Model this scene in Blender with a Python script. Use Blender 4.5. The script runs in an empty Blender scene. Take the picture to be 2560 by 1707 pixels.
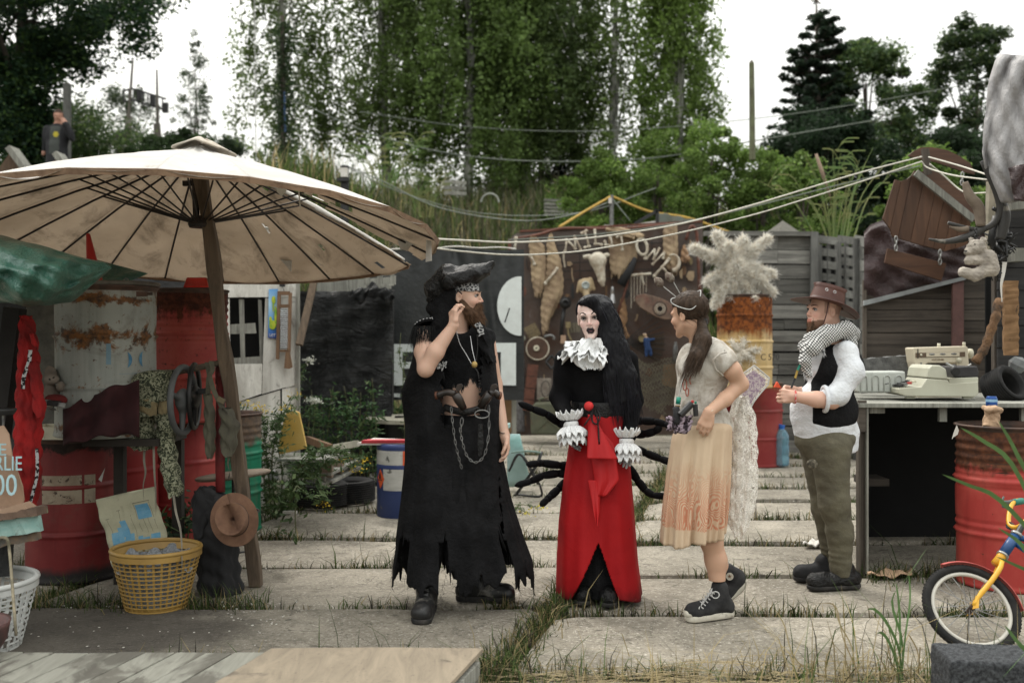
import bpy,bmesh,math,random
import numpy as np
from mathutils import Vector,Matrix,Euler
random.seed(7);RNG=np.random.default_rng(11)
SC=bpy.context.scene
COL=SC.collection
PI=math.pi
F=2488.9
CAM_H=1.5
# -- camera, light, exposure --
cam_data=bpy.data.cameras.new('camera')
cam=bpy.data.objects.new('camera',cam_data);COL.objects.link(cam)
cam.location=(0,0,CAM_H);cam.rotation_euler=(PI/2,0,0)
cam_data.lens=35.0;cam_data.sensor_width=36.0
cam_data.clip_start=0.05;cam_data.clip_end=900
cam_data.dof.use_dof=True;cam_data.dof.focus_distance=5.75;cam_data.dof.aperture_fstop=1.9
SC.camera=cam
SC.view_settings.view_transform='Standard'
SC.view_settings.look='None'
SC.view_settings.exposure=0.38
SC.view_settings.gamma=1.0
SC.view_settings.use_curve_mapping=False
SUN_EL,SUN_AZ=math.radians(52),math.radians(-28)
wd=bpy.data.worlds.new('World');SC.world=wd;wd.use_nodes=True
wn=wd.node_tree;wn.nodes.clear()
w_out=wn.nodes.new('ShaderNodeOutputWorld');w_bg=wn.nodes.new('ShaderNodeBackground')
w_sky=wn.nodes.new('ShaderNodeTexSky');w_sky.sky_type='NISHITA';w_sky.sun_disc=False
w_sky.sun_elevation=SUN_EL;w_sky.sun_rotation=SUN_AZ;w_sky.dust_density=6.0;w_sky.air_density=1.4
w_mix=wn.nodes.new('ShaderNodeMix');w_mix.data_type='RGBA';w_mix.inputs[0].default_value=0.86
w_mix.inputs[7].default_value=(8.3,8.3,7.9,1)
w_tc=wn.nodes.new('ShaderNodeTexCoord');w_sep=wn.nodes.new('ShaderNodeSeparateXYZ');w_mr=wn.nodes.new('ShaderNodeMapRange');w_mul=wn.nodes.new('ShaderNodeMix');w_mul.data_type='RGBA';w_mul.blend_type='MULTIPLY';w_mul.inputs[0].default_value=1
wn.links.new(w_tc.outputs['Generated'],w_sep.inputs[0]);wn.links.new(w_sep.outputs[2],w_mr.inputs[0]);w_mr.inputs[1].default_value=0;w_mr.inputs[2].default_value=1;w_mr.inputs[3].default_value=.56;w_mr.inputs[4].default_value=1.9
wn.links.new(w_sky.outputs[0],w_mix.inputs[6]);wn.links.new(w_mix.outputs[2],w_mul.inputs[6]);wn.links.new(w_mr.outputs[0],w_mul.inputs[7]);wn.links.new(w_mul.outputs[2],w_bg.inputs[0])
w_bg.inputs[1].default_value=0.15
wn.links.new(w_bg.outputs[0],w_out.inputs[0])
sun_d=bpy.data.lights.new('sun','SUN');sun_d.energy=1.5;sun_d.angle=math.radians(10);sun_d.color=(1,.97,.92)
sun=bpy.data.objects.new('sun',sun_d);COL.objects.link(sun)
sun.rotation_euler=(PI/2-SUN_EL,0,-SUN_AZ+PI);sun.location=(0,0,30)
# -- small helpers --
def P(px,py,D):
 return Vector(((px-1280)/F*D,D,CAM_H-(py-853.5)/F*D))
def G(px,D,z=0.0):return Vector(((px-1280)/F*D,D,z))
FR={}
def tag(o,label=None,cat=None,group=None,kind=None):
 if label:o['label']=label
 if cat:o['category']=cat
 if group:o['group']=group
 if kind:o['kind']=kind
 return o
def thing(name,label,cat,loc=(0,0,0),group=None):
 o=bpy.data.objects.new(name,None);COL.objects.link(o)
 o.empty_display_size=.1;o.location=loc;FR[o.name]=Vector(loc)
 return tag(o,label,cat,group)
def link_mesh(name,me,mat,parent=None,smooth=True):
 o=bpy.data.objects.new(name,me);COL.objects.link(o)
 if mat:
  for m in(mat if isinstance(mat,(list,tuple))else[mat]):me.materials.append(m)
 if parent:
  o.parent=parent
  off=FR.get(parent.name)
  if off is None:
   p=parent
   while p and p.name not in FR:p=p.parent
   off=FR[p.name]if p else Vector((0,0,0))
  me.transform(Matrix.Translation(-off))
 me.polygons.foreach_set('use_smooth',[smooth]*len(me.polygons))if smooth else None
 return o
def np_mesh(name,V,Fq,mat,parent=None,smooth=True,colors=None,fmat=None):
 V=np.asarray(V,np.float32);Fq=np.asarray(Fq,np.int32)
 me=bpy.data.meshes.new(name);n,k=Fq.shape
 me.vertices.add(len(V));me.vertices.foreach_set('co',V.ravel())
 me.loops.add(n*k);me.loops.foreach_set('vertex_index',Fq.ravel())
 me.polygons.add(n);me.polygons.foreach_set('loop_start',np.arange(0,n*k,k,dtype=np.int32))
 try:me.polygons.foreach_set('loop_total',np.full(n,k,np.int32))
 except Exception:pass
 if fmat is not None:me.polygons.foreach_set('material_index',np.asarray(fmat,np.int32))
 me.update(calc_edges=True)
 if colors is not None:
  ca=me.color_attributes.new('Col','FLOAT_COLOR','POINT')
  c=np.ones((len(V),4),np.float32);c[:,:3]=colors;ca.data.foreach_set('color',c.ravel())
 return link_mesh(name,me,mat,parent,smooth)
def rotm(rx=0,ry=0,rz=0):return Euler((rx,ry,rz)).to_matrix()
class MB:
 def __init__(s):s.v=[];s.f=[];s.m=[];s.cm=0
 def add(s,vs,fs):
  b=len(s.v);s.v+=[tuple(v)for v in vs];s.f+=[tuple(b+i for i in f)for f in fs];s.m+=[s.cm]*len(fs);return s
 def box(s,c,size,rot=None,taper=(1,1)):
  hx,hy,hz=size[0]/2,size[1]/2,size[2]/2;c=Vector(c)
  R=rot if rot is not None else Matrix.Identity(3)
  vs=[]
  for z,t in((-hz,(1,1)),(hz,taper)):
   for x,y in((-hx,-hy),(hx,-hy),(hx,hy),(-hx,hy)):vs.append(c+R@Vector((x*t[0],y*t[1],z)))
  return s.add(vs,[(3,2,1,0),(4,5,6,7),(0,1,5,4),(1,2,6,5),(2,3,7,6),(3,0,4,7)])
 def beam(s,a,b,w,h,roll=0):
  a,b=Vector(a),Vector(b);d=b-a;L=d.length;z=d/L
  up=Vector((0,1,0))if abs(z.y)<.9 else Vector((1,0,0))
  x=up.cross(z).normalized();y=z.cross(x)
  R=Matrix((x,y,z)).transposed()@Matrix.Rotation(roll,3,'Z')
  return s.box((a+b)/2,(w,h,L),R)
 def tube(s,pts,r,n=8,closed=False,cap=True):
  pts=[Vector(p)for p in pts];m=len(pts)
  rs=r if isinstance(r,(list,tuple))else[r]*m
  b=len(s.v);prev=None
  for i,p in enumerate(pts):
   if closed:t=pts[(i+1)%m]-pts[i-1]
   else:t=pts[min(i+1,m-1)]-pts[max(i-1,0)]
   t=t.normalized()if t.length>1e-9 else Vector((0,0,1))
   if prev is None:
    u=Vector((0,0,1))if abs(t.z)<.9 else Vector((1,0,0))
    x=u.cross(t).normalized()
   else:x=(prev-t*prev.dot(t)).normalized()
   prev=x;y=t.cross(x)
   for k in range(n):
    a=2*PI*k/n;s.v.append(tuple(p+(x*math.cos(a)+y*math.sin(a))*rs[i]))
  q=m if closed else m-1
  for i in range(q):
   for k in range(n):
    a0=b+i*n+k;a1=b+i*n+(k+1)%n;c0=b+((i+1)%m)*n+k;c1=b+((i+1)%m)*n+(k+1)%n
    s.f.append((a0,a1,c1,c0));s.m.append(s.cm)
  if cap and not closed:
   s.f.append(tuple(b+k for k in reversed(range(n))));s.f.append(tuple(b+(m-1)*n+k for k in range(n)));s.m+=[s.cm]*2
  return s
 def lathe(s,prof,c=(0,0,0),n=32,R=None,a0=0,a1=2*PI,sx=1,sy=1,wob=None):
  c=Vector(c);b=len(s.v);full=abs(a1-a0-2*PI)<1e-6;cols=n if full else n+1
  for i,(r,z)in enumerate(prof):
   for k in range(cols):
    a=a0+(a1-a0)*k/n;rr=r*(1+(wob(a,z)if wob else 0))
    v=Vector((rr*math.cos(a)*sx,rr*math.sin(a)*sy,z));v=R@v if R is not None else v
    s.v.append(tuple(c+v))
  for i in range(len(prof)-1):
   for k in range(n):
    k2=(k+1)%cols
    s.f.append((b+i*cols+k,b+i*cols+k2,b+(i+1)*cols+k2,b+(i+1)*cols+k));s.m.append(s.cm)
  return s
 def poly(s,pts,d):
  n=len(pts);d=Vector(d);vs=[Vector(p)for p in pts]+[Vector(p)+d for p in pts]
  fs=[tuple(reversed(range(n))),tuple(range(n,2*n))]+[(i,(i+1)%n,n+(i+1)%n,n+i)for i in range(n)]
  return s.add(vs,fs)
 def grid(s,nu,nv,fn,mask=None):
  b=len(s.v)
  for j in range(nv+1):
   for i in range(nu+1):s.v.append(tuple(fn(i/nu,j/nv)))
  for j in range(nv):
   for i in range(nu):
    if mask and not mask((i+.5)/nu,(j+.5)/nv):continue
    a=b+j*(nu+1)+i;s.f.append((a,a+1,a+nu+2,a+nu+1));s.m.append(s.cm)
  return s
 def ball(s,c,r,n=10,R=None,m=7):
  c=Vector(c);r=(r,r,r)if not hasattr(r,'__len__')else r
  pts=[(math.sin(PI*i/m),-math.cos(PI*i/m))for i in range(m+1)]
  b=len(s.v)
  for i,(q,z)in enumerate(pts):
   for k in range(n):
    a=2*PI*k/n;v=Vector((q*math.cos(a)*r[0],q*math.sin(a)*r[1],z*r[2]))
    s.v.append(tuple(c+(R@v if R is not None else v)))
  for i in range(m):
   for k in range(n):
    s.f.append((b+i*n+k,b+i*n+(k+1)%n,b+(i+1)*n+(k+1)%n,b+(i+1)*n+k));s.m.append(s.cm)
  return s
 def build(s,name,mat,parent=None,smooth=False,label=None,bevel=0,solid=0,sub=0):
  me=bpy.data.meshes.new(name);me.from_pydata([tuple(v)for v in s.v],[],s.f)
  if len(set(s.m))>1:me.polygons.foreach_set('material_index',s.m)
  o=link_mesh(name,me,mat,parent,smooth)
  if smooth=='auto' or(smooth and bevel):pass
  if solid:
   md=o.modifiers.new('thickness','SOLIDIFY');md.thickness=solid;md.offset=0
  if bevel:
   md=o.modifiers.new('edges','BEVEL');md.width=bevel;md.segments=2;md.limit_method='ANGLE';md.angle_limit=.6
  if sub:
   md=o.modifiers.new('sub','SUBSURF');md.levels=sub;md.render_levels=sub
  if label:o['label']=label
  return o
def dup(o,loc=None,rotz=None,parent=None,label=None,top=True):
 c=o.copy();COL.objects.link(c);c.parent=parent
 if loc is not None:c.location=loc
 if rotz is not None:c.rotation_euler=(0,0,rotz)
 if label:c['label']=label
 for ch in list(o.children):dup(ch,parent=c)
 return c
def curve_pts(pts,n=24):
 pts=[Vector(p)for p in pts];P_=[pts[0]*2-pts[1]]+pts+[pts[-1]*2-pts[-2]];out=[]
 m=len(pts)-1
 for i in range(n+1):
  t=i/n*m;k=min(int(t),m-1);u=t-k;a,b,c,d=P_[k:k+4]
  out.append(.5*((2*b)+(c-a)*u+(2*a-5*b+4*c-d)*u*u+(3*b-a-3*c+d)*u**3))
 return out
def lerp(a,b,t):return a+(b-a)*t
def interp(x,xs,ys):return float(np.interp(x,xs,ys))
def hsh(i,s=0):return(math.sin(i*127.1+s*311.7)*43758.5453)%1.0
# -- smooth solids from distance fields --
import openvdb
class Field:
 def __init__(s,lo,hi,h):
  s.lo=np.array(lo,np.float64);s.h=h
  s.n=np.ceil((np.array(hi)-s.lo)/h).astype(int)+1
  s.d=np.full(tuple(s.n),.05,np.float32)
  s.ax=[s.lo[i]+np.arange(s.n[i])*h for i in range(3)]
 def _sl(s,lo,hi):
  a=np.clip(np.floor((np.array(lo)-s.lo)/s.h).astype(int),0,s.n-1);b=np.clip(np.ceil((np.array(hi)-s.lo)/s.h).astype(int)+1,1,s.n)
  return tuple(slice(x,max(y,x+1))for x,y in zip(a,b))
 def _grid(s,sl):return np.meshgrid(*[s.ax[i][sl[i]]for i in range(3)],indexing='ij',sparse=True)
 def _op(s,sl,dn,k,sub=False):
  d=s.d[sl]
  if sub:dn=-dn
  if k>0:
   hh=np.maximum(k-np.abs(d-dn),0)/k
   r=(np.maximum(d,dn)+hh*hh*k*.25)if sub else(np.minimum(d,dn)-hh*hh*k*.25)
  else:r=np.maximum(d,dn)if sub else np.minimum(d,dn)
  s.d[sl]=r
 def cap(s,a,b,ra,rb=None,k=.02,sub=False,sq=None):
  a=np.array(a,float);b=np.array(b,float);rb=ra if rb is None else rb;m=max(ra,rb)+k+.04
  sl=s._sl(np.minimum(a,b)-m,np.maximum(a,b)+m);X,Y,Z=s._grid(sl);ab=b-a;L=max(ab@ab,1e-9)
  t=np.clip(((X-a[0])*ab[0]+(Y-a[1])*ab[1]+(Z-a[2])*ab[2])/L,0,1)
  dx,dy,dz=X-a[0]-t*ab[0],Y-a[1]-t*ab[1],Z-a[2]-t*ab[2]
  if sq:dx,dy,dz=dx/sq[0],dy/sq[1],dz/sq[2]
  s._op(sl,(np.sqrt(dx*dx+dy*dy+dz*dz)-(ra+(rb-ra)*t)).astype(np.float32),k,sub);return s
 def ell(s,c,r,R=None,k=.02,sub=False):
  c=np.array(c,float);r=np.array(r,float);m=r.max()+k+.04;sl=s._sl(c-m,c+m);X,Y,Z=s._grid(sl)
  x,y,z=X-c[0],Y-c[1],Z-c[2]
  if R is not None:
   Q=np.array(R.transposed());x,y,z=Q[0,0]*x+Q[0,1]*y+Q[0,2]*z,Q[1,0]*x+Q[1,1]*y+Q[1,2]*z,Q[2,0]*x+Q[2,1]*y+Q[2,2]*z
  k0=np.sqrt((x/r[0])**2+(y/r[1])**2+(z/r[2])**2);k1=np.sqrt((x/r[0]**2)**2+(y/r[1]**2)**2+(z/r[2]**2)**2)+1e-6
  s._op(sl,(k0*(k0-1)/k1).astype(np.float32),k,sub);return s
 def chain(s,pts,rs,k=.02,sq=None):
  for i in range(len(pts)-1):s.cap(pts[i],pts[i+1],rs[i],rs[i+1],k,sq=sq)
  return s
 def cut(s,fn):
  X,Y,Z=s._grid((slice(None),)*3);s.d=np.maximum(s.d,fn(X,Y,Z).astype(np.float32));return s
 def shift(s,fn):
  X,Y,Z=s._grid((slice(None),)*3);s.d=(s.d+fn(X,Y,Z)).astype(np.float32);return s
 def mesh(s,iso=0.0):
  g=openvdb.FloatGrid(.05);g.copyFromArray(np.ascontiguousarray(s.d));g.gridClass=openvdb.GridClass.LEVEL_SET
  v,q=g.convertToQuads(isovalue=iso);return v.astype(np.float64)*s.h+s.lo,q[:,::-1]
 def build(s,name,mat,parent=None,col=None,warp=None,iso=0.0,label=None):
  v,q=s.mesh(iso);c=None
  if warp is not None:v=warp(v)
  if col is not None:c=col(v)
  o=np_mesh(name,v,q,mat,parent,True,c)
  if label:o['label']=label
  return o
def smooth_noise(v,sc,seed=0):
 x,y,z=v[...,0]*sc+seed,v[...,1]*sc+seed*1.7,v[...,2]*sc+seed*2.3
 return(np.sin(x+1.3*np.sin(y*1.1+z*.7))+np.sin(1.7*y+1.1*np.sin(z*1.3+x*.6))+np.sin(1.4*z+1.2*np.sin(x*1.2-y*.5)))/3
# -- materials --
class NT:
 def __init__(s,name):
  s.m=bpy.data.materials.new(name);s.m.use_nodes=True;s.t=s.m.node_tree;s.t.nodes.clear()
  s.out=s.t.nodes.new('ShaderNodeOutputMaterial');s.b=s.t.nodes.new('ShaderNodeBsdfPrincipled')
  s.t.links.new(s.b.outputs[0],s.out.inputs[0]);s.co=None
 def nd(s,ty,**k):
  n=s.t.nodes.new(ty)
  for a,v in k.items():setattr(n,a,v)
  return n
 def ln(s,a,b):
  if isinstance(a,(int,float)):b.default_value=a
  elif isinstance(a,(tuple,list)):b.default_value=(*a,1)if len(a)==3 and len(b.default_value)==4 else a
  else:s.t.links.new(a,b)
 def coord(s):
  if s.co is None:
   tc=s.nd('ShaderNodeTexCoord');oi=s.nd('ShaderNodeObjectInfo')
   ad=s.nd('ShaderNodeVectorMath',operation='MULTIPLY_ADD')
   s.ln(tc.outputs['Object'],ad.inputs[2]);s.ln(oi.outputs['Random'],ad.inputs[0]);ad.inputs[1].default_value=(9.1,6.3,7.7)
   s.co=ad.outputs[0];s.raw=tc.outputs['Object'];s.rnd=oi.outputs['Random']
  return s.co
 def noise(s,sc,det=6,rough=.6,dist=0,stretch=None,raw=False):
  c=s.coord();c=s.raw if raw else c
  if stretch:
   mp=s.nd('ShaderNodeMapping');mp.inputs['Scale'].default_value=stretch;s.ln(c,mp.inputs[0]);c=mp.outputs[0]
  n=s.nd('ShaderNodeTexNoise');s.ln(c,n.inputs['Vector']);n.inputs['Scale'].default_value=sc
  n.inputs['Detail'].default_value=det;n.inputs['Roughness'].default_value=rough;n.inputs['Distortion'].default_value=dist
  return n.outputs['Fac']
 def ramp(s,f,stops):
  r=s.nd('ShaderNodeValToRGB');e=r.color_ramp.elements
  while len(e)<len(stops):e.new(.5)
  for el,(p,c)in zip(e,stops):
   el.position=p;c=(c,c,c)if isinstance(c,(int,float))else c;el.color=(*c[:3],1)
  s.ln(f,r.inputs[0]);return r.outputs[0]
 def mix(s,f,a,b,mode='MIX'):
  n=s.nd('ShaderNodeMix',data_type='RGBA',blend_type=mode);s.ln(f,n.inputs[0])
  for v,i in((a,6),(b,7)):
   if isinstance(v,(tuple,list)):n.inputs[i].default_value=(*v[:3],1)
   else:s.ln(v,n.inputs[i])
  return n.outputs[2]
 def math(s,op,a,b=0,c=None):
  n=s.nd('ShaderNodeMath',operation=op);s.ln(a,n.inputs[0]);s.ln(b,n.inputs[1])
  if c is not None:s.ln(c,n.inputs[2])
  return n.outputs[0]
 def axis(s,i,raw=True):
  s.coord();x=s.nd('ShaderNodeSeparateXYZ');s.ln(s.raw if raw else s.co,x.inputs[0]);return x.outputs[i]
 def col(s):a=s.nd('ShaderNodeAttribute',attribute_name='Col');return a.outputs['Color']
 def bump(s,h,st=.3,d=.01):
  n=s.nd('ShaderNodeBump');n.inputs['Strength'].default_value=st;n.inputs['Distance'].default_value=d
  s.ln(h,n.inputs['Height']);s.ln(n.outputs[0],s.b.inputs['Normal']);return s
 def set(s,col=None,rough=None,metal=None,spec=None,**k):
  if col is not None:s.ln(col,s.b.inputs['Base Color'])
  if rough is not None:s.ln(rough,s.b.inputs['Roughness'])
  if metal is not None:s.ln(metal,s.b.inputs['Metallic'])
  if spec is not None:s.ln(spec,s.b.inputs['Specular IOR Level'])
  for a,v in k.items():s.ln(v,s.b.inputs[a.replace('_',' ')])
  return s
def mat(name,c,rough=.75,c2=None,sc=6,lo=.4,hi=.65,bs=60,bst=.25,bd=.004,metal=0,stretch=None,spec=.4,dirt=None,dsc=3,dlo=.52,dhi=.7,vary=0,**k):
 s=NT(name);c2=c2 or tuple(x*.7 for x in c)
 f=s.ramp(s.noise(sc,7,.62,.2,stretch),[(lo,0),(hi,1)])
 base=s.mix(f,c,c2)
 if dirt:base=s.mix(s.ramp(s.noise(dsc,8,.7,.5),[(dlo,0),(dhi,1)]),base,dirt)
 if vary:
  h=s.nd('ShaderNodeHueSaturation');s.coord()
  s.ln(s.math('MULTIPLY_ADD',s.rnd,vary,1-vary/2),h.inputs['Value']);s.ln(base,h.inputs['Color']);base=h.outputs[0]
 s.set(base,rough,metal,spec,**k)
 if bst:s.bump(s.noise(bs,5,.7,0,stretch),bst,bd)
 return s.m
def wood(name,c,c2,ax=0,sc=1,rough=.85,vary=.4,bst=.5,dark=(.02,.018,.015)):
 s=NT(name);st=[18,18,18];st[ax]=1.2;st=tuple(x*sc for x in st)
 g=s.noise(1.6,9,.7,.6,st);g2=s.noise(1.1,4,.6,1.5,st);f=s.ramp(g,[(.35,0),(.68,1)])
 base=s.mix(f,c,c2);base=s.mix(s.ramp(g2,[(.6,0),(.8,.8)]),base,dark)
 base=s.mix(s.ramp(s.noise(3*sc,5,.6),[(.5,0),(.75,.5)]),base,tuple(x*.5 for x in c2))
 h=s.nd('ShaderNodeHueSaturation');s.ln(s.math('MULTIPLY_ADD',s.rnd,vary,1-vary/2),h.inputs['Value']);s.ln(base,h.inputs['Color'])
 s.set(h.outputs[0],rough,0,.3);s.bump(g,bst,.006);return s.m
def colmat(name,rough=.6,bs=200,bst=.15,bd=.002,spec=.4,sss=0,trans=0,**k):
 s=NT(name);s.set(s.col(),rough,0,spec,**k)
 if sss:s.set(Subsurface_Weight=sss);s.b.inputs['Subsurface Radius'].default_value=(.02,.008,.005);s.b.inputs['Subsurface Scale'].default_value=.5
 if trans:
  tr=s.nd('ShaderNodeBsdfTranslucent');s.ln(s.col(),tr.inputs[0]);mx=s.nd('ShaderNodeMixShader');mx.inputs[0].default_value=trans
  s.ln(s.b.outputs[0],mx.inputs[1]);s.ln(tr.outputs[0],mx.inputs[2]);s.ln(mx.outputs[0],s.out.inputs[0])
 if bst:s.bump(s.noise(bs,4,.6),bst,bd)
 return s.m
_txt={}
def text(txt,size,M4,mat_,name,parent,depth=.001,xs=1.0):
 cu=bpy.data.curves.new('lettering','FONT');cu.body=txt;cu.size=size;cu.extrude=depth;cu.align_x='CENTER';cu.align_y='CENTER'
 cu.resolution_u=3
 tmp=bpy.data.objects.new('lettering_source',cu);COL.objects.link(tmp)
 dg=bpy.context.evaluated_depsgraph_get();me=bpy.data.meshes.new_from_object(tmp.evaluated_get(dg));bpy.data.objects.remove(tmp)
 me.transform(Matrix.Diagonal((xs,1,1,1)));me.transform(M4);me.materials.clear()
 return link_mesh(name,me,mat_,parent,False)
def facing(loc,rx=PI/2,ry=0,rz=0):return Matrix.Translation(loc)@Euler((rx,ry,rz)).to_matrix().to_4x4()
def leaves(cent,size,colors,name,mat_,parent=None,up=.5,kind=None,aspect=.55,droop=0):
 n=len(cent);r=RNG
 d=r.normal(size=(n,3));d[:,2]=d[:,2]*(1-up)-droop;d/=np.linalg.norm(d,axis=1)[:,None]
 e=np.cross(d,r.normal(size=(n,3)));e/=np.linalg.norm(e,axis=1)[:,None]
 s=size*(.6+.8*r.random(n))[:,None];c=np.asarray(cent)
 V=np.stack([c-d*s*.5,c+e*s*aspect*.5-d*s*.08,c+d*s*.5,c-e*s*aspect*.5-d*s*.08],1).reshape(-1,3)
 Q=np.arange(4*n).reshape(n,4);C=np.repeat(colors,4,axis=0)
 o=np_mesh(name,V,Q,mat_,parent,False,C)
 if kind:o['kind']=kind
 return o
# == THE SETTING ==
def xb(D):return-.07+(D-4.46)*.27
def hill_z(x,y):
 x=np.asarray(x,float);y=np.asarray(y,float)
 k_=np.clip((x+5.5)/3.5,0,1);y0=13.5+3.4*k_;y1=18.6+8.4*k_
 t=np.clip((y-y0)/(y1-y0),0,1);t=t*t*(3-2*t)
 h=np.interp(x,[-30,-6,0,8,14,40],[4.7,4.7,5.3,4.6,4.2,4.2])
 return t*h-.05+.12*np.sin(x*1.3+y*.9)*t+.08*np.sin(x*3.1-y*2.3)*t
soil=NT('soil_mat')
_f=soil.ramp(soil.noise(1.3,9,.65),[(.35,0),(.65,1)]);_g=soil.ramp(soil.noise(14,8,.7),[(.42,0),(.62,1)])
soil.set(soil.mix(_g,soil.mix(_f,(.11,.095,.075),(.045,.055,.022)),(.055,.047,.035)),.95,0,.1).bump(soil.noise(30,8,.75),.8,.02)
m_soil=soil.m
xs=np.concatenate([[-400,-200,-90,-50],np.arange(-30,34,.8),[50,90,200,400]]);ys=np.concatenate([[-60,-20,0],np.arange(2,40,.7),[50,70,110,200,420]])
X,Y=np.meshgrid(xs,ys);Zg=hill_z(X,Y);nx,ny=len(xs),len(ys)
V=np.stack([X,Y,Zg],-1).reshape(-1,3);ii,jj=np.meshgrid(np.arange(nx-1),np.arange(ny-1));a=(jj*nx+ii).ravel()
o=np_mesh('ground',V,np.stack([a,a+1,a+nx+1,a+nx],1),m_soil);tag(o,kind='structure')
m_grass=colmat('grass_mat',.7,bst=0,trans=.25,spec=.2)
def blades(B,H,W,C,lean=.35,curl=.5):
 n=len(B);a=RNG.random(n)*2*PI;ln=RNG.random(n)*lean
 dx=np.stack([np.cos(a),np.sin(a),np.zeros(n)],1);b2=a+PI/2+RNG.normal(size=n)*.6;sd=np.stack([np.cos(b2),np.sin(b2),np.zeros(n)],1)*(W*.5)[:,None]
 up=np.array([0,0,1.]);p0=B;p1=B+up*(H*.55)[:,None]+dx*(H*ln*.45)[:,None];p2=p1+up*(H*(.45-curl*ln*.4))[:,None]+dx*(H*(ln*.5+curl*ln))[:,None]
 V=np.stack([p0-sd,p0+sd,p1+sd*.8,p1-sd*.8,p2+sd*.1,p2-sd*.1],1).reshape(-1,3)
 i=np.arange(n)[:,None]*6;Q=np.concatenate([i+np.array([[0,1,2,3]]),i+np.array([[3,2,4,5]])],0)
 return V,Q,np.repeat(C,6,axis=0)
def gcol(n,dry=.3,dark=1.0):
 g=np.array([.055,.085,.022]);y=np.array([.30,.24,.12]);k=np.array([.035,.03,.02])
 r=RNG.random(n);t=RNG.random(n)[:,None]
 c=np.where((r<dry)[:,None],y*(.5+.7*t),g*(.55+1.0*t));c=np.where(((r>.86))[:,None],k*(.6+t),c)
 return c*dark
def grass_obj(name,sets,label=None,kind='stuff',parent=None,cat='grass'):
 Vs,Qs,Cs=[],[],[];b=0
 for v,q,c in sets:Vs.append(v);Qs.append(q+b);Cs.append(c);b+=len(v)
 o=np_mesh(name,np.concatenate(Vs),np.concatenate(Qs),m_grass,parent,False,np.concatenate(Cs));tag(o,label,cat if label else None,None,kind);return o
cs=NT('concrete_mat')
_n=cs.noise(2.2,9,.65,.3);base=cs.mix(cs.ramp(_n,[(.33,0),(.68,1)]),(.32,.29,.235),(.165,.148,.118))
_sp=cs.noise(48,3,.85);base=cs.mix(cs.ramp(_sp,[(.56,0),(.66,.75)]),base,(.52,.49,.43));base=cs.mix(cs.ramp(_sp,[(.32,.85),(.43,0)]),base,(.075,.066,.052));_ck=cs.math('ABSOLUTE',cs.math('SUBTRACT',cs.noise(1.7,7,.6,.6),.5));base=cs.mix(cs.ramp(_ck,[(.0,.75),(.006,0)]),base,(.06,.052,.042))
base=cs.mix(cs.ramp(cs.noise(4,9,.78,.8),[(.50,0),(.66,.7)]),base,(.12,.108,.085))
_st=cs.ramp(cs.noise(9,5,.6,1.2,(1,2.2,1)),[(.62,0),(.66,.8)]);base=cs.mix(_st,base,(.06,.053,.042))
_wx=cs.math('ADD',cs.axis(0),cs.math('MULTIPLY',cs.noise(1.6,6,.7,0,None,True),1.5))
_wet=cs.ramp(cs.math('MULTIPLY_ADD',_wx,-1.0,-.40),[(.05,0),(.55,1)]);_near=cs.ramp(cs.math('MULTIPLY_ADD',cs.axis(1),-.5,3.1),[(.05,0),(.35,1)])
base=cs.mix(cs.math('MULTIPLY',cs.math('MULTIPLY',_wet,_near),.74),base,(.035,.03,.026))
_hs=cs.nd('ShaderNodeHueSaturation');cs.ln(cs.math('MULTIPLY_ADD',cs.rnd,.22,.86),_hs.inputs['Value']);cs.ln(base,_hs.inputs['Color'])
cs.set(_hs.outputs[0],.93,0,.25)
_h=cs.math('ADD',cs.noise(4,6,.6),cs.math('MULTIPLY',cs.noise(90,4,.8),.35));cs.bump(_h,.55,.012)
m_conc=cs.m
pav=thing('pavement',None,None);tag(pav,kind='structure')
def slab(x00,x10,x01,x11,D0,D1,z,tilt):
 rnd=random.Random(int(D0*1000+x00*77));pts=[]
 C4=[(x00,D0),(x10,D0),(x11,D1),(x01,D1)];cr=rnd.uniform(.04,.14)
 for i in range(4):
  a,b=Vector(C4[i]),Vector(C4[(i+1)%4]);L=(b-a).length;d=(b-a)/L;k=max(2,int(L/.38));nrm=Vector((-d.y,d.x))
  for j in range(k+1):
   s=cr+(L-2*cr)*j/k;w=rnd.uniform(-.012,.014)+(.03 if rnd.random()<.08 else 0)
   pts.append(a+d*s+nrm*w)
 n=len(pts);cx=sum((p.x for p in pts))/n;cy=sum((p.y for p in pts))/n;vs=[]
 for ins,dz in((0,-.13),(0,-.028),(.014,-.006),(.04,0)):
  for p in pts:
   v=Vector((cx,cy))-p;q=p+v.normalized()*ins;vs.append((q.x,q.y,z+dz+tilt[0]*(q.x-cx)+tilt[1]*(q.y-cy)))
 fs=[tuple(range(3*n,4*n))]
 for r in range(3):fs+=[(r*n+i,r*n+(i+1)%n,(r+1)*n+(i+1)%n,(r+1)*n+i)for i in range(n)]
 me=bpy.data.meshes.new('concrete_slab');me.from_pydata(vs,[],fs);link_mesh('concrete_slab',me,m_conc,pav,False)
edgesR=[1.4,2.43,3.45,4.46,5.49,6.41,7.41,8.38,9.35,10.2,11.1,12.0,12.9,13.9,14.9,15.9]
edgesL=[1.5,2.5,3.56,4.6,5.63,6.64,7.6,8.7,9.62,10.5,11.4,12.3,13.2,14.2,15.2,16.0]
joints=[]
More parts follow.
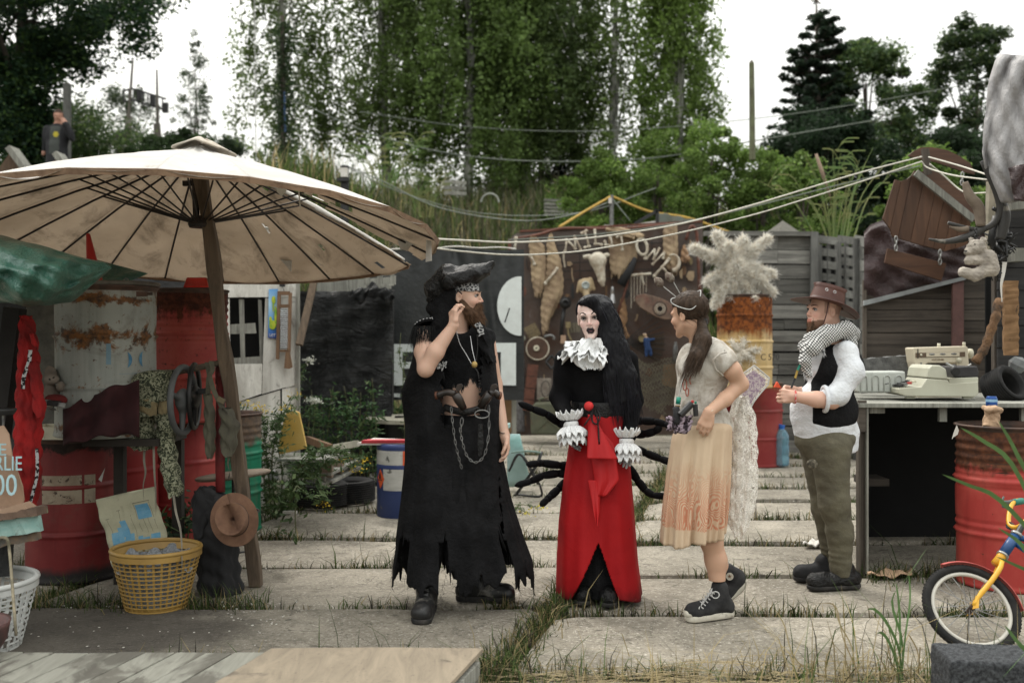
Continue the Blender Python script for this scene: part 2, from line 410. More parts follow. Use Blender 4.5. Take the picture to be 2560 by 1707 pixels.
for side,ed in((1,edgesR),(-1,edgesL)):
 for a,b in zip(ed[:-1],ed[1:]):
  for c in range(3 if b<12 else 4):
   if side>0:xa=.045+c*3.05;xc=xa+2.99
   else:xc=-.045-c*3.05;xa=xc-2.99
   if side<0 and c==0 and a>6:pass
   g=random.uniform(.022,.04)+(.07 if abs(a-10.2)<.01 or abs(a-9.35)<.01 else 0)
   x00,x10=xb(a)+xa,xb(a)+xc;x01,x11=xb(b)+xa,xb(b)+xc
   if x10>-7 and x00<12:slab(x00,x10,x01,x11,a+g,b-g,random.uniform(-.012,.01),(random.uniform(-.004,.004),random.uniform(-.008,.008)))
   joints.append((x00,x10,a,side,c))
sets=[]
for x0,x1,D,side,c in joints:
 if D<3.3 or D>14:continue
 L=x1-x0;n=int(L*(260 if D<9 else 140));t=RNG.random(n)*L+x0
 dens=.5+.5*np.sin(t*2.1+D*3.3)+.4*np.sin(t*5.7+D);keep=RNG.random(n)<np.clip(dens*.8+.12,.1,1);t=t[keep];n=len(t)
 B=np.stack([t,D+RNG.normal(size=n)*.022,np.full(n,-.04)],1);dn=dens[keep]
 H=(.025+.055*RNG.random(n)**2*(.6+dn));tall=RNG.random(n)<.04;H=np.where(tall,H*2.6,H)
 sets.append(blades(B,H+.04,np.full(n,.004+.0006*D),gcol(n,.28,.75),.8))
 for k in range(int(L*1.2)):
  cx=x0+random.random()*L;m=random.randint(30,90);r=random.uniform(.03,.12)
  B=np.stack([cx+RNG.normal(size=m)*r*1.8,D+RNG.normal(size=m)*r*.35,np.full(m,-.04)],1)
  sets.append(blades(B,.05+RNG.random(m)*random.uniform(.05,.14),np.full(m,.004+.0007*D),gcol(m,.3,.85),1.1))
for D in np.arange(3.6,13,.05):
 for off,dn in((0,1),(-3.05,.5),(3.05,.4)):
  m=int(26*dn*(1.5 if 4.4<D<6.3 or 7<D<8.6 else .6));cx=xb(D)+off
  wd_=.055 if off==0 else .03
  B=np.stack([cx+RNG.normal(size=m)*wd_,D+RNG.random(m)*.05,np.full(m,-.035)],1)
  sets.append(blades(B,.04+RNG.random(m)**1.5*.11,np.full(m,.004+.0006*D),gcol(m,.3,.85),1.0))
grass_obj('joint_grass',sets,'short grass and weeds growing from the joints between the concrete slabs')
mb=MB()
for i in range(1500):
 x0,x1,D,s_,c_=random.choice(joints)
 if not 4<D<11:continue
 x=random.uniform(x0,x1);y=D+random.gauss(0,.06);r=random.uniform(.003,.007)
 mb.box((x,y,r*.6),(r*2,r*1.5,r),rotm(0,0,random.random()*3))
for i in range(110):
 x=random.uniform(-2.6,-1.2);y=random.uniform(5.0,5.75)if random.random()<.7 else random.uniform(4.5,4.9);r=random.uniform(.003,.006);mb.box((x,y,.006),(r*2,r*1.6,r),rotm(0,0,random.random()*3))
tag(mb.build('crumbs',mat('crumb_mat',(.6,.58,.52),.8,(.35,.33,.3),bst=0)),'pale grit and crumbs scattered along the slab joints','grit',kind='stuff')
w_grey=wood('grey_board_mat',(.30,.30,.26),(.12,.115,.10),2,1,.9,.35)
m_deckw=NT('deck_mat');s=m_deckw
_g=s.noise(1.6,9,.7,.4,(16,1.4,16));b_=s.mix(s.ramp(_g,[(.35,0),(.7,1)]),(.30,.295,.25),(.19,.185,.155))
b_=s.mix(s.ramp(s.noise(2.6,7,.62,.6,(1.6,.8,1)),[(.5,0),(.58,.72)]),b_,(.085,.075,.062))
_hs=s.nd('ShaderNodeHueSaturation');s.ln(s.math('MULTIPLY_ADD',s.rnd,.25,.86),_hs.inputs['Value']);s.ln(b_,_hs.inputs['Color'])
s.set(_hs.outputs[0],.85,0,.3).bump(_g,.4,.004)
m_ply=NT('plywood_mat');s=m_ply
b_=s.mix(s.ramp(s.noise(2,8,.65,1.2,(6,1.2,3)),[(.35,0),(.7,1)]),(.34,.28,.205),(.21,.175,.13))
b_=s.mix(s.ramp(s.noise(3.1,6,.6,.4),[(.58,0),(.64,.75)]),b_,(.10,.085,.07));b_=s.mix(s.ramp(s.noise(40,4,.7),[(.62,0),(.68,.5)]),b_,(.12,.1,.08))
s.set(b_,.85,0,.3).bump(s.noise(30,6,.7,0,(4,1,4)),.3,.004);m_ply=m_ply.m;m_deckw=m_deckw.m
dk=thing('boardwalk','low wooden boardwalk of grey planks ending in a plywood sheet beside the bottom edge','boardwalk',(-1.2,4.1,0))
DH=.15
def dpt(x,D,z):return(x+(D-4.36)*.26,D,z)
xl=-1.075;k=0
while xl>-3.4:
 w=random.uniform(.112,.15);e=random.uniform(-.02,.012);z=DH+random.uniform(-.004,.003)
 mb=MB();a=xl-w
 mb.poly([dpt(a,2.4,z-.028),dpt(xl,2.4,z-.028),dpt(xl,4.34+e,z-.028),dpt(a,4.34+e,z-.028)],(0,0,.028))
 mb.build('plank',m_deckw,dk,bevel=.003);xl-=w+random.choice([.004,.006,.014])
mb=MB();mb.poly([dpt(-1.06,2.4,DH-.014),dpt(-.13,2.4,DH-.014),dpt(-.13,4.37,DH-.014),dpt(-.6,4.385,DH-.014),dpt(-1.06,4.37,DH-.014)],(0,0,.02));mb.build('plywood_sheet',m_ply,dk,bevel=.002)
for xx in(-.17,-1.0,-1.9,-2.8):
 mb=MB();mb.poly([dpt(xx,2.4,.01),dpt(xx+.045,2.4,.01),dpt(xx+.045,4.31,.01),dpt(xx,4.31,.01)],(0,0,DH-.045));mb.build('joist',w_grey,dk)
mb=MB();mb.poly([dpt(-3.2,4.27,.005),dpt(-.2,4.27,.005),dpt(-.2,4.31,.005),dpt(-3.2,4.31,.005)],(0,0,.095));mb.build('crossbeam',w_grey,dk)
sets=[]
n=52000;x=RNG.uniform(-5,15,n);y=RNG.uniform(17,29,n)**1.0;x=x*(y/20)
z=hill_z(x,y);B=np.stack([x,y,z-.02],1)
dryf=(np.sin(x*.9+2)+np.sin(y*1.7)*.5+np.where((x>-4.5)&(x<2.5),.9,-.7))>.2
C=gcol(n,.15,1.7);Cd=np.array([.24,.23,.15])*(.5+.7*RNG.random(n))[:,None];use=dryf&(RNG.random(n)<.4);C=np.where(use[:,None],Cd,C)
sets.append(blades(B,.3+RNG.random(n)**2*.8,np.full(n,.024),C,.5))
n=12000;x=RNG.uniform(-12,-4.2,n);y=RNG.uniform(13,22,n);sets.append(blades(np.stack([x,y,hill_z(x,y)],1),.08+RNG.random(n)*.2,np.full(n,.02),gcol(n,.25),.6))
grass_obj('hillside_grass',sets,'tall dry and green grass covering the slope behind the yard')
# == TREES ==
m_leaf=colmat('leaf_mat',.55,bst=0,trans=.48,spec=.25)
def bark(name,c,c2,sc=10):return mat(name,c,.9,c2,sc,.45,.6,40,.5,.02,stretch=(1,1,.35),vary=.1)
m_birch=bark('birch_bark_mat',(.42,.42,.38),(.10,.10,.09),7);m_bark=bark('bark_mat',(.09,.075,.06),(.04,.035,.03))
def lcol(n,c,v=.5,c2=None,t=None):
 c=np.array(c)*(1-v/2+v*RNG.random(n))[:,None]
 if c2 is not None:m=(RNG.random(n)<t)[:,None];c=np.where(m,np.array(c2)*(1-v/2+v*RNG.random(n))[:,None],c)
 return c
def crown(name,centres,rads,n,size,c,parent,c2=None,t=.3,flat=.8,up=.4):
 k=len(centres);idx=RNG.integers(0,k,n);cc=np.asarray(centres)[idx];rr=np.asarray(rads)[idx][:,None]
 d=RNG.normal(size=(n,3));d/=np.linalg.norm(d,axis=1)[:,None];rad=rr*(RNG.random(n)**.45)[:,None];p=cc+d*rad*np.array([1,1,flat])
 shade=(.7+.6*((np.asarray(range(k))*.618)%1.0))[idx][:,None]
 C=lcol(n,c,.6,c2,t)*shade
 return leaves(p,size,C,name,m_leaf,parent,up)
def limbs(mb,base,top,r,ends,rb=.03):
 mb.tube(curve_pts([base,lerp(base,top,.5)+Vector((random.uniform(-.15,.15),0,0)),top],8),[lerp(r,r*.25,i/8)for i in range(9)],8)
 for e in ends:
  t=random.uniform(.25,.85);s_=lerp(base,top,t);e=Vector(e);m=lerp(s_,e,.5)+Vector((0,0,(e-s_).length*.12))
  mb.tube(curve_pts([s_,m,e],6),[lerp(rb*(1.3-t),.006,i/6)for i in range(7)],5)
def env_points(n,cx,cy,z0,z1,prof):
 out=[]
 while len(out)<n:
  t=random.random();R=interp(t,*prof);a=random.random()*2*PI;q=R*math.sqrt(random.random())
  out.append((cx+q*math.cos(a),cy+q*math.sin(a),lerp(z0,z1,t)))
 return out
def birch(label,x,y,z0,h,R,n,size=.115,c=(.052,.085,.034),bark_=None,strands=300,trunk_r=.13,low=.0,green2=(.085,.12,.035),grp=None):
 root=thing('birch_tree',label,'tree',(x,y,z0),grp);mb=MB()
 pts=env_points(60,x,y,z0+h*(.18+low),z0+h,([0,.3,.7,1],[R*.7,R,R*.8,R*.12]))
 limbs(mb,Vector((x,y,z0-.3)),Vector((x+random.uniform(-.3,.3),y,z0+h)),trunk_r,pts[:26]);mb.build('trunk',bark_ or m_birch,root,True)
 S=env_points(strands,x,y,z0+h*(.2+low),z0+h*.98,([0,.3,.7,1],[R*.85,R,R*.85,R*.15]));per=max(4,n//strands);P_=[]
 shp=[]
 for s_ in S:
  L=random.uniform(.4,1.7)*min(1,R/1.6);k=per+random.randint(-per//3,per//3);t=np.sort(RNG.random(k));sw=random.uniform(-.5,.5)
  p=np.stack([s_[0]+sw*t+RNG.normal(size=k)*(.13-.05*t),s_[1]+RNG.normal(size=k)*.12,np.maximum(s_[2]-L*t+.1*np.sin(t*5)+RNG.normal(size=k)*.06,z0+.3)],1);P_.append(p);shp+=[random.uniform(.55,1.5)]*k
 p=np.concatenate(P_);keep=~((np.abs(p[:,0]-x-.1*np.sin(p[:,2]))<.16)&(p[:,1]<y)&(p[:,2]<z0+h*.5)&(RNG.random(len(p))<.88));p=p[keep];C=lcol(len(p),np.array(c)*np.array([1.85,1.65,1.3]),.5,green2,.22)*np.array(shp)[keep][:,None]
 leaves(p,size,C,'crown',m_leaf,root,.2,droop=.5);return root
G1='weeping birches on the top of the slope'
birch('leftmost weeping birch of the group, rising behind the parasol',-6.1,26.5,4.6,9.5,1.25,13000,strands=230,low=-.1)
birch('weeping birch with the pale speckled trunk, second from the left in the birch group',-3.35,27,5.2,10,2.3,38000,strands=520,trunk_r=.15)
birch('fullest birch of the group with light green crown over the middle of the slope',-1.15,26.2,5.2,10.5,2.4,66000,strands=800,c=(.068,.115,.042),green2=(.11,.17,.045),low=-.08)
birch('birch with white lower trunk standing before the dark hollow, behind the panel of hung junk',.45,27.2,5.2,8.5,2.0,64000,strands=760,trunk_r=.14,c=(.044,.075,.032),low=.04)
birch('slim airy birch at the right end of the birch group, sky showing through it',1.9,28.5,5.2,10.5,1.5,9000,strands=200,low=.0)
birch('tall light green birch rising from the bright shrubs right of the group',4.25,26,4.6,8.2,1.15,30000,strands=430,c=(.07,.12,.035),green2=(.15,.22,.06),low=-.1)
birch('thin open birch with sparse leaves just left of the tall light green one',2.75,27,4.8,7.2,1.2,7000,strands=150,c=(.06,.10,.035),green2=(.12,.17,.05),low=-.05)
def bushy(name,label,x,y,z0,h,R,n,size,c,c2=None,K=26,grp=None,trunk_=True,Ry=None,cr=.28,flat=.8,t=.3,prof=([0,.3,.7,1],[.75,1,.8,.3])):
 root=thing(name,label,'tree' if 'tree' in name or 'pine' in name else 'shrub',(x,y,z0),grp);pr=(prof[0],[q*R for q in prof[1]])
 cen=env_points(K,x,y,z0+h*.12,z0+h,pr)
 if trunk_:
  mb=MB();limbs(mb,Vector((x,y,z0-.3)),Vector((x,y,z0+h*.85)),R*.07,cen[:18],R*.03);mb.build('trunk',m_bark,root,True)
 cen2=cen+env_points(K*2,x,y,z0+h*.05,z0+h*1.03,pr);crown('crown',cen2,[R*cr*random.uniform(.35,1.15)*(.75 if i>=K else 1)for i in range(len(cen2))],int(n*1.5),size,c,root,c2,t,flat);return root
lg=(.11,.18,.04);lg2=(.20,.29,.075)
for i,(px,y,ptop,R,lb)in enumerate([(1500,22,395,1.1,'round bright green shrub directly above the letters of the junk panel'),(1640,22.5,350,1.35,'tall bright green shrub with the pale stem above the fluffy star'),(1780,21.5,330,1.3,'largest bright green shrub in front of the mossy post'),(1900,21,395,1.2,'bright green shrub just right of the mossy post'),(2010,20,400,1.0,'yellowish green shrub behind the reeds'),(1420,24,450,.9,'low green shrub at the foot of the white birch trunk'),(2330,20,380,1.3,'green shrub behind the brown wooden gable')]):
 X=(px-1280)/F*y;zt=CAM_H+(853.5-ptop)/F*y;z0=float(hill_z(X,y));zb=min(z0,2.6)
 bushy('shrub',lb,X,y,zb,zt-zb,R,15000 if R>1 else 9000,.075,lg,lg2,34,'shrubs along the slope',True)
dg_=(.020,.038,.018)
bushy('deciduous_tree','dark broad tree between the pine and the grey tarp, sky above it',9.6,27,4,5.3,2.1,26000,.11,(.055,.095,.035),(.11,.16,.05),44)
bushy('deciduous_tree','dark green tree whose top shows just left of the grey tarp',12.6,27,4,6.0,1.7,16000,.11,(.035,.06,.025),(.07,.10,.035),36)
bushy('deciduous_tree','very dark dense tree mass under the pine, behind the reeds',8.0,25.5,3.6,3.6,2.3,30000,.1,dg_,None,40)
bushy('deciduous_tree','dense dark tree behind the brown wooden gable',10.9,24.5,3.4,3.0,1.9,22000,.1,(.025,.045,.02),None,34)
bushy('deciduous_tree','nearly black undergrowth behind the white birch trunk',.9,29.5,4.9,2.6,2.2,16000,.1,(.012,.02,.011),None,30)
root=thing('pine_tree','dark layered pine standing against the white sky right of the mossy post','tree',(8.1,26.5,4.4));mb=MB()
bx,by,bz,bh=8.1,26.5,4.0,6.9
mb.tube([(bx,by,bz-.5),(bx+.03,by,bz+bh*.5),(bx,by,bz+bh)],[.15,.1,.015],8);cen=[];rad=[]
for k in range(15):
 t=.17+k*.056;zz=bz+bh*t;Rr=2.35*(1-t)**.75*random.uniform(.75,1.1)
 for j in range(8 if k<11 else 5):
  a=j*.785+k*.9+random.random()*.4;L=Rr*random.uniform(.55,1.08);e=Vector((bx+L*math.cos(a),by+L*math.sin(a),zz+L*.16+random.uniform(-.08,.08)))
  mb.tube(curve_pts([(bx,by,zz),lerp(Vector((bx,by,zz)),e,.55)-Vector((0,0,.06)),e],4),[.035,.028,.02,.013,.006],5)
  for q in(.4,.6,.8,1.0):
   if q*L>.25:cen.append(tuple(lerp(Vector((bx,by,zz)),e,q)+Vector((random.uniform(-.1,.1),random.uniform(-.1,.1),.03))));rad.append(.24*(1.05-.45*q)*random.uniform(.8,1.3))
mb.build('trunk',m_bark,root,True);crown('crown',cen,rad,34000,.1,(.018,.034,.020),root,(.035,.055,.03),.3,.45)
bushy('deciduous_tree','large dark tree hanging over the top left corner above the man on the phone',-10.3,21,4.6,7.0,3.0,64000,.1,(.022,.05,.024),(.06,.11,.03),62,cr=.26,prof=([0,.3,.45,.7,1],[.0,.25,.9,1,.6]))
bushy('deciduous_tree','leafy tree mass behind the man on the phone',-10.9,25,4.5,2.6,2.7,16000,.085,(.045,.08,.026),(.09,.13,.04),40)
bushy('deciduous_tree','feathery grey green tree left of the lamp gantry',-11.6,30,4.5,4.6,1.4,8000,.08,(.045,.07,.035),(.09,.12,.06),34)
bushy('deciduous_tree','loose small tree between the two gantry poles',-8.6,30,4.6,2.9,1.3,6500,.085,(.045,.07,.035),None,24)
bushy('deciduous_tree','slender poplar standing alone against the white sky above the parasol',-10.2,32,4.6,6.6,.8,4200,.08,(.05,.075,.04),(.09,.12,.06),34,cr=.42,prof=([0,.3,.6,.85,1],[.9,1,.8,.4,.1]))
bushy('shrub','dark bush at the left edge below the big tree',-9.7,15.6,3.0,2.6,1.5,15000,.09,(.022,.045,.02),(.05,.09,.028),30)
bushy('shrub','green bush under the lamp gantry behind the parasol',-7.0,21,4.6,1.2,1.2,9000,.08,(.04,.07,.025),None,24)
# == LEFT SIDE: DRUMS, CLOTHES AND JUNK ==
def loft(rows,D,depth,n=48,folds=7,amp=.12,seed=0,rag=0,top=True,fr=None,sub=6):
 """closed cloth column; rows = (py, left px, right px[, depth, dD]) -> MB"""
 ys=[r[0]for r in rows];L=[r[1]for r in rows];R_=[r[2]for r in rows];dp=[r[3]if len(r)>3 else depth for r in rows];dd=[r[4]if len(r)>4 else 0 for r in rows]
 m=(len(rows)-1)*sub;rnd=random.Random(seed);ph=[rnd.random()*6 for _ in range(6)];mb=MB();b=0
 for i in range(m+1):
  y=lerp(ys[0],ys[-1],i/m);l=np.interp(y,ys,L);r=np.interp(y,ys,R_);dpt_=np.interp(y,ys,dp);Dc=D+np.interp(y,ys,dd)
  c=P((l+r)/2,y,Dc);hw=(r-l)/2/F*Dc;t=i/m
  for k in range(n):
   a=2*PI*k/n;f=1+amp*(.4+.6*t)*(math.sin(folds*a+ph[0]+1.2*math.sin(t*3+ph[1]))+.5*math.sin((folds*2+1)*a+ph[2]+t*4))*.6
   q=c+Vector((hw*math.cos(a)*f,dpt_*math.sin(a)*f,0));w=.006*math.sin(q.z*60+a*3+ph[3])*min(1,dpt_/.05)
   if i==m and rag:q.z+=rag*(rnd.random()-.5)
   mb.v.append((q.x+w,q.y+w,q.z+.004*math.sin(a*5+ph[4])))
 for i in range(m):
  for k in range(n):mb.f.append((i*n+k,i*n+(k+1)%n,(i+1)*n+(k+1)%n,(i+1)*n+k));mb.m.append(0)
 if top:mb.f.append(tuple(range(n)));mb.m.append(0)
 return mb
def strip(pts,w,side=Vector((1,0,0)),n=20,tw=0):
 c=curve_pts(pts,n);mb=MB();vs=[]
 for i,p in enumerate(c):
  s_=side.copy();s_.rotate(Euler((0,0,tw*i/n)));vs+=[p-s_*w/2,p+s_*w/2]
 return mb.add(vs,[(2*i,2*i+1,2*i+3,2*i+2)for i in range(n)])
def drum_mat(name,paint,worn,rust_from=.80,rust=(.10,.035,.015),rust2=(.25,.09,.03),drips=1,patch=None,rough=.45,soft=.06,lower=None,speck=.63,bottom_dark=0):
 s=NT(name);z=s.axis(2)
 p=s.mix(s.ramp(s.noise(3,7,.6),[(.4,0),(.66,1)]),paint,worn);p=s.mix(s.ramp(s.noise(1.4,6,.7,0,(9,9,.7)),[(.52,0),(.72,.45)]),p,tuple(c*.45 for c in paint));p=s.mix(s.ramp(s.noise(2.6,7,.7,.8),[(.56,0),(.72,.55)]),p,(.09,.06,.045))
 rc=s.mix(s.ramp(s.noise(22,6,.7),[(.4,0),(.62,1)]),rust,rust2)
 nz=s.noise(7,8,.72,.3);dr=s.noise(5,6,.7,0,(5,5,.35));e=s.math('ADD',s.math('MULTIPLY',nz,.26),s.math('MULTIPLY',dr,.30*drips))
 e=s.math('ADD',s.math('SUBTRACT',z,rust_from+.14+.15*drips),e);m=s.ramp(s.math('MULTIPLY_ADD',e,1/soft*.5,.5),[(.2,0),(.75,1)])
 sp=s.ramp(s.noise(26,7,.75,.2),[(speck,0),(speck+.04,.9)]);p=s.mix(sp,p,rc)
 if patch:
  for z0,zw,th in patch:
   q=s.math('SUBTRACT',s.noise(5,8,.75,.5),s.math('MULTIPLY',s.math('ABSOLUTE',s.math('SUBTRACT',z,z0)),1/zw*.4));p=s.mix(s.ramp(q,[(th,0),(th+.07,1)]),p,rc)
 p=s.mix(m,p,rc)
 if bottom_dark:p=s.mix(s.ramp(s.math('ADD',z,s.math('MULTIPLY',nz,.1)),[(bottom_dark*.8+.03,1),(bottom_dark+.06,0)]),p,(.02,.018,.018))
 s.set(p,s.math('MULTIPLY_ADD',m,.35,rough+.05),0,.22).bump(s.math('ADD',s.noise(4,3,.5),s.math('MULTIPLY',nz,.3)),.25,.012);return s.m
m_rim=mat('rim_rust_mat',(.09,.05,.035),.6,(.04,.03,.025),14,metal=.3)
m_dark=mat('dark_shade_mat',(.006,.006,.006),.95,bst=0)  # near-black colour standing in for shade in holes, gaps and interiors
def drum(label,x,y,z,R,H,m,corr=False,top_open=True,rimm=None,grp='steel drums',hoops=(1/3,2/3),name='steel_drum',tilt=0):
 t=thing(name,label,'barrel',(x,y,z),grp);pr=[(R*.97,0),(R*1.01,.006),(R*1.0,.022)];N=90
 for i in range(1,N):
  q=i/N;h=q*H;r=R*.985
  for hp in hoops:r+=R*.05*math.exp(-((q-hp)/.011)**2)-R*.012*math.exp(-((q-hp-.022)/.008)**2)
  if corr and(q>.70 or .36<q<.42 or .6<q<.65)and q<.93:r+=R*.018*math.sin(q*H*2*PI/.052)
  if h>.03 and h<H-.02:pr.append((r,h))
 mb=MB();dn=random.Random(int(x*100));d1,d2=dn.random()*6,dn.random()*6
 mb.lathe(pr,(x,y,z),56,wob=lambda a,zz:.012*math.sin(2*a+d1+zz*3)*math.sin(zz*4+d2)+.006*math.sin(7*a+d2)*math.exp(-((zz-.3-.05*d1)/.12)**2)+.003*math.sin(5*a+d2+zz*9))
 mb.build('body',m,t,True)
 mb=MB();mb.lathe([(R*.985,H-.03),(R*1.0,H-.014),(R*1.03,H-.010),(R*1.035,H),(R*1.0,H+.004),(R*.965,H),(R*.96,H-.03),(R*.955,H-(.5*H if top_open else .02)),(0.001,H-(.5*H if top_open else .02))],(x,y,z),56);mb.build('rim',rimm or m_rim,t,True)
 return t
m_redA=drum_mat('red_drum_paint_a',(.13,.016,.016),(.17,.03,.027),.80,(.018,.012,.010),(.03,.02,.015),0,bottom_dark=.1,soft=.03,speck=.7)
m_redB=drum_mat('red_drum_paint_b',(.22,.020,.020),(.26,.035,.03),.86,speck=.68)
m_redC=drum_mat('red_drum_paint_c',(.24,.028,.028),(.30,.06,.05),.86,(.06,.02,.012),(.12,.04,.02),1.2,speck=.66)
m_redU=drum_mat('red_drum_paint_u',(.25,.035,.030),(.34,.075,.055),.74,(.035,.012,.008),(.10,.03,.015),1.3,speck=.6)
m_greyD=drum_mat('grey_drum_paint',(.26,.275,.25),(.31,.315,.28),.86,(.045,.028,.018),(.20,.085,.025),.4,patch=[(.60,.22,.40),(.80,.12,.42),(.30,.10,.50),(.06,.14,.42)],speck=.60)
m_greenD=drum_mat('green_drum_paint',(.010,.14,.075),(.02,.19,.11),.70,(.07,.055,.045),(.13,.09,.06),.3,soft=.05,speck=.66)
gx=(266-1280)/F*5.97
dA=drum('faded red drum with two worn pale label patches, under the cream tray',-2.81,6.4,0,.29,.90,m_redA,top_open=False)
for a0,a1 in((-1.85,-1.02),(-.97,-.74)):
 mb=MB();mb.lathe([(.2895,.50),(.2895,.52),(.2895,.66),(.2895,.675)],(-2.81,6.4,0),10,a0=a0,a1=a1);mb.build('worn_label',mat('worn_label_mat',(.30,.25,.18),.8,(.22,.17,.12),9,.4,.6,dirt=(.05,.03,.02),dsc=22,dlo=.56,dhi=.62),dA,True)
mb=MB();q=P(255,1190,6.09);mb.add([q+Vector((-.022,0,-.02)),q+Vector((0,-.006,-.035)),q+Vector((.012,-.01,.01)),q+Vector((.028,-.02,.055)),q+Vector((.012,-.012,.03))],[(0,1,2,4),(2,3,4)]);mb.build('torn_metal_flap',mat('bare_metal_mat',(.35,.35,.33),.4,metal=.6),dA)
drum('red drum standing behind the leaning cardboard print',-2.79,7.0,0,.29,.92,m_redB)
drum('red drum behind the olive bag, beneath the corrugated red drum',-2.505,7.5,0,.29,.92,m_redC)
drum('corrugated red drum with rust runs, stacked top of the pile right of the grey drum',-2.33,7.12,.935,.29,.93,m_redU,True)
dG=drum('large pale grey drum with rust band and blue half moon marks, raised on the pile',gx,5.97,.94,.29,.885,m_greyD,top_open=False)
m_bluep=mat('blue_print_mat',(.05,.16,.27),.7,(.09,.22,.32),30,.45,.6,bst=0)
def on_drum(cx,cy,R,a,z):return Vector((cx+R*math.cos(a),cy+R*math.sin(a),z))
def moon(a_c,z_c,r,flip):
 mb=MB();n=14;vs=[]
 for i in range(n+1):
  t=-1.15+2.3*i/n;xo=math.cos(t)*r*flip;zo=math.sin(t)*r*1.0;xi=xo-flip*r*.42*math.cos(t*1.36)
  for xx in(xo,xi):vs.append(on_drum(gx,5.97,.2915,a_c+xx/.29,z_c+zo))
 mb.add(vs,[(2*i,2*i+1,2*i+3,2*i+2)for i in range(n)]);mb.build('printed_mark',m_bluep,dG)
moon(-.86,1.5-(900-853.5)/F*5.7,.05,1);moon(-.36,1.5-(898-853.5)/F*5.75,.05,-1)
mb=MB()
for zz,a0,a1 in((1.5-(893-853.5)/F*5.68+.03,-1.19,-1.10),(1.5-(935-853.5)/F*5.68,-.95,-.3)):
 hh=.12 if a1-a0<.2 else .002;mb.lathe([(.2916,zz-hh*.6),(.2916,zz+hh*.4)],(gx,5.97,0),8,a0=a0,a1=a1)
mb.build('printed_line',mat('blue_faint_mat',(.15,.24,.29),.7,bst=0),dG)
dl=thing('drum_lid','dented rusty lid with clamp ring lying askew on the grey drum','lid',(gx,5.97,1.84));mb=MB();Rt=rotm(.0,-.02,0)
mb.lathe([(.001,.004),(.26,.004),(.29,.014),(.302,.012),(.306,-.004),(.296,-.012)],(gx,5.97,1.835),40,Rt,wob=lambda a,z:.01*math.sin(3*a));mb.build('plate',mat('lid_mat',(.12,.11,.09),.5,(.06,.05,.04),8,dirt=(.10,.05,.02)),dl,True)
mb=MB();q=P(355,735,5.74);mb.box(q,(.06,.02,.028));mb.box(q+Vector((.045,0,.002)),(.03,.015,.018));mb.build('clamp',m_rim,dl)
dGr=drum('green drum with brown top, right of the drum pile behind the olive bag',(561-1280)/F*7.95,7.95,0,.29,.93,m_greenD,True)
m_cone=mat('red_plastic_mat',(.42,.020,.016),.4,(.30,.015,.013),5,bst=.1)
t=thing('traffic_cone','faded red plastic cone poking up behind the green tarp on the grey drum','traffic cone',P(232,722,6.05));mb=MB()
mb.lathe([(.075,0),(.075,.012),(.052,.014),(.045,.07),(.012,.345),(.004,.35),(.001,.35)],P(240,726,6.05),20,rotm(0,-.14,0));mb.build('cone_body',m_cone,t,True)
t=thing('signal_lamp','red translucent warning lamp standing on the corrugated red drum','lamp',P(496,722,7.0));m_lens=mat('red_lens_mat',(.75,.05,.035),.15,(.6,.04,.03),5,bst=0,Transmission_Weight=.55);m_blk=mat('black_plastic_mat',(.012,.012,.012),.45,(.02,.02,.02),5,bst=.1)
c=P(496,722,7.0);mb=MB();mb.box(c+Vector((0,0,.04)),(.18,.13,.075),None,(.76,.76));mb.build('lens',m_lens,t,bevel=.008);mb=MB();mb.box(c+Vector((0,0,-.0)),(.19,.14,.012));mb.build('lamp_base',m_blk,t)
m_tarpk=mat('black_sheet_mat',(.010,.010,.010),.5,(.018,.018,.018),5,bs=6,bst=.6,bd=.03)
t=thing('dark_shelter','dark lean-to with a grey board behind the drums at the left edge, black sheeting added for shade','shelter',(-3.4,7,0));mb=MB()
mb.box((-3.7,8.3,1.1),(2.0,.05,2.3));mb.box((-4.0,6.4,2.02),(1.9,3.6,.03),rotm(0,.1,0));mb.build('sheeting',m_tarpk,t)  # black back wall and roof added to keep this corner dark
mb=MB();mb.beam(P(-6,1130,5.6),P(38,770,5.6),.09,.09);mb.build('post',mat('black_wood_mat',(.022,.02,.018),.9),t)
mb=MB();mb.box(((112-1280)/F*6.55,6.6,1.2),(.26,.06,1.7),rotm(0,0,.2));mb.build('grey_board',mat('grey_board_dark_mat',(.16,.155,.135),.9,(.09,.09,.08),12),t)
m_br0=mat('dark_table_mat',(.03,.025,.02),.9)
t=thing('pile_table','rough dark table under the grey drum, mostly hidden by the burgundy cloth','table',(gx,5.9,0));mb=MB()
mb.box((gx+.17,6.0,.915),(.44,.5,.04));mb.build('tabletop',m_br0,t)
for sx in(.0,.36):
 mb=MB();mb.box((gx+sx,6.18,.445),(.06,.06,.89));mb.build('leg',m_br0,t)
m_burg=mat('burgundy_cloth_mat',(.035,.008,.009),.95,(.022,.005,.006),8,bs=90,bst=.4)
cl=MB().grid(40,18,lambda u,v:P(158+u*190,1022-36*math.sin(u*PI*.55)-u*34+v*(92+45*u)+4*math.sin(u*17+v*3),5.66-.03*math.sin(u*14)-.05*v+.02*math.sin(v*9+u*5)))
o=cl.build('burgundy_cloth',m_burg,None,True,solid=.006);tag(o,'burgundy cloth draped over the table edge below the grey drum','cloth')
t=thing('cream_tray','shallow cream enamel tray on top of the lowest red drum','tray',P(166,1094,6.22));c=P(166,1094,6.22);m_cream=mat('cream_enamel_mat',(.55,.52,.40),.4,(.42,.39,.29),8,.5,.7,dirt=(.2,.15,.08),dsc=16,dlo=.66,dhi=.7)
mb=MB();w,d,h=.19,.13,.078
ring=lambda s_,z:[c+Vector((x*w*s_,.0+y*d*s_,z))for x,y in((-1,-1),(.72,-1),(1,-.45),(1,1),(-1,1))]
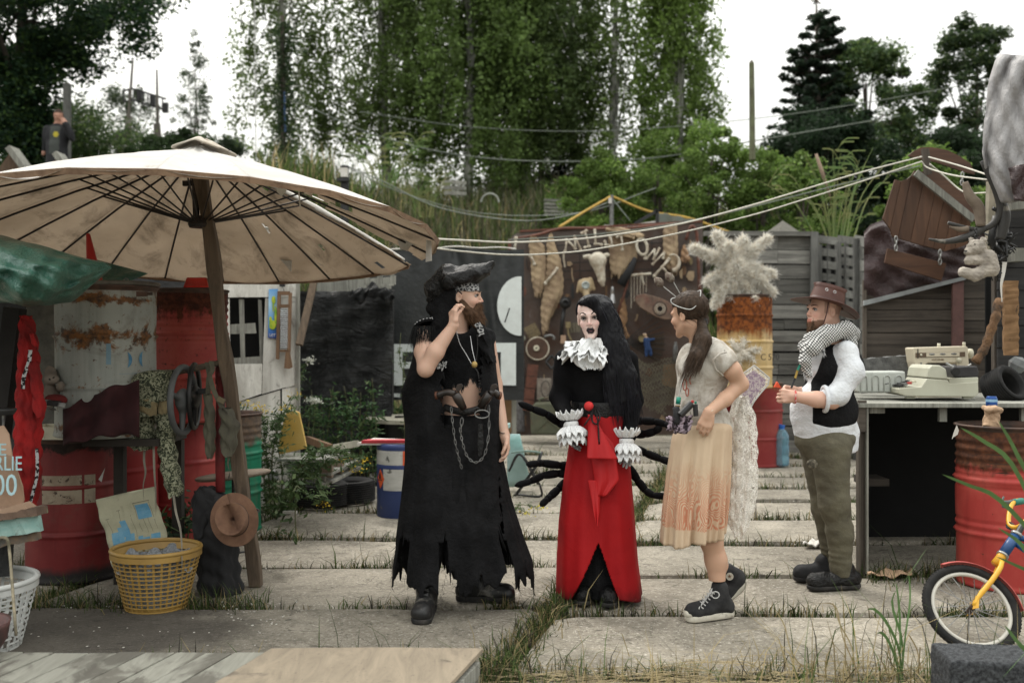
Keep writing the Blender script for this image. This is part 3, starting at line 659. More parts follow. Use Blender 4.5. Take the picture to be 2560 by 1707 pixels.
R0=ring(.96,0);R1=ring(1.0,h);R2=ring(.97,h);R3=ring(.93,.008)
for A,B_ in((R0,R1),(R1,R2),(R2,R3)):mb.add(A+B_,[(i,(i+1)%5,5+(i+1)%5,5+i)for i in range(5)])
mb.add(R3,[(0,1,2,3,4)]);mb.add(R0,[(4,3,2,1,0)]);mb.build('tray_shell',m_cream,t)
t=thing('enamel_jug','small pale blue enamel jug half hidden in shadow beside the cream tray','jug',P(258,1097,6.1));mb=MB();mb.lathe([(.03,0),(.045,.02),(.05,.05),(.035,.08),(.036,.1)],P(256,1094,6.3),20);mb.build('jug_body',mat('blue_enamel_mat',(.16,.22,.25),.35),t,True)
mb=MB();mb.tube(curve_pts([P(268,1090,6.1),P(278,1086,6.1),P(276,1076,6.1)],6),.006,6);mb.build('spout',mat('blue_enamel_mat2',(.3,.35,.36),.35),t,True)
m_plush=colmat('plush_mat',.95,160,.8,.006);m_plush_w=m_plush
t=thing('plush_rabbit','dirty grey plush animal with floppy ear sitting between red overalls and grey drum','plush toy',P(130,1000,5.7));f=Field(P(80,1040,5.55)-Vector((0,.0,0)),P(205,870,5.95)+Vector((0,.1,0)),.005)
q=lambda px,py,d=5.75:P(px,py,d)
f.ell(q(118,935),(.055,.055,.050)).ell(q(128,948,5.71),(.045,.035,.033)).ell(q(104,912),(.022,.02,.05),rotm(0,.15,0),k=.008).ell(q(120,982),(.062,.055,.062)).ell(q(151,966,5.70),(.022,.03,.030),k=.008).ell(q(169,981,5.64),(.042,.022,.034),k=.008).ell(q(102,990,5.68),(.03,.04,.035))
def pc(v):
 c_=np.tile(np.array([.22,.185,.15]),(len(v),1));pw=np.array(q(169,981,5.64));m=np.linalg.norm(v-pw,axis=1)<.052;c_[m]=(.42,.38,.31)
 for dx,dz,r in((-.014,.008,.008),(.012,.006,.008),(.010,-.012,.008),(-.016,-.010,.013)):
  k=(np.hypot(v[:,0]-pw[0]-dx,v[:,2]-pw[2]-dz)<r)&(v[:,1]<pw[1]);c_[k]=(.03,.02,.018)
 for px,py in((125,948),(133,944)):
  e=np.array(q(px,py,5.68));k=(np.hypot(v[:,0]-e[0],v[:,2]-e[2])<.005)&(v[:,1]<e[1]+.03);c_[k]=(.01,.01,.01)
 return c_*(.85+.3*smooth_noise(v,40))[:,None]
f.build('plush_body',m_plush,t,pc)
o=MB().ball(P(135,1000,5.72),(.085,.06,.035),20).build('red_cushion',mat('red_felt_mat',(.16,.02,.018),.95),None,True);tag(o,'dark red round cushion the plush animal sits on','cushion')
t=thing('tool_clutter','small black and silver metal gadgets piled on the cushion edge','gadget',P(133,1012,5.64));m_steel=mat('dull_steel_mat',(.22,.22,.21),.4,(.1,.1,.1),20,metal=.6)
for i,(px,py,w,h,mm)in enumerate([(112,1003,.05,.02,m_steel),(135,1008,.07,.03,m_blk),(153,1012,.04,.028,m_steel),(122,1013,.03,.014,m_cream),(128,1021,.045,.006,m_steel)]):
 MB().box(P(px,py,5.63),(w,.04,h),rotm(0,.1*i,.3*i)).build('gadget_part',mm,t,bevel=.003)
m_redc=mat('red_cloth_mat',(.34,.012,.012),.9,(.14,.006,.006),5,bs=120,bst=.4)
t=thing('red_overalls','bright red overalls with black and white braid hanging from the dark post','overalls',P(72,800,5.45))
loft([(790,62,68),(830,55,84),(875,52,92),(960,46,98),(1040,42,102),(1110,40,98),(1200,44,96),(1275,52,84)],5.45,.07,72,6,.22,3,.02).build('garment',m_redc,t,True)
loft([(905,72,92),(960,80,103),(1020,86,112),(1042,92,110)],5.38,.035,32,4,.15,5).build('sleeve',m_redc,t,True)
loft([(835,74,84),(858,80,92),(866,88,94)],5.38,.012,16,3,.1,5).build('collar',m_redc,t,True)
m_braid=NT('braid_mat');b_=m_braid.ramp(m_braid.noise(55,2,.5),[(.47,.01),(.5,.45)]);m_braid.set(b_,.9);m_braid=m_braid.m
strip([P(76,875,5.355),P(72,905,5.35),P(60,940,5.35),P(57,972,5.36)],.022).build('braid',m_braid,t);strip([P(92,1120,5.35),P(93,1180,5.35),P(84,1225,5.35),P(74,1262,5.36)],.018).build('braid',m_braid,t)
m_card=mat('cardboard_mat',(.36,.24,.165),.9,(.28,.19,.13),7,bs=60,bst=.2)
t=thing('cardboard_sign','curled cardboard sign with pale blue handwriting leaning at the left edge','sign',P(10,1270,4.9))
sh=[(-120,1090),(8,1063),(22,1085),(30,1140),(44,1180),(56,1215),(60,1250),(52,1268),(40,1273),(-120,1290)]
mb=MB().poly([P(x,y,4.9+.0006*abs(y-1180))for x,y in sh],(0,.008,0));mb.build('card',m_card,t)
MB().poly([P(x,y,4.85)for x,y in[(-120,1278),(0,1275),(50,1258),(68,1271),(40,1282),(-120,1300)]],(0,.1,-.004)).build('card_flap',m_card,t)
m_chalk=mat('pale_blue_chalk_mat',(.40,.58,.62),.9,bst=0)
text('E',.085,facing(P(6,1125,4.885)),m_chalk,'lettering',t,.002);text('ARLIE',.10,facing(P(8,1160,4.885)),m_chalk,'lettering',t,.002,.75);text('500',.15,facing(P(-2,1215,4.885)),m_chalk,'lettering',t,.002,.8)
t=thing('black_funnel','small black funnel cup hanging above the cardboard sign','cup',P(10,1020,5.0));MB().lathe([(.05,0),(.062,.02),(.064,.03),(.05,.026),(.01,.01)],P(8,1036,5.0),20).build('cup',m_blk,t,True);MB().tube([P(8,1036,5),P(8,1066,5)],.006).build('stem',m_steel,t)
def rough_board(name,a,b,w,h,m,parent,seed=0,n=22):
 rnd=random.Random(seed);a,b=Vector(a),Vector(b);d=(b-a).normalized();s_=Vector((-d.y,d.x,0)).normalized()if abs(d.z)<.9 else Vector((1,0,0));u=s_.cross(d)*-1;mb=MB()
 for i in range(n+1):
  p=lerp(a,b,i/n);e=(.0 if 0<i<n else 0)
  for sx,sz in((-1,-1),(1,-1),(1,1),(-1,1)):mb.v.append(tuple(p+s_*(sx*w/2+rnd.uniform(-.004,.004))+u*(sz*h/2+rnd.uniform(-.006,.004))))
 for i in range(n):
  for k in range(4):mb.f.append((i*4+k,i*4+(k+1)%4,(i+1)*4+(k+1)%4,(i+1)*4+k));mb.m.append(0)
 mb.f+=[(3,2,1,0),(n*4,n*4+1,n*4+2,n*4+3)];mb.m+=[0,0];return mb.build(name,m,parent)
t=thing('painted_bench','bench end with flaking turquoise paint and rough brown top plank at the left edge','bench',P(40,1330,4.9))
m_turq=mat('turquoise_paint_mat',(.20,.34,.31),.75,(.30,.42,.38),7,dirt=(.12,.11,.09),dsc=9,dlo=.55,dhi=.66,stretch=(1,1,2))
rough_board('top_plank',P(-160,1312,4.9),P(105,1274,4.9),.12,.036,mat('old_brown_mat',(.13,.085,.06),.9,(.07,.05,.04),9,dirt=(.18,.2,.12),dsc=11,dlo=.58,dhi=.64),t,1)
rough_board('apron_board',P(-160,1352,4.88),P(102,1303,4.88),.03,.085,m_turq,t,2)
rough_board('lower_board',P(-160,1385,4.92),P(97,1336,4.92),.05,.04,mat('rotten_wood_mat',(.09,.085,.075),.9,(.2,.13,.08),14),t,3)
MB().poly([P(-160,1370,5.1),P(30,1360,5.0),P(26,1440,5.0),P(-160,1450,5.1)],(0,.02,0)).build('black_cover',m_tarpk,t)
o=MB().tube(curve_pts([P(-10,1346,4.75),P(16,1345,4.72),P(24,1380,4.72),P(32,1480,4.6),P(40,1588,4.5)],14),[.008]*4+[.007]*11,7).build('crooked_stick',mat('pale_stick_mat',(.30,.26,.18),.85,(.1,.09,.06),12),None,True);tag(o,'pale crooked stick hooked over the painted bench, reaching into the white basket','stick')
def basket(name,label,cx,cy,z0,H,R0,R1,m,nv,nh,bar=.007,rim=.018,broken=0,skew=0):
 t=thing(name,label,'basket',(cx,cy,z0));rnd=random.Random(4)
 Rz=lambda q:R0+(R1-R0)*q
 mb=MB();mb.tube([(cx+(R1+.004)*math.cos(a),cy+(R1+.004)*math.sin(a),z0+H-.01)for a in np.linspace(0,2*PI,48,False)],rim*.72,8,True);mb.lathe([(R1-.02,H-.055),(R1+.0,H-.012)],(cx,cy,z0),48);mb.lathe([(R1+.012,H-.05),(R1+.012,H-.012)],(cx,cy,z0),48);mb.build('rim',m,t,True)
 for k in range(nv):
  a=2*PI*k/nv
  if broken and rnd.random()<broken:continue
  mb=MB();aw=bar*.8/R1
  mb.add([(cx+Rz(q)*math.cos(a+s_),cy+Rz(q)*math.sin(a+s_),z0+q*(H-.05))for q in(0,.35,.7,1)for s_ in(-aw,aw)],[(0,1,3,2),(2,3,5,4),(4,5,7,6)]);mb.build('upright',m,t,solid=.004)
 for j in range(nh):
  q=(j+.5)/nh;zz=z0+q*(H-.06);a0=0;a1=2*PI
  mb=MB();n_=64;h2=bar*.45
  vs=[(cx+(Rz(q)+.001)*math.cos(a),cy+(Rz(q)+.001)*math.sin(a),zz+s_)for a in np.linspace(0,2*PI,n_,False)for s_ in(-h2,h2)]
  fs=[(2*i,2*((i+1)%n_),2*((i+1)%n_)+1,2*i+1)for i in range(n_)if not(broken and math.sin(i*1.7+j*2.1)>1-broken)];mb.add(vs,fs);mb.build('hoop',m,t,solid=.003)
 mb=MB();mb.lathe([(.001,.004),(R0,.004),(R0+.004,.03)],(cx,cy,z0),40);mb.build('bottom',m,t,True);return t
m_yel=mat('yellow_plastic_mat',(.34,.21,.055),.5,(.27,.165,.045),4,bst=.1);m_whp=mat('white_plastic_mat',(.52,.53,.51),.5,(.42,.43,.41),5,bst=.1)
ybx,yby=(391-1280)/F*5.62,5.62
basket('yellow_laundry_basket','yellow plastic laundry basket filled with crumpled clear plastic, beside the leaning print',ybx,yby,.0,.345,.165,.235,m_yel,34,12,.008)
def crump(u,v):
 a=u*2*PI;r=.225*v;z=.27+.035*math.sin(u*40+v*11)*v+.02*math.sin(u*23-v*17);return(ybx+r*math.cos(a),yby+r*math.sin(a),z)
m_clear=mat('crumpled_plastic_mat',(.32,.34,.36),.2,(.16,.17,.18),30,bs=35,bst=1,bd=.03,spec=.8)
tb=thing('plastic_filling','crumpled clear plastic sheeting stuffed in the yellow basket','plastic sheet',(ybx,yby,.02));mb=MB().grid(60,8,crump);mb.lathe([(.155,.02),(.17,.1),(.19,.2),(.208,.28)],(ybx,yby,0),60,wob=lambda a,z:.03*math.sin(a*17+z*70));mb.build('sheet',m_clear,tb)
basket('white_laundry_basket','broken white plastic laundry basket at the left edge beside the boardwalk',-2.62,4.86,.0,.345,.2,.27,m_whp,36,10,.010,.02,.16)
o=MB().lathe([(.12,0),(.17,.08),(.18,.14),(.185,.16),(.17,.15),(.15,.05),(.001,.03)],P(-92,1650,4.25),28).build('dark_pot',mat('dark_pot_mat',(.03,.028,.026),.6,(.12,.05,.045),6),None,True);tag(o,'dark pot in the lower left corner in front of the white basket','pot')
t=thing('printed_cardboard','torn cream cardboard sheet with blue skyline print leaning on the red drum','cardboard',P(320,1490,5.95))
TL,TR,BR,BL=P(240,1248,6.07),P(384,1216,6.07),P(452,1470,5.9),P(305,1498,5.82)
def cb(u,v):p=lerp(lerp(BL,BR,u),lerp(TL,TR,u),v);return p+Vector((.006*math.sin(v*13),.008*math.sin(v*30+u*4)-.006*math.sin(u*9),0))
m_creamc=mat('cream_card_mat',(.42,.40,.28),.85,(.34,.33,.23),6,dirt=(.2,.18,.13),dsc=7,dlo=.6,dhi=.75,bs=14,bst=.4,bd=.02)
MB().grid(20,40,cb).build('sheet',m_creamc,t,True,solid=.007)
m_blc=mat('sky_blue_print_mat',(.10,.27,.40),.8,(.16,.33,.44),20,bst=0)
def cbr(name,u0,u1,v0,v1,m):
 MB().grid(4,4,lambda u,v:Vector(cb(lerp(u0,u1,u),lerp(v0,v1,v)))+Vector((0,-.0055,0))).build(name,m,t)
for i,(u0,u1,v0,v1)in enumerate([(.10,.22,.50,.64),(.22,.30,.51,.68),(.30,.40,.54,.74),(.40,.46,.50,.60),(.52,.6,.48,.56),(.6,.72,.47,.54),(.74,.9,.48,.56),(.62,.86,.72,.86)]):cbr('printed_building',u0,u1,v0,v1,m_blc)
m_lnp=mat('thin_print_mat',(.14,.13,.09),.8,bst=0)
for i,(u0,u1,v0,v1)in enumerate([(.12,.125,.62,.78),(.10,.16,.78,.785),(.33,.335,.74,.84),(.30,.36,.84,.845),(.5,.505,.56,.78),(.6,.605,.6,.88),(.6,.9,.88,.886),(.88,.885,.6,.88),(.7,.705,.58,.72),(.78,.785,.58,.72)]):cbr('printed_line',u0,u1,v0,v1,m_lnp)
for i in range(3):cbr('printed_cloud',.2+.18*i,.24+.18*i,.72+.04*i,.86+.02*i,m_creamc)
t=thing('round_stool','round thin wooden disc on a black metal frame behind the parasol pole','stool',P(582,1300,6.75));c=P(583,1187,6.75)
MB().lathe([(.001,-.012),(.24,-.012),(.25,-.004),(.25,.004),(.24,.010),(.001,.010)],c,36,rotm(-.02,-.10,0)).build('seat',wood('disc_wood',(.24,.19,.14),(.10,.08,.06),0),t)
mb=MB()
for dx in(-.1,0,.1):mb.tube([c+Vector((dx,0,-.02)),c+Vector((dx*1.4,.02,-.62))],.011)
mb.tube([c+Vector((.17*math.cos(a),.17*math.sin(a),-.25))for a in np.linspace(0,2*PI,24,False)],.007,6,True);mb.tube([c+Vector((.14*math.cos(a),.14*math.sin(a),-.5))for a in np.linspace(0,2*PI,24,False)],.007,6,True);mb.build('frame',m_blk,t)
m_blkc=mat('black_cloth_mat',(.010,.010,.011),.85,(.018,.018,.019),8,bs=25,bst=.5,bd=.01)
t=thing('black_bundle','heavy black canvas bundle tied round the red pole, at the foot of the parasol pole','bundle',P(545,1490,5.95))
loft([(1222,492,535),(1245,482,575),(1290,484,590),(1370,492,594),(1440,498,600),(1478,500,606),(1492,505,600)],5.95,.12,64,6,.12,9,.02).build('canvas',m_blkc,t,True)
loft([(1216,500,514),(1232,486,540),(1300,482,520),(1340,488,510)],5.85,.03,32,3,.25,12,.03).build('loose_flap',m_blkc,t,True)
o=MB().tube([P(551,1230,5.95),P(550,1100,6.0),P(553,915,6.05)],.028,16).build('red_pole',mat('red_pole_mat',(.16,.022,.022),.5,(.10,.015,.015),12),None,True);tag(o,'dark red steel pole standing upright out of the black bundle','pole')
o=MB().tube([P(553,960,6.05),P(553,912,6.05)],.035,16).build('pole_sleeve',mat('red_pole_mat2',(.18,.03,.03),.5,(.10,.015,.015),12),bpy.data.objects['red_pole'],True)
m_felt=mat('brown_felt_mat',(.19,.105,.065),.95,(.13,.07,.045),14,bs=200,bst=.5)
def hat_mesh(name,label,C,R,r_brim,r_crown,h,m,band,tilt=0,pinch=.25,curl=.3,parent=None,sx=1.15):
 t=thing(name,label,'hat',C)if label else parent
 def f(u,v):
  a=u*2*PI
  if v<.45:
   q=v/.45;r=lerp(r_brim,r_crown,q);z=curl*r_brim*(abs(math.cos(a))**2.2)*(1-q)**1.7
  else:
   q=(v-.45)/.55;r=r_crown*math.cos(min(1,max(0,(q-.55)/.45))*PI/2*.98)if q>.55 else r_crown*(1-.12*q/.55);z=h*min(1,q/.62)
   if q>.55:z=h*(1-.05*((q-.55)/.45))-pinch*h*math.exp(-((math.sin(a)*r/r_crown)/.35)**2)*((q-.55)/.45)**.6*.9
   z+=.02*h*math.sin(a)
   r*=1-.16*math.exp(-((q-.75)/.25)**2)*(abs(math.cos(a+.0))**4 if math.sin(a+PI/2)>0 else 0)
  return C+R@Vector((r*math.cos(a)*sx,r*math.sin(a),z))
 mb=MB().grid(56,30,f);mb.build('crown_and_brim',m,t,True,solid=.004,sub=0)
 mb=MB().lathe([(r_crown*1.012,.006),(r_crown*1.01,.014),(r_crown*.985,h*.24),(r_crown*.97,h*.25)],C,48,R,sx=sx);mb.build('hat_band',band,t,True);return t
hat_mesh('felt_hat','brown felt hat with dark band hung on the black bundle by the parasol pole',P(586,1298,5.76),Matrix.Rotation(.25,3,'Y')@Matrix.Rotation(1.33,3,'X')@Matrix.Rotation(.6,3,'Z')@Matrix.Rotation(PI/2,3,'Z'),.136,.084,.12,m_felt,mat('dark_band_mat',(.035,.022,.018),.9),pinch=.75,curl=-.12)
m_br=mat('old_branch_mat',(.12,.095,.07),.85,(.07,.055,.04),12,stretch=(1,6,6))
o=MB().tube(curve_pts([P(370,950,5.96),P(430,932,5.96),P(500,918,5.97),P(556,905,5.98)],10),[.024,.024,.023,.022,.02,.02,.02,.019,.019,.018,.018],10).build('hanging_bar',m_br,None,True);tag(o,'round wooden bar tied to the parasol pole, carrying wheels and clothes','bar')
def wheel(label,px,py,D,R,thick,yaw,m,roll=0):
 t=thing('steering_wheel',label,'steering wheel',P(px,py,D),'steering wheels');c=P(px,py,D);M_=(Matrix.Rotation(yaw,3,'Z')@Matrix.Rotation(roll,3,'Y'))
 pt=lambda a,r,y=0:c+M_@Vector((r*math.cos(a),y,r*math.sin(a)))
 MB().tube([pt(a,R)for a in np.linspace(0,2*PI,48,False)],thick,10,True).build('rim',m,t,True)
 f=Field(c-Vector((R,R,R)),c+Vector((R,R,R)),.006);f.ell(pt(0,0),(R*.42,.04,R*.36),M_.copy(),k=.02)
 for a in(.15,PI-.15,-PI/2):f.cap(pt(a,R*.2),pt(a,R*.98),.024,.012,.02)
 f.build('hub',m,t);return t
m_gw=mat('grey_rubber_mat',(.085,.09,.09),.6,(.06,.063,.063),8);wheel('grey car steering wheel with thick hub hanging edge-on from the bar',458,1000,5.86,.195,.018,1.52,m_gw,.1)
wheel('black car steering wheel hanging behind the grey one on the bar',486,990,6.0,.19,.015,1.72,m_blk)
m_camo=NT('camo_mat');s=m_camo;b_=s.ramp(s.noise(38,3,.55,2.2),[(.44,(.022,.028,.016)),(.5,(.10,.11,.06)),(.56,(.26,.26,.18))]);s.set(b_,.95).bump(s.noise(30,4,.6,1.5),.6,.01);m_camo=m_camo.m
t=thing('camouflage_jacket','green and white patterned camouflage jacket folded over the bar, sleeves hanging down','jacket',P(380,930,5.85))
loft([(926,380,436),(934,345,440),(950,325,432),(985,311,424),(1020,312,420),(1040,322,420)],5.84,.10,56,5,.08,21,.01).build('folded_body',m_camo,t,True)
loft([(1030,320,388),(1080,319,386),(1110,322,384),(1122,336,378)],5.85,.07,40,5,.12,23,.01).build('sleeve',m_camo,t,True)
loft([(1030,388,432),(1080,392,434),(1140,400,442),(1200,410,452),(1230,422,456),(1240,424,450)],5.83,.05,40,5,.14,24,.01).build('sleeve',m_camo,t,True)
m_tan=mat('tan_lining_mat',(.24,.19,.10),.9,(.15,.12,.065),12,bs=20,bst=.8,bd=.02)
loft([(997,342,380),(1010,336,394),(1028,348,394),(1038,366,390)],5.76,.02,32,4,.12,25).build('lining',m_tan,t,True);loft([(1003,398,420),(1020,397,420),(1034,398,416)],5.76,.02,24,3,.12,26).build('lining',m_tan,t,True)
for a in([P(362,1115,5.84),P(360,1150,5.82),P(364,1180,5.83),P(358,1215,5.82),P(360,1262,5.84)],[P(384,1110,5.8),P(386,1180,5.8),P(390,1240,5.8),P(389,1302,5.8)],[P(434,1238,5.7),P(440,1280,5.68),P(452,1330,5.6),P(455,1400,5.45),P(453,1470,5.42)]):strip(a,.013,tw=2).build('tape_tie',mat('tape_mat',(.22,.20,.16),.9),t)
m_ol=mat('olive_canvas_mat',(.10,.095,.065),.92,(.065,.06,.045),9,bs=70,bst=.5)
t=thing('canvas_bag','crumpled olive canvas shoulder bag hanging from the bar by its strap','bag',P(560,1050,5.85))
loft([(1020,548,575),(1040,552,588),(1062,553,598),(1078,550,594),(1100,552,592),(1130,556,584),(1140,564,580)],5.86,.045,48,5,.16,31,.01).build('bag_body',m_ol,t,True)
loft([(985,510,528),(1030,512,536),(1090,511,537),(1120,515,536),(1145,520,530)],5.88,.03,40,4,.2,32,.02).build('bag_flap',m_ol,t,True)
for a,w in(([P(518,905,5.93),P(524,940,5.9),P(536,980,5.85),P(556,1020,5.83)],.03),([P(528,902,5.93),P(531,925,5.9),P(522,945,5.9),P(520,990,5.9)],.03)):strip(a,w).build('strap',m_ol,t)
MB().box(P(553,1000,5.82),(.045,.012,.03),rotm(0,.5,0)).build('buckle',mat('brass_dull_mat',(.16,.13,.08),.5,metal=.5),t);strip([P(572,1140,5.86),P(570,1160,5.85),P(574,1180,5.86),P(571,1198,5.86)],.012,tw=3).build('tie',m_ol,t)
t=thing('door_bracket','small black metal bracket dangling between steering wheel and canvas bag','bracket',P(508,985,5.95));MB().box(P(505,978,5.95),(.05,.02,.035)).box(P(516,985,5.95),(.02,.02,.075)).build('bracket_plate',m_blk,t,bevel=.003)
m_gt=mat('green_tarp_mat',(.030,.105,.075),.32,(.022,.08,.058),3,bs=7,bst=.9,bd=.04,spec=.6,vary=0)
def tarp(u,v):
 px=-170+u*448;a=v*2*PI;top=interp(px,[-170,0,120,200,262,278],[560,588,620,642,655,666]);bot=interp(px,[-170,0,60,110,180,240,278],[745,756,768,764,748,705,672])
 c=(top+bot)/2;h=(bot-top)/2;D=5.0-.42*(1-u)*0+.45*math.cos(a)*min(1,(1-u)*2.5+.04)
 ridge=10*math.sin(u*9+2.5*math.sin(a*2))+7*math.sin(a*5+u*13)+4*math.sin(u*31+a*3)
 s_=math.sin(a);y=c-h*s_*(1 if s_>0 else 1)+ridge*min(1,(1-u)*3)*(.15+.5*abs(math.cos(a))if s_>-.3 else .8)*.8
 return P(px,y,D-.10*math.cos(a+u*5)*min(1,(1-u)*2)-.028*math.sin(u*38+a*4)*min(1,(1-u)*4)-.02*math.sin(a*11-u*17)*min(1,(1-u)*4))
o=MB().grid(90,56,tarp).build('green_tarpaulin',m_gt,None,True);tag(o,'dark green crumpled tarpaulin rolled along the roof edge at the upper left','tarp')
t=thing('tarpaulin_corner','flat corner of green tarpaulin with metal eyelet behind the drums','tarp',P(300,690,6.4));MB().grid(14,6,lambda u,v:lerp(lerp(P(225,645,6.5),P(372,684,6.5),u),lerp(P(225,722,6.3),P(268,722,6.3),u),v)+Vector((0,.02*math.sin(u*12+v*5),0))).build('sheet',m_gt,t,True)
MB().tube([P(315+6*math.cos(a),702+6*math.sin(a),6.3)for a in np.linspace(0,2*PI,14,False)],.004,5,True).build('eyelet',m_steel,t);MB().tube(curve_pts([P(316,708,6.3),P(320,716,6.3),P(318,724,6.3)],5),.003,4).build('cord',m_blk,t)
t=thing('plank_gable','pair of brown boards set like a gable behind the parasol at far left','boards',P(100,440,15));m_brd=wood('brown_board',(.12,.08,.05),(.06,.04,.03),2)
for a,b in(((30,372),(95,460)),((146,386),(185,440))):MB().beam(P(*a,15),P(*b,15),.08,.3).build('barge_board',w_grey,t)
for pl in([(30,375),(88,455),(40,470),(-10,430)],[(146,388),(180,435),(150,470),(100,450)]):MB().poly([P(x,y,15.05)for x,y in pl],(0,.04,0)).build('board',m_brd,t)
# == PARASOL ==
par=thing('parasol','huge weathered parasol with white top, underside coloured tan for stains and shade, and torn panels on a wooden post','parasol',P(640,1465,6.1))
pc_=Vector((-1.85,5.87,0));RP=1.42;NR=22;A0=math.radians(2.2);DA=2*PI/NR
def canopy(a,q,dz=0):
 r=RP*q;x=pc_.x+r*math.cos(a);y=pc_.y+r*math.sin(a);zr=2.11-.119*(y-5.87)
 return Vector((x,y,zr+interp(q,[0,.04,.12,.3,.5,.75,1],[.545,.53,.47,.385,.29,.155,0])+dz))
m_top=NT('canvas_top_mat');s=m_top
b_=s.mix(s.ramp(s.noise(2.5,8,.65,.5),[(.45,0),(.75,.6)]),(.68,.665,.63),(.48,.44,.38));b_=s.mix(s.ramp(s.noise(9,8,.75,.4),[(.60,0),(.70,.5)]),b_,(.22,.18,.13));s.set(b_,.85,0,.3).bump(s.noise(60,4,.6),.15,.003)
tr=s.nd('ShaderNodeBsdfTranslucent');s.ln(b_,tr.inputs[0]);mx=s.nd('ShaderNodeMixShader');mx.inputs[0].default_value=.36;s.ln(s.b.outputs[0],mx.inputs[1]);s.ln(tr.outputs[0],mx.inputs[2]);s.ln(mx.outputs[0],s.out.inputs[0]);m_top=m_top.m
m_und=NT('canvas_under_mat');s=m_und  # same cloth as the top; the tan mixes dirt with painted-in shade
b_=s.mix(s.ramp(s.noise(1.6,8,.6,.4),[(.35,0),(.7,1)]),(.52,.42,.32),(.36,.285,.21));b_=s.mix(s.ramp(s.noise(2.8,9,.72,.5,(1.6,1,1)),[(.50,0),(.68,.8)]),b_,(.15,.115,.08));b_=s.mix(s.ramp(s.noise(45,4,.7),[(.66,0),(.70,.7)]),b_,(.06,.04,.03))
s.set(b_,.9,0,.2).bump(s.noise(14,6,.65),.3,.01)
tr=s.nd('ShaderNodeBsdfTranslucent');s.ln(b_,tr.inputs[0]);mx=s.nd('ShaderNodeMixShader');mx.inputs[0].default_value=.60;s.ln(s.b.outputs[0],mx.inputs[1]);s.ln(tr.outputs[0],mx.inputs[2]);s.ln(mx.outputs[0],s.out.inputs[0]);m_und=m_und.m
m_hem=mat('canvas_hem_mat',(.30,.20,.13),.9,(.16,.10,.065),10)
m_blm=mat('black_metal_mat',(.010,.010,.010),.5,(.03,.02,.015),30)
for k in range(NR):
 a0=A0+k*DA;a1=a0+DA;rnd=random.Random(k);deg=math.degrees(a0)%360;torn=17<deg<34
 sg=rnd.uniform(.008,.03);tx=rnd.random()*6
 def f(u,v,a0=a0,a1=a1,sg=sg,tx=tx):
  q=.03+.97*v;a=lerp(a0,a1,u);straight=math.cos(DA/2)/math.cos((u-.5)*DA)
  p=canopy(a,q*lerp(1,straight,v));p.z-=sg*math.sin(PI*u)*(.4+v)+.004*math.sin(v*20+tx)*math.sin(PI*u);return p
 msk=None
 if torn:msk=lambda u,v:(u<.42-.1*math.sin(v*23)*.4 and v>.52)or v<.16 or(u>.93-.05*math.sin(v*31))
 elif 1<deg<17:msk=lambda u,v:not(.45<v<.62 and .3+.2*math.sin(v*40)<u<.62+.1*math.sin(v*57))
 elif 34<deg<50:msk=lambda u,v:not((u-.5)**2+((v-.93)*1.2)**2<.0016 or(v>.14 and v<.3 and u<.5))
 elif 50<deg<84:msk=lambda u,v,c=(rnd.uniform(.3,.7),rnd.uniform(.5,.9)):abs(u-c[0])+abs((v-c[1])*2)>.07
 mb=MB().grid(18,40,f,msk);o=mb.build('canopy_panel',[m_und,m_top],par,True)
 md=o.modifiers.new('cloth','SOLIDIFY');md.thickness=.003;md.material_offset=1;md.offset=1
 if not torn:
  MB().add([canopy(a0,1.0,-.0),canopy(a1,1.0,-.0),canopy(a1,.992,-.032),canopy(a0,.992,-.032)],[(0,1,2,3)]).build('hem',m_hem,par,solid=.004)
 MB().tube([canopy(a0,q,-.012-.012*(q<.9))for q in(.03,.12,.3,.5,.75,.99)],.0065,6).build('rib',m_blm,par)
hub=P(500,562,5.92)
for k in range(NR):
 a=A0+k*DA;MB().tube([hub+Vector((.05*math.cos(a),.05*math.sin(a),.012)),canopy(a,.46,-.02)],.0055,5).build('strut',m_blm,par)
MB().lathe([(.001,-.02),(.06,-.018),(.07,0),(.065,.03),(.05,.05)],hub,24).build('runner',m_blm,par);MB().tube([hub+Vector((-.015,-.02,.0)),hub+Vector((-.02,-.03,.27))],.02).box(hub+Vector((-.06,-.03,.24)),(.06,.03,.03)).build('latch',m_blm,par)
MB().grid(40,8,lambda u,v:canopy(u*2*PI,.015+.10*v*(1+.25*math.sin(u*2*PI*5)),.035+.012*math.sin(u*2*PI*3))+Vector((.02,0,0))).build('crown_cap',mat('cap_cloth_mat',(.46,.42,.36),.9,(.30,.26,.2),8,dirt=(.15,.11,.08),dsc=6),par,True,solid=.01)
m_post=wood('post_wood',(.15,.11,.075),(.07,.052,.038),2,1,.85,.1,.8)
pt,pb=Vector((-1.85,5.87,2.62)),P(640,1465,6.1);mb=MB();n=30
for i in range(n+1):
 p=lerp(pb,pt,i/n);w=.037+.004*math.sin(i*.9)+random.uniform(-.0015,.0015);p=p+Vector((.006*math.sin(i*.6),0,0))
 for sx,sy in((-1,-1),(1,-1),(1,1),(-1,1)):mb.v.append((p.x+sx*w,p.y+sy*w*.9,p.z))
for i in range(n):
 for k in range(4):mb.f.append((i*4+k,i*4+(k+1)%4,(i+1)*4+(k+1)%4,(i+1)*4+k));mb.m.append(0)
mb.f+=[(3,2,1,0),(n*4,n*4+1,n*4+2,n*4+3)];mb.m+=[0,0];mb.build('post',m_post,par,bevel=.006)
m_rag=mat('white_rag_mat',(.62,.60,.56),.9,(.5,.47,.42),12)
def rag(pts,m=m_rag,name='torn_flap',parent=par):MB().add([Vector(p)for p in pts],[tuple(range(len(pts)))]).build(name,m,parent,solid=.002)
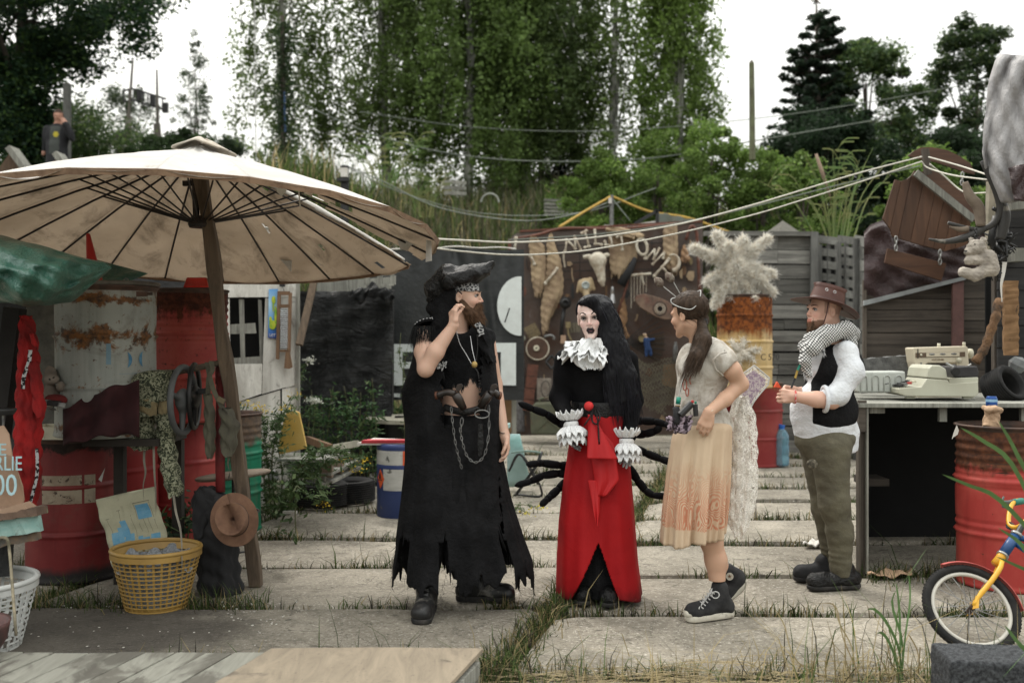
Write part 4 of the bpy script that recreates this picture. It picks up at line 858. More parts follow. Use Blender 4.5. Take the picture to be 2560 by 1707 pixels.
rag([P(990,585,6.3),P(1045,598,6.2),P(1078,622,6.1),P(1030,612,6.25),P(1018,628,6.25),P(1000,622,6.3)]);rag([P(1066,600,5.95),P(1078,602,5.95),P(1080,652,5.94),P(1064,655,5.95)]);rag([P(708,620,7.0),P(730,650,7.0),P(728,680,7.02),P(696,642,7.0)]);rag([P(640,545,6.9),P(656,540,6.9),P(650,550,6.9)]);rag([P(793,655,7),P(815,668,7),P(800,662,7)])
rag([P(690,450,5.3),P(718,455,5.3),P(716,478,5.32),P(704,492,5.33),P(692,480,5.32)]);strip([P(746,458,5.4),P(748,490,5.4),P(751,522,5.4)],.008).build('loose_thread',m_rag,par)
MB().tube(curve_pts([canopy(math.radians(35),q,.01)for q in(.2,.4,.6,.8,.97)],20),[.02,.02,.018,.017,.016,.015,.016,.018,.02,.018,.016,.015,.014,.013,.013,.012,.012,.012,.012,.012,.01],8).build('rolled_edge',m_rag,par,True)
o=MB().beam(P(800,640,9.3),P(748,862,9.0),.06,.05).build('timber_prop',m_post,None);tag(o,'slanting timber prop leaning against the corner of the grey hut','timber')
# == GREY HUT ==
hut=thing('grey_hut','low hut clad in whitened plywood sheets with a barred window, behind the drums','hut',G(560,9))
m_wp=NT('white_ply_mat');s=m_wp
b_=s.mix(s.ramp(s.noise(1.4,9,.7,.8,(7,7,1.3)),[(.35,0),(.66,1)]),(.62,.61,.56),(.38,.365,.325));b_=s.mix(s.ramp(s.noise(3,8,.7,1.6,(3,3,1)),[(.55,0),(.68,.8)]),b_,(.155,.135,.11));b_=s.mix(s.ramp(s.noise(60,3,.7),[(.66,0),(.7,.7)]),b_,(.1,.09,.08))
h_=s.nd('ShaderNodeHueSaturation');s.ln(s.math('MULTIPLY_ADD',s.rnd,.35,.80),h_.inputs['Value']);s.ln(b_,h_.inputs['Color']);s.set(h_.outputs[0],.9,0,.2).bump(s.noise(20,6,.7,0,(3,3,1)),.3,.01);m_wp=m_wp.m
Dh=lambda px:8.7+.5*(px-390)/355
def sheet(name,pts,m,parent,th=.012,off=0,Df=Dh):return MB().poly([P(x,y,Df(x)+off)for x,y in pts],(0,th,0)).build(name,m,parent)
for pts,of in([((380,560),(745,575),(745,742),(380,745)),.0],[((380,747),(573,747),(575,905),(577,1010),(380,1010)),0.001],[((663,745),(745,744),(745,962),(706,970),(655,985),(657,908)),.002],[((575,910),(655,909),(653,984),(580,1010)),-.012],[((380,1006),(600,1004),(700,975),(703,1262),(380,1300)),.012],[((705,972),(745,964),(745,1255),(706,1262)),.014]):sheet('plywood_sheet',pts,m_wp,hut,off=of)
MB().poly([P(745,575,9.205),P(745,1258,9.205),P(700,1200,11.2),P(700,620,11.2)],(-.012,0,0)).build('side_wall',m_wp,hut)
MB().poly([P(375,560,8.66),P(750,572,9.17),P(720,600,11.2),P(390,600,11.2)],(0,0,.04)).build('roof',m_wp,hut)
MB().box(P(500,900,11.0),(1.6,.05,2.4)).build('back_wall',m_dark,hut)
MB().box((-2.47,9.55,1.33),(.52,.34,1.1)).build('interior_shade_block',m_dark,hut)  # solid black block painted as the shade behind the window bars
for pts in([(597,748),(609,748),(612,910),(602,912)],[(645,748),(653,750),(661,905),(650,908)],[(573,811),(637,807),(640,833),(573,835)],[(575,895),(660,890),(657,909),(576,912)]):sheet('window_bar',pts,w_grey,hut,.02,.03)
MB().box(P(746,700,9.2)+Vector((0,-.015,0)),(.02,.02,.02)).build('nail',m_steel,hut)
MB().beam(P(745,580,9.19),P(746,1255,9.19),.03,.03).build('corner_batten',w_grey,hut)
t=thing('lantern','small black lantern hung above the washboard on the hut wall','lantern',P(706,708,9.05));MB().box(P(706,707,9.08),(.045,.04,.07)).build('lantern_body',m_blk,t);MB().tube(curve_pts([P(706,716,9.08),P(710,728,9.08),P(704,735,9.08)],6),.003).build('hook',m_steel,t)
t=thing('wall_poster','narrow blue poster with green and yellow balloon shape left of the washboard','poster',P(683,785,9.1));m_pb=NT('poster_blue_mat');s=m_pb;s.set(s.ramp(s.math('MULTIPLY_ADD',s.axis(2),2.2,.5),[(0,(.012,.04,.22)),(.35,(.04,.22,.50)),(.7,(.35,.55,.70)),(1,(.10,.30,.60))]),.5)
sheet('paper',[(672,723),(695,722),(692,846),(670,844)],m_pb.m,t,.003,-.02);m_pg=mat('poster_green_mat',(.10,.28,.02),.5,(.5,.48,.03),14,bst=0)
for c,r in(((684,750),(5,10)),((689,790),(3.5,26)),((681,812),(10,12)),((676,800),(4,9)),((683,760),(2,20))):MB().ball(P(*c,9.08),(r[0]/F*9.1,.003,r[1]/F*9.1),12).build('printed_balloon',m_pg,t,True)
text('LET',.035,facing(P(681,838,9.075)),m_rag,'lettering',t,.001)
t=thing('washboard','old wooden washboard with ribbed metal plate hanging by the hut corner','washboard',P(710,800,9.1));m_wb=wood('washboard_wood',(.20,.12,.07),(.10,.06,.035),2)
for a,b in(((698,728),(694,898)),((726,732),(722,880))):MB().beam(P(*a,9.08),P(*b,9.08),.028,.025).build('side_rail',m_wb,t)
for y,h in((733,.035),(765,.03),(877,.02)):MB().box(P(711,y,9.075),(.1,.02,h)).build('cross_rail',m_wb,t)
MB().grid(4,90,lambda u,v:P(701+u*19,772+v*100,9.07-.006*math.sin(v*2*PI*20))).build('ribbed_plate',mat('zinc_mat',(.40,.42,.42),.45,(.3,.3,.3),10,metal=.4),t,True)
t=thing('small_shovel','worn brown scoop hanging beneath the washboard','scoop',P(718,910,9.05));MB().poly([P(x,y,9.05)for x,y in[(714,880),(724,880),(731,918),(722,922),(710,920)]],(0,.02,0)).build('scoop_blade',m_wb,t)
# == BLACK WRAPPED SHED AND BANNER ==
m_film=mat('black_film_mat',(.014,.015,.015),.35,(.02,.02,.02),4,bs=5,bst=1,bd=.12,spec=.6,stretch=None)
s=NT('wrapped_film_mat');s.set((.013,.014,.014),.34,0,.55).bump(s.math('ADD',s.noise(3,7,.7,1.5,(1,1,5)),s.math('MULTIPLY',s.noise(2.2,6,.65,2),1.5)),1,.10);m_wrap=s.m
t=thing('wrapped_shed','shed wrapped in crumpled black film between the grey hut and the black banner','shed',G(860,11))
def wr(u,v):px=742+u*238;return P(px+3*math.sin(v*9),728+v*470,10.9+.03*math.sin(u*23+v*7)+.04*math.sin(v*17+u*5)+.02*math.sin(v*60+u*9))
MB().grid(40,60,wr).build('film',m_wrap,t,True);MB().poly([P(742,728,11.15),P(980,728,11.15),P(985,728,12.1),P(742,728,12.1)],(0,0,-1.8)).build('core',m_dark,t)
for pts in([(792,700),(870,695),(872,732),(792,735)],[(872,700),(975,692),(978,722),(872,728)]):sheet('top_board',pts,w_grey,t,.03,2.0)
t=thing('grey_pallet','end of grey pallet showing above the wrapped shed','pallet',P(940,700,10.8))
for y in(686,712):MB().beam(P(915,y+3,10.85),P(985,y,10.85),.03,.02,PI/2).build('board',w_grey,t)
for x in(917,950,983):MB().box(P(x,700,10.88),(.05,.08,.1)).build('block',w_grey,t)
def crp(u,v):return P(875+u*108+4*math.sin(v*9),716+v*34+8*math.sin(u*9)+5*math.sin(u*21+v*3),10.78-.05*math.sin(v*PI)-.03*math.sin(u*31+v*9))
o=MB().grid(40,12,crp).build('gathered_film',m_wrap,t,True)
bn=thing('banner','black tarpaulin banner with large white letters hung behind the bearded man','banner',P(1100,800,12.4))
Db=lambda px:12.4-.0004*(px-930)
def bnf(u,v):px=925+u*385;return P(px,622+v*378+3*math.sin(u*9)*(1-v),Db(px)+.02*math.sin(u*17+v*3)+.045*math.exp(-((u-.55-.25*v)/.03)**2)-.04*math.exp(-((u-.75-.1*v)/.03)**2)+.02*math.sin(u*60)*max(0,1-v*6))
MB().grid(80,40,bnf).build('sheet',mat('banner_mat',(.017,.019,.019),.45,(.022,.024,.024),3,bs=3,bst=.4,bd=.05),bn,True)
m_wl=mat('white_print_mat',(.62,.66,.64),.6,(.55,.58,.56),8,bst=0)
for nm,pts in(('letter_e',[(982,860),(1032,860),(1032,880),(1006,880),(1006,905),(1030,905),(1030,921),(1006,921),(1006,945),(1032,945),(1032,963),(982,963)]),('letter_t',[(1190,857),(1290,857),(1290,963),(1252,963),(1252,880),(1190,880)]),('letter_mark',[(982,983),(1000,984),(1000,993),(982,992)])):
 MB().poly([P(x,y,Db(x)-.07)for x,y in pts],(0,.004,0)).build(nm,m_wl,bn)
MB().poly([P(1300+57*math.cos(a),765+74*math.sin(a),12.18)for a in np.linspace(PI*.48,PI*1.52,26)],(0,.004,0)).build('white_emblem',m_wl,bn)
MB().tube(curve_pts([P(1274,770,12.1),P(1268,788,12.1),P(1262,806,12.1)],5),.008).build('emblem_line',m_blk,bn)
MB().grid(40,3,lambda u,v:P(920+u*370,619+v*3+2*math.sin(u*19)+3*math.sin(u*7),12.35-.02*math.sin(v*PI))).build('white_edge',m_rag,bn,True)
MB().poly([P(1225,985,12.6),P(1290,975,12.6),P(1290,1082,12.6),P(1230,1080,12.6)],(0,.02,0)).build('plywood_base',mat('ochre_ply_mat',(.34,.21,.11),.9,(.22,.14,.08),5),bn)
MB().beam(P(925,628,12.5),P(925,1150,12.5),.06,.06).beam(P(1285,620,12.5),P(1285,1090,12.5),.06,.06).build('frame',w_grey,bn)
# == RUSTED PANEL WITH HUNG JUNK ==
DP=15.0
pn=thing('rusted_panel','large dark rusted steel panel with rounded corners standing upright, hung with junk','panel',G(1515,DP))
m_rust=NT('rust_panel_mat');s=m_rust
b_=s.mix(s.ramp(s.noise(1.6,8,.65,.4),[(.35,0),(.66,1)]),(.085,.050,.036),(.115,.10,.09));b_=s.mix(s.ramp(s.noise(2.2,8,.75,.4,(2,2,.6)),[(.62,0),(.74,.55)]),b_,(.24,.235,.225));s.set(b_,.8,.1,.3).bump(s.noise(9,7,.7),.4,.02);m_rust=m_rust.m
cor=[(1272+26*(1-math.sin(t)),583+26*(1-math.cos(t)))for t in np.linspace(PI/2,0,6)]
MB().poly([P(x,y,DP)for x,y in[(1272,1088)]+[(1272,610),(1276,596),(1286,586),(1300,581)]+[(1757,556),(1759,1086)]],(0,.06,0)).build('plate',m_rust,pn)
m_rr=mat('red_rust_mat',(.13,.05,.032),.8,(.07,.03,.02),12)
MB().beam(P(1274,598,DP-.02),P(1273,1088,DP-.02),.05,.04).build('edge_angle',m_rr,pn);MB().beam(P(1300,578,DP-.01),P(1757,553,DP-.01),.03,.03).build('top_edge',m_rr,pn)
o=MB().tube(curve_pts([P(1294,596,14.9),P(1350,586,14.9),P(1400,572,14.9),P(1460,571,14.9),P(1540,573,14.9),P(1620,566,14.9),P(1690,560,14.9)],24),.022,8).build('rusty_rail',m_rr,None,True);tag(o,'long crooked rusty rail along the top of the junk panel','rail')
o=MB().tube(curve_pts([P(1715,600,14.9),P(1728,566,14.9),P(1741,580,14.9),P(1744,620,14.9),P(1748,700,14.9),P(1752,800,14.85)],24),.025,8).build('bent_pipe',m_rr,None,True);tag(o,'bent rust red pipe down the right side of the junk panel','pipe')
tg=thing('wire_grid','dark wire grid across the upper half of the junk panel','grid',P(1500,660,14.95))
for y in(612,632,656,677,698):MB().tube([P(1365,y+2,14.93),P(1690,y-6,14.93)],.008,5).build('wire',m_blm,tg)
for x in range(1390,1700,60):MB().tube([P(x,600,14.93),P(x,700,14.93)],.007,5).build('wire',m_blm,tg)
m_burl=mat('burlap_mat',(.36,.27,.17),.95,(.19,.13,.085),5,bs=30,bst=.6,bd=.02)
def cloth_hang(name,label,cat,rows,m,D=14.86,dep=.07,seed=0,folds=4,grp=None):
 o=loft(rows,D,dep,40,folds,.22,seed,.12,sub=8).build(name,m,None,True);tag(o,label,cat,grp);return o
cloth_hang('burlap_strip','leftmost ragged strip of burlap on the junk panel','burlap',[(592,1326,1340),(615,1322,1362),(650,1328,1366),(700,1330,1364),(738,1338,1352)],m_burl,seed=1)
cloth_hang('burlap_strip','longest ragged burlap strip, second from the left on the junk panel','burlap',[(584,1374,1380),(610,1366,1388),(650,1368,1402),(700,1366,1408),(735,1360,1406),(770,1354,1390),(800,1354,1374),(832,1356,1370)],m_burl,seed=2)
cloth_hang('burlap_drape','burlap cloth draped behind the bone letters in the middle of the panel','burlap',[(572,1522,1560),(580,1520,1600),(600,1524,1592),(650,1526,1590),(690,1530,1556)],m_burl,D=14.9,dep=.03,seed=3)
cloth_hang('burlap_curtain','long pale burlap curtain near the right side of the junk panel','burlap',[(560,1664,1692),(580,1658,1692),(640,1660,1694),(672,1668,1696),(684,1682,1692)],m_burl,seed=4)
cloth_hang('burlap_flap','bunch of brown burlap above the bone letters under the top rail','burlap',[(569,1518,1550),(576,1516,1580),(588,1530,1612),(596,1580,1610)],m_burl,D=14.82,seed=5)
cloth_hang('leather_glove','small tan leather piece hanging near the right pipe','leather',[(612,1708,1712),(630,1703,1720),(648,1700,1726),(654,1706,1722)],mat('tan_leather_mat',(.33,.2,.11),.8,(.2,.12,.07),9),seed=6)
cloth_hang('hide_piece','ochre hide hanging by the legs right of the black haired woman','hide',[(745,1552,1560),(770,1546,1566),(800,1540,1568),(815,1544,1562),(840,1540,1572),(858,1544,1566)],mat('hide_mat',(.26,.15,.07),.8,(.16,.09,.05),9),seed=7)
m_bone=mat('bone_mat',(.52,.48,.39),.7,(.34,.28,.21),10,.4,.6)
def bone(mb,a,b,r=.016,D=14.78):
 a,b=P(*a,D),P(*b,D);mb.tube([a,lerp(a,b,.5)+Vector((.006,-.01,.006)),b],[r*1.25,r*.8,r*1.2],7);mb.ball(a,r*1.5,8);mb.ball(b,r*1.45,8)
LT={'M':[((1413,628),(1416,600)),((1416,600),(1438,622)),((1438,622),(1436,592)),((1436,592),(1452,625))],'I':[((1462,582),(1472,616)),((1455,583),(1466,577)),((1462,619),(1474,616))],'L':[((1487,576),(1488,610)),((1488,610),(1504,612))],'L ':[((1526,594),(1530,616)),((1530,616),(1514,612)),((1514,612),(1512,604))],'T':[((1552,588),(1556,624)),((1543,592),(1566,586))],'O':None,'W':[((1618,612),(1612,646)),((1616,646),(1636,625)),((1636,625),(1634,648)),((1634,648),(1648,622))],'N':[((1632,660),(1660,632)),((1660,632),(1658,645))]}
LL={'M':'bone letter M, first on the junk panel','I':'bone letter I hung between the bone M and L','L':'bone letter L hung upright right after the I','L ':'reversed bone letter L made of a curved bone, fourth in the row','T':'pale bone letter T before the burlap drape','O':'round bone letter O made of a horn ring','W':'bone letter W right of the O','N':'last bone letter N, lower right end of the word'}
for k_,segs in LT.items():
 t=thing('bone_letter',LL[k_],'letter',P(*(segs[0][0]if segs else(1605,616)),14.8),'bone letters')
 if segs:
  for a,b in segs:mb=MB();bone(mb,a,b);mb.build('bone',m_bone,t,True)
 else:MB().tube([P(1605+13*math.cos(a)+3*math.sin(a),617+20*math.sin(a),14.78)for a in np.linspace(0,2*PI,30,False)],.022,8,True).build('horn_ring',m_bone,t,True)
for i,(a,b,lb)in enumerate([((1326,640),(1336,660),'small curved bone on the leftmost burlap'),((1364,708),(1392,672),'bent bone across the long burlap strip'),((1636,690),(1672,648),'forked branch like bone right of the letters'),((1290,596),(1286,625),'thin bone dangling at the panel corner')]):
 t=thing('hanging_bone',lb,'bone',P(*a,14.8));mb=MB();bone(mb,a,b,.02);mb.build('shaft',m_bone,t,True)
 if i==2:mb=MB();bone(mb,(1655,668),(1668,684),.018);mb.build('fork',m_bone,t,True)
o=MB().tube([P(1682+16*math.cos(a),656+20*math.sin(a),14.76)for a in np.linspace(-2.2,1.6,18)],[.006+.0018*i for i in range(18)],8).build('curved_horn',m_bone,None,True);tag(o,'curved horn over the pale burlap curtain','horn')
ck=thing('cow_skull','bleached cattle skull with short horns hung at the centre of the junk panel','skull',P(1497,670,14.75));S=lambda x,y,d=14.72:P(x,y,d)
f=Field(P(1445,722,14.5),P(1530,622,14.95),.009);f.ell(S(1495,650),(.13,.11,.12)).cap(S(1496,660),S(1505,700),.095,.055,.03).cap(S(1480,645),S(1474,645),.03,.03).cap(S(1503,700),S(1507,712),.05,.03,.02).ell(S(1478,664,14.66),(.028,.05,.035),None,.01,True).ell(S(1515,666,14.66),(.03,.05,.035),None,.01,True).ell(S(1498,697,14.62),(.03,.08,.07),None,.01,True)
f.build('skull_bone',m_bone,ck)
for pts,r in(([S(1484,644),S(1472,641),S(1458,643)],[.04,.036,.03]),([S(1508,640),S(1518,637),S(1522,640)],[.035,.034,.032])):MB().tube(pts,r,10).build('horn',m_bone,ck,True)
gm=thing('gas_mask','tan rubber gas mask with round lens above the black haired woman','mask',P(1463,715,14.8));f=Field(P(1435,750,14.6),P(1492,685,14.95),.009);g_=lambda x,y,d=14.78:P(x,y,d)
f.ell(g_(1463,715),(.11,.09,.12)).cap(g_(1450,705),g_(1443,730),.03,.02).cap(g_(1475,700),g_(1484,722),.045,.03).cap(g_(1465,730,14.72),g_(1467,742,14.7),.05,.045);f.build('rubber_face',mat('tan_rubber_mat',(.40,.31,.19),.6,(.30,.22,.13),6),gm)
MB().lathe([(.001,0),(.055,0),(.06,.015),(.045,.02)],g_(1464,713,14.68),18,rotm(PI/2)).build('lens',mat('grey_lens_mat',(.36,.40,.38),.2),gm,True);MB().lathe([(.04,0),(.045,.04),(.035,.05)],g_(1467,744,14.7),14,rotm(PI)).build('filter_ring',m_bone,gm,True)
t=thing('metal_bell','shiny aluminium lamp bell hanging right of the skull','bell',P(1531,735,14.8));MB().lathe([(.05,-.15),(.045,-.08),(.032,-.02),(.028,.0),(.034,.005),(.025,.08),(.018,.10),(.001,.10)],P(1531,733,14.8),16).build('bell_body',mat('aluminium_mat',(.5,.5,.5),.3,metal=.8,bst=.1),t,True);MB().tube([P(1531,716,14.8),P(1530,695,14.9)],.004,5).build('cord',m_blk,t)
o=MB().tube([P(1588,645,14.75),P(1576,672,14.72),P(1552,712,14.72)],[.03,.055,.07],10).build('dark_bundle',m_blkc,None,True);tag(o,'long dark rolled bundle hung diagonally right of the skull','bundle')
o=MB().tube([P(1570,700,14.8),P(1558,745,14.8),P(1540,792,14.8)],.02,8).build('red_stick',m_rr,None,True);tag(o,'reddish stick hanging diagonally under the dark bundle','stick')
t=thing('bead_rack','horizontal bone rack with bead strings hanging above the guitar body','bead rack',P(1600,685,14.8));MB().tube([P(1574,688,14.75),P(1628,684,14.75)],.018,7).build('rack_bar',m_bone,t)
for i in range(6):
 mb=MB();x=1578+i*7.5;L=random.choice([10,16,20,12])
 for j in range(L):mb.ball(P(x+random.uniform(-.3,.3),692+j*4,14.75),.009,5,m=4)
 mb.build('bead_string',m_bone,t,True)
gt=thing('guitar_body','weathered wooden guitar body hanging on the right of the junk panel','guitar',P(1630,760,14.8));m_gu=mat('worn_guitar_mat',(.20,.13,.09),.7,(.09,.06,.045),7,dirt=(.13,.045,.035),dsc=5)
pts=[]
for a in np.linspace(0,2*PI,60,False):
 r=.27+.06*math.cos(2*a)-.0*math.sin(a);r+=.05*math.cos(a);pts.append(P(1632,762,14.74)+Vector((r*math.cos(a)*1.0,0,r*math.sin(a)*.62)))
Rg=Matrix.Rotation(.42,3,'Y');cg=P(1632,762,14.74);MB().poly([cg+Rg@(p-cg)for p in pts],(0,.07,0)).build('body',m_gu,gt,bevel=.01)
for r in(.05,.075,.10):MB().tube([cg+Rg@Vector((.12+r*math.cos(a),-.004,-.01+r*math.sin(a)))for a in np.linspace(0,2*PI,28,False)],.005,5,True).build('rosette_ring',m_bone if r<.1 else m_blm,gt)
MB().lathe([(.001,0),(.035,0)],cg+Rg@Vector((.12,-.006,-.01)),20,rotm(PI/2)).build('sound_hole',m_dark,gt)
def disc(name,label,cat,px,py,r,m,D=14.86,parts=()):
 t=thing(name,label,cat,P(px,py,D));MB().lathe([(.001,0),(r,0),(r,.02),(.001,.02)],P(px,py,D),36,rotm(PI/2)).build('plate',m,t)
 for nm,rr,mm,th in parts:MB().tube([P(px,py,D)+Vector((rr*math.cos(a),-.01,rr*math.sin(a)))for a in np.linspace(0,2*PI,36,False)],th,6,True).build(nm,mm,t)
 return t
disc('saw_blade','plain rust red round blade at the left side of the junk panel','disc',1295,729,.125,m_rr)
t=disc('round_pan','brown round lid with pale rim and white hub, lower left of the junk panel','lid',1344,871,.165,mat('pan_mat',(.085,.045,.03),.8,(.05,.03,.02),8),parts=(('rim',.165,m_bone,.014),))
MB().lathe([(.001,.03),(.04,.03),(.045,.0)],P(1341,870,14.84),20,rotm(PI/2)).build('hub',m_cream,t);MB().lathe([(.001,.032),(.014,.032)],P(1341,870,14.84),10,rotm(PI/2)).build('hub_hole',m_dark,t)
t=thing('gear_wheel','small toothed gear wheel above the skull like mask at lower left of the panel','gear',P(1294,824,14.85));mb=MB();pts=[]
for i in range(48):r=.075 if i%4<2 else .062;a=i*2*PI/48;pts.append(P(1294,824,14.85)+Vector((r*math.cos(a),0,r*math.sin(a))))
MB().poly(pts,(0,.02,0)).build('toothed_disc',m_steel,t);MB().lathe([(.001,.004),(.012,.004)],P(1294,824,14.848),10,rotm(PI/2)).build('hole',m_dark,t)
t=thing('metal_grille','square slatted grille hung askew at the lower left of the panel','grille',P(1331,828,14.85));Rr=Matrix.Rotation(-.5,3,'Y')
for i in range(9):MB().box(P(1331,828,14.85)+Rr@Vector((0,0,-.09+i*.0225)),(.19,.015,.012),Rr).build('slat',m_tan,t)
t=thing('animal_mask','greenish grey snouted mask below the gear wheel','mask',P(1300,850,14.8));f=Field(P(1278,878,14.6),P(1322,828,14.9),.009);f.ell(P(1300,846,14.8),(.085,.06,.06)).cap(P(1297,855,14.78),P(1294,868,14.75),.05,.035).ell(P(1291,845,14.74),(.02,.03,.025),None,.005,True).ell(P(1308,845,14.74),(.02,.03,.025),None,.005,True);f.build('mask_shell',mat('mask_mat',(.20,.20,.16),.7,(.12,.12,.1),10),t)
t=thing('tap_fitting','small silver pipe fitting right of the metal grille','fitting',P(1375,842,14.85));MB().tube(curve_pts([P(1360,842,14.82),P(1374,838,14.82),P(1384,842,14.82),P(1385,850,14.82)],8),.022,8).build('pipe',m_steel,t,True)
t=thing('square_gasket','black square gasket hung on its corner near the round lid','gasket',P(1379,905,14.85))
for i in range(4):a,b=[P(1379+14*math.cos(q),905+17*math.sin(q),14.85)for q in(i*PI/2,(i+1)*PI/2)];MB().tube([a,b],.022,6).build('side',m_blk,t)
t=thing('strap_plates','row of perforated brown steel plates hanging below the round lid','plates',P(1328,960,14.85))
for i,(x,y)in enumerate([(1331,925),(1328,955),(1323,985),(1321,1012)]):MB().box(P(x,y,14.85),(.16,.015,.17),rotm(0,.12,0)).build('plate',m_rr,t)
o=MB().grid(6,30,lambda u,v:P(1283+u*28,900+v*180,14.88-.05*math.sin(u*PI))).build('metal_trough',mat('mottled_steel_mat',(.13,.13,.13),.6,(.06,.05,.05),22),None,True,solid=.01);tag(o,'long mottled steel gutter standing at the left side of the panel','gutter')
t=thing('fuse_box','pale worn box plate with a wire loop, above the green jerrycan','plate',P(1360,972,14.85));MB().box(P(1360,972,14.85),(.21,.03,.32)).build('box_plate',mat('pale_box_mat',(.25,.22,.18),.8,(.15,.12,.1),12),t,bevel=.005);MB().tube([P(1364+11*math.cos(a),972+20*math.sin(a),14.8)for a in np.linspace(0,2*PI,20,False)],.006,5,True).build('wire_loop',m_blm,t)
t=thing('shower_head','dark round lamp or shower head on a pipe left of the black haired woman','lamp',P(1413,760,14.8));MB().lathe([(.001,0),(.085,0),(.09,.03),(.04,.07)],P(1413,757,14.75),24,rotm(PI/2)).build('head',m_blk,t,True);MB().tube([P(1411,765,14.8),P(1406,800,14.8),P(1402,850,14.8)],.028,8).build('pipe',m_blk,t,True)
t=thing('hand_pump','small brass coloured hand pump parts behind the white ruff','pump',P(1425,830,14.8));MB().tube([P(1418,806,14.8),P(1421,835,14.8),P(1432,860,14.8)],.014).box(P(1420,812,14.8),(.07,.05,.09)).build('handle',m_tan,t);MB().box(P(1408,848,14.8),(.08,.06,.12)).build('base',m_card,t)
o=MB().grid(10,8,lambda u,v:P(1425+u*26,808+v*24-u*3,14.84+.01*math.sin(u*40))).build('woven_patch',mat('woven_mat',(.17,.15,.11),.9,(.08,.07,.05),60),None);tag(o,'small woven mat left of the black haired woman\'s face','mat')
t=thing('umbrella_skeleton','broken umbrella frame with brown remains hanging under the guitar','umbrella frame',P(1600,830,14.8));c=P(1560,855,14.75)
for i in range(9):a=-.75+i*.16;e=c+Vector((.62*math.cos(a),-.0,.62*math.sin(a)*-1*.9));MB().tube([c,e],.009,5).build('spoke',m_blm,t)
MB().grid(16,6,lambda u,v:c+Vector((lerp(.1,.6,v)*math.cos(-.2+.75*u),.03,-lerp(.1,.6,v)*math.sin(-.2+.75*u)))).build('fabric_remains',mat('brown_rem_mat',(.07,.05,.035),.9),t,True)
mb=MB();
for i in range(15):
 for j in range(22):
  x0=1590+i*8+6*math.sin(j*.7)+(4 if j%2 else 0);y0=890+j*8+8*math.sin(i*.5);sag=14*math.sin(i/14*PI)
  if y0+sag>1000+4*i or(i>9 and j>14):continue
  for dx in(4,-4):mb.tube([P(x0,y0+sag,14.75),P(x0+dx,y0+8+sag,14.76)],.006,4,cap=False)
o=mb.build('fishing_net',mat('net_mat',(.17,.155,.11),.95,bst=0),None);tag(o,'old knotted fishing net hanging at the lower right of the junk panel','net')
t=thing('cloth_doll','small rag doll in blue clothes hanging beneath the guitar body','doll',P(1617,855,14.7));f=Field(P(1600,892,14.55),P(1640,822,14.85),.009);d_=lambda x,y:P(x,y,14.7)
f.ell(d_(1612,838),(.032,.03,.035),k=.01).cap(d_(1615,850),d_(1620,872),.05,.045).cap(d_(1622,850),d_(1634,848),.02).cap(d_(1616,875),d_(1616,888),.025).cap(d_(1626,875),d_(1627,886),.025)
f.build('doll_body',m_plush,t,lambda v:np.where((v[:,2]>d_(0,833).z)[:,None],(.02,.07,.2),np.where((v[:,2]>d_(0,844).z)[:,None],(.35,.25,.16),(.02,.045,.12))))
MB().lathe([(.001,0),(.05,0),(.05,.02)],P(1604,846,14.68),18,rotm(PI/2)).build('wooden_disc',m_tan,t)
t=thing('grey_bottle','slim grey bottle hanging beside the long haired woman\'s chin','bottle',P(1688,880,14.7));MB().lathe([(.001,0),(.035,0),(.035,.2),(.02,.25),(.02,.29)],P(1687,903,14.7),14,rotm(0,.05,0)).build('glass',m_steel,t,True)
o=MB().poly([P(x,y,14.8)for x,y in[(1660,912),(1705,908),(1702,972),(1655,962)]],(0,.02,0)).build('brown_board',mat('brown_hard_mat',(.28,.16,.09),.85,(.2,.11,.06),6),None);tag(o,'tilted brown hardboard piece at the lower right of the junk panel','board')
jc=thing('jerrycan','olive green steel jerrycan standing at the foot of the junk panel','jerrycan',G(1370,14.6));m_jc=mat('olive_paint_mat',(.10,.105,.065),.6,(.07,.075,.05),6,dirt=(.1,.06,.04),dsc=9)
MB().poly([P(x,y,14.5)for x,y in[(1328,1086),(1326,1022),(1340,1006),(1405,1004),(1412,1014),(1412,1088)]],(0,.18,0)).build('can_body',m_jc,jc,bevel=.03);MB().tube(curve_pts([P(1350,1006,14.55),P(1352,996,14.55),P(1390,994,14.55),P(1394,1004,14.55)],8),.016,8).build('handle',m_jc,jc,True);MB().tube([P(1402,1005,14.55),P(1408,996,14.55)],.03).build('cap',m_jc,jc)
mb=MB()
for a,b in(((1340,1022),(1400,1075)),((1400,1022),(1340,1075))):mb.beam(P(*a,14.49),P(*b,14.49),.02,.012)
mb.build('embossed_cross',m_jc,jc)
rnd=random.Random(21)
for i in range(46):
 x,y=rnd.uniform(1285,1740),rnd.choice([rnd.uniform(600,780),rnd.uniform(780,1060)]);w,h=rnd.uniform(5,12),rnd.uniform(7,22);m=rnd.choice([m_burl,m_rr,m_steel,m_bone,m_blk,m_tan,m_wb,m_burl,m_blm]);k=rnd.randint(4,8);D=14.93-.04*rnd.random()
 if i%3==0:MB().tube([P(x,y-h,D),P(x+rnd.uniform(-3,3),y,D),P(x+rnd.uniform(-8,8),y+h,D)],rnd.uniform(.008,.022),6).build('hung_scrap',m,pn)
 else:MB().poly([P(x+w*math.cos(a)*rnd.uniform(.5,1.1),y+h*math.sin(a)*rnd.uniform(.5,1.1),D)for a in np.linspace(0,2*PI,k,False)],(0,.02,0)).build('hung_scrap',m,pn)
m_sheet=mat('milky_sheet_mat',(.45,.50,.48),.4,(.36,.41,.39),5,bs=6,bst=.4,bd=.05,Transmission_Weight=.3)
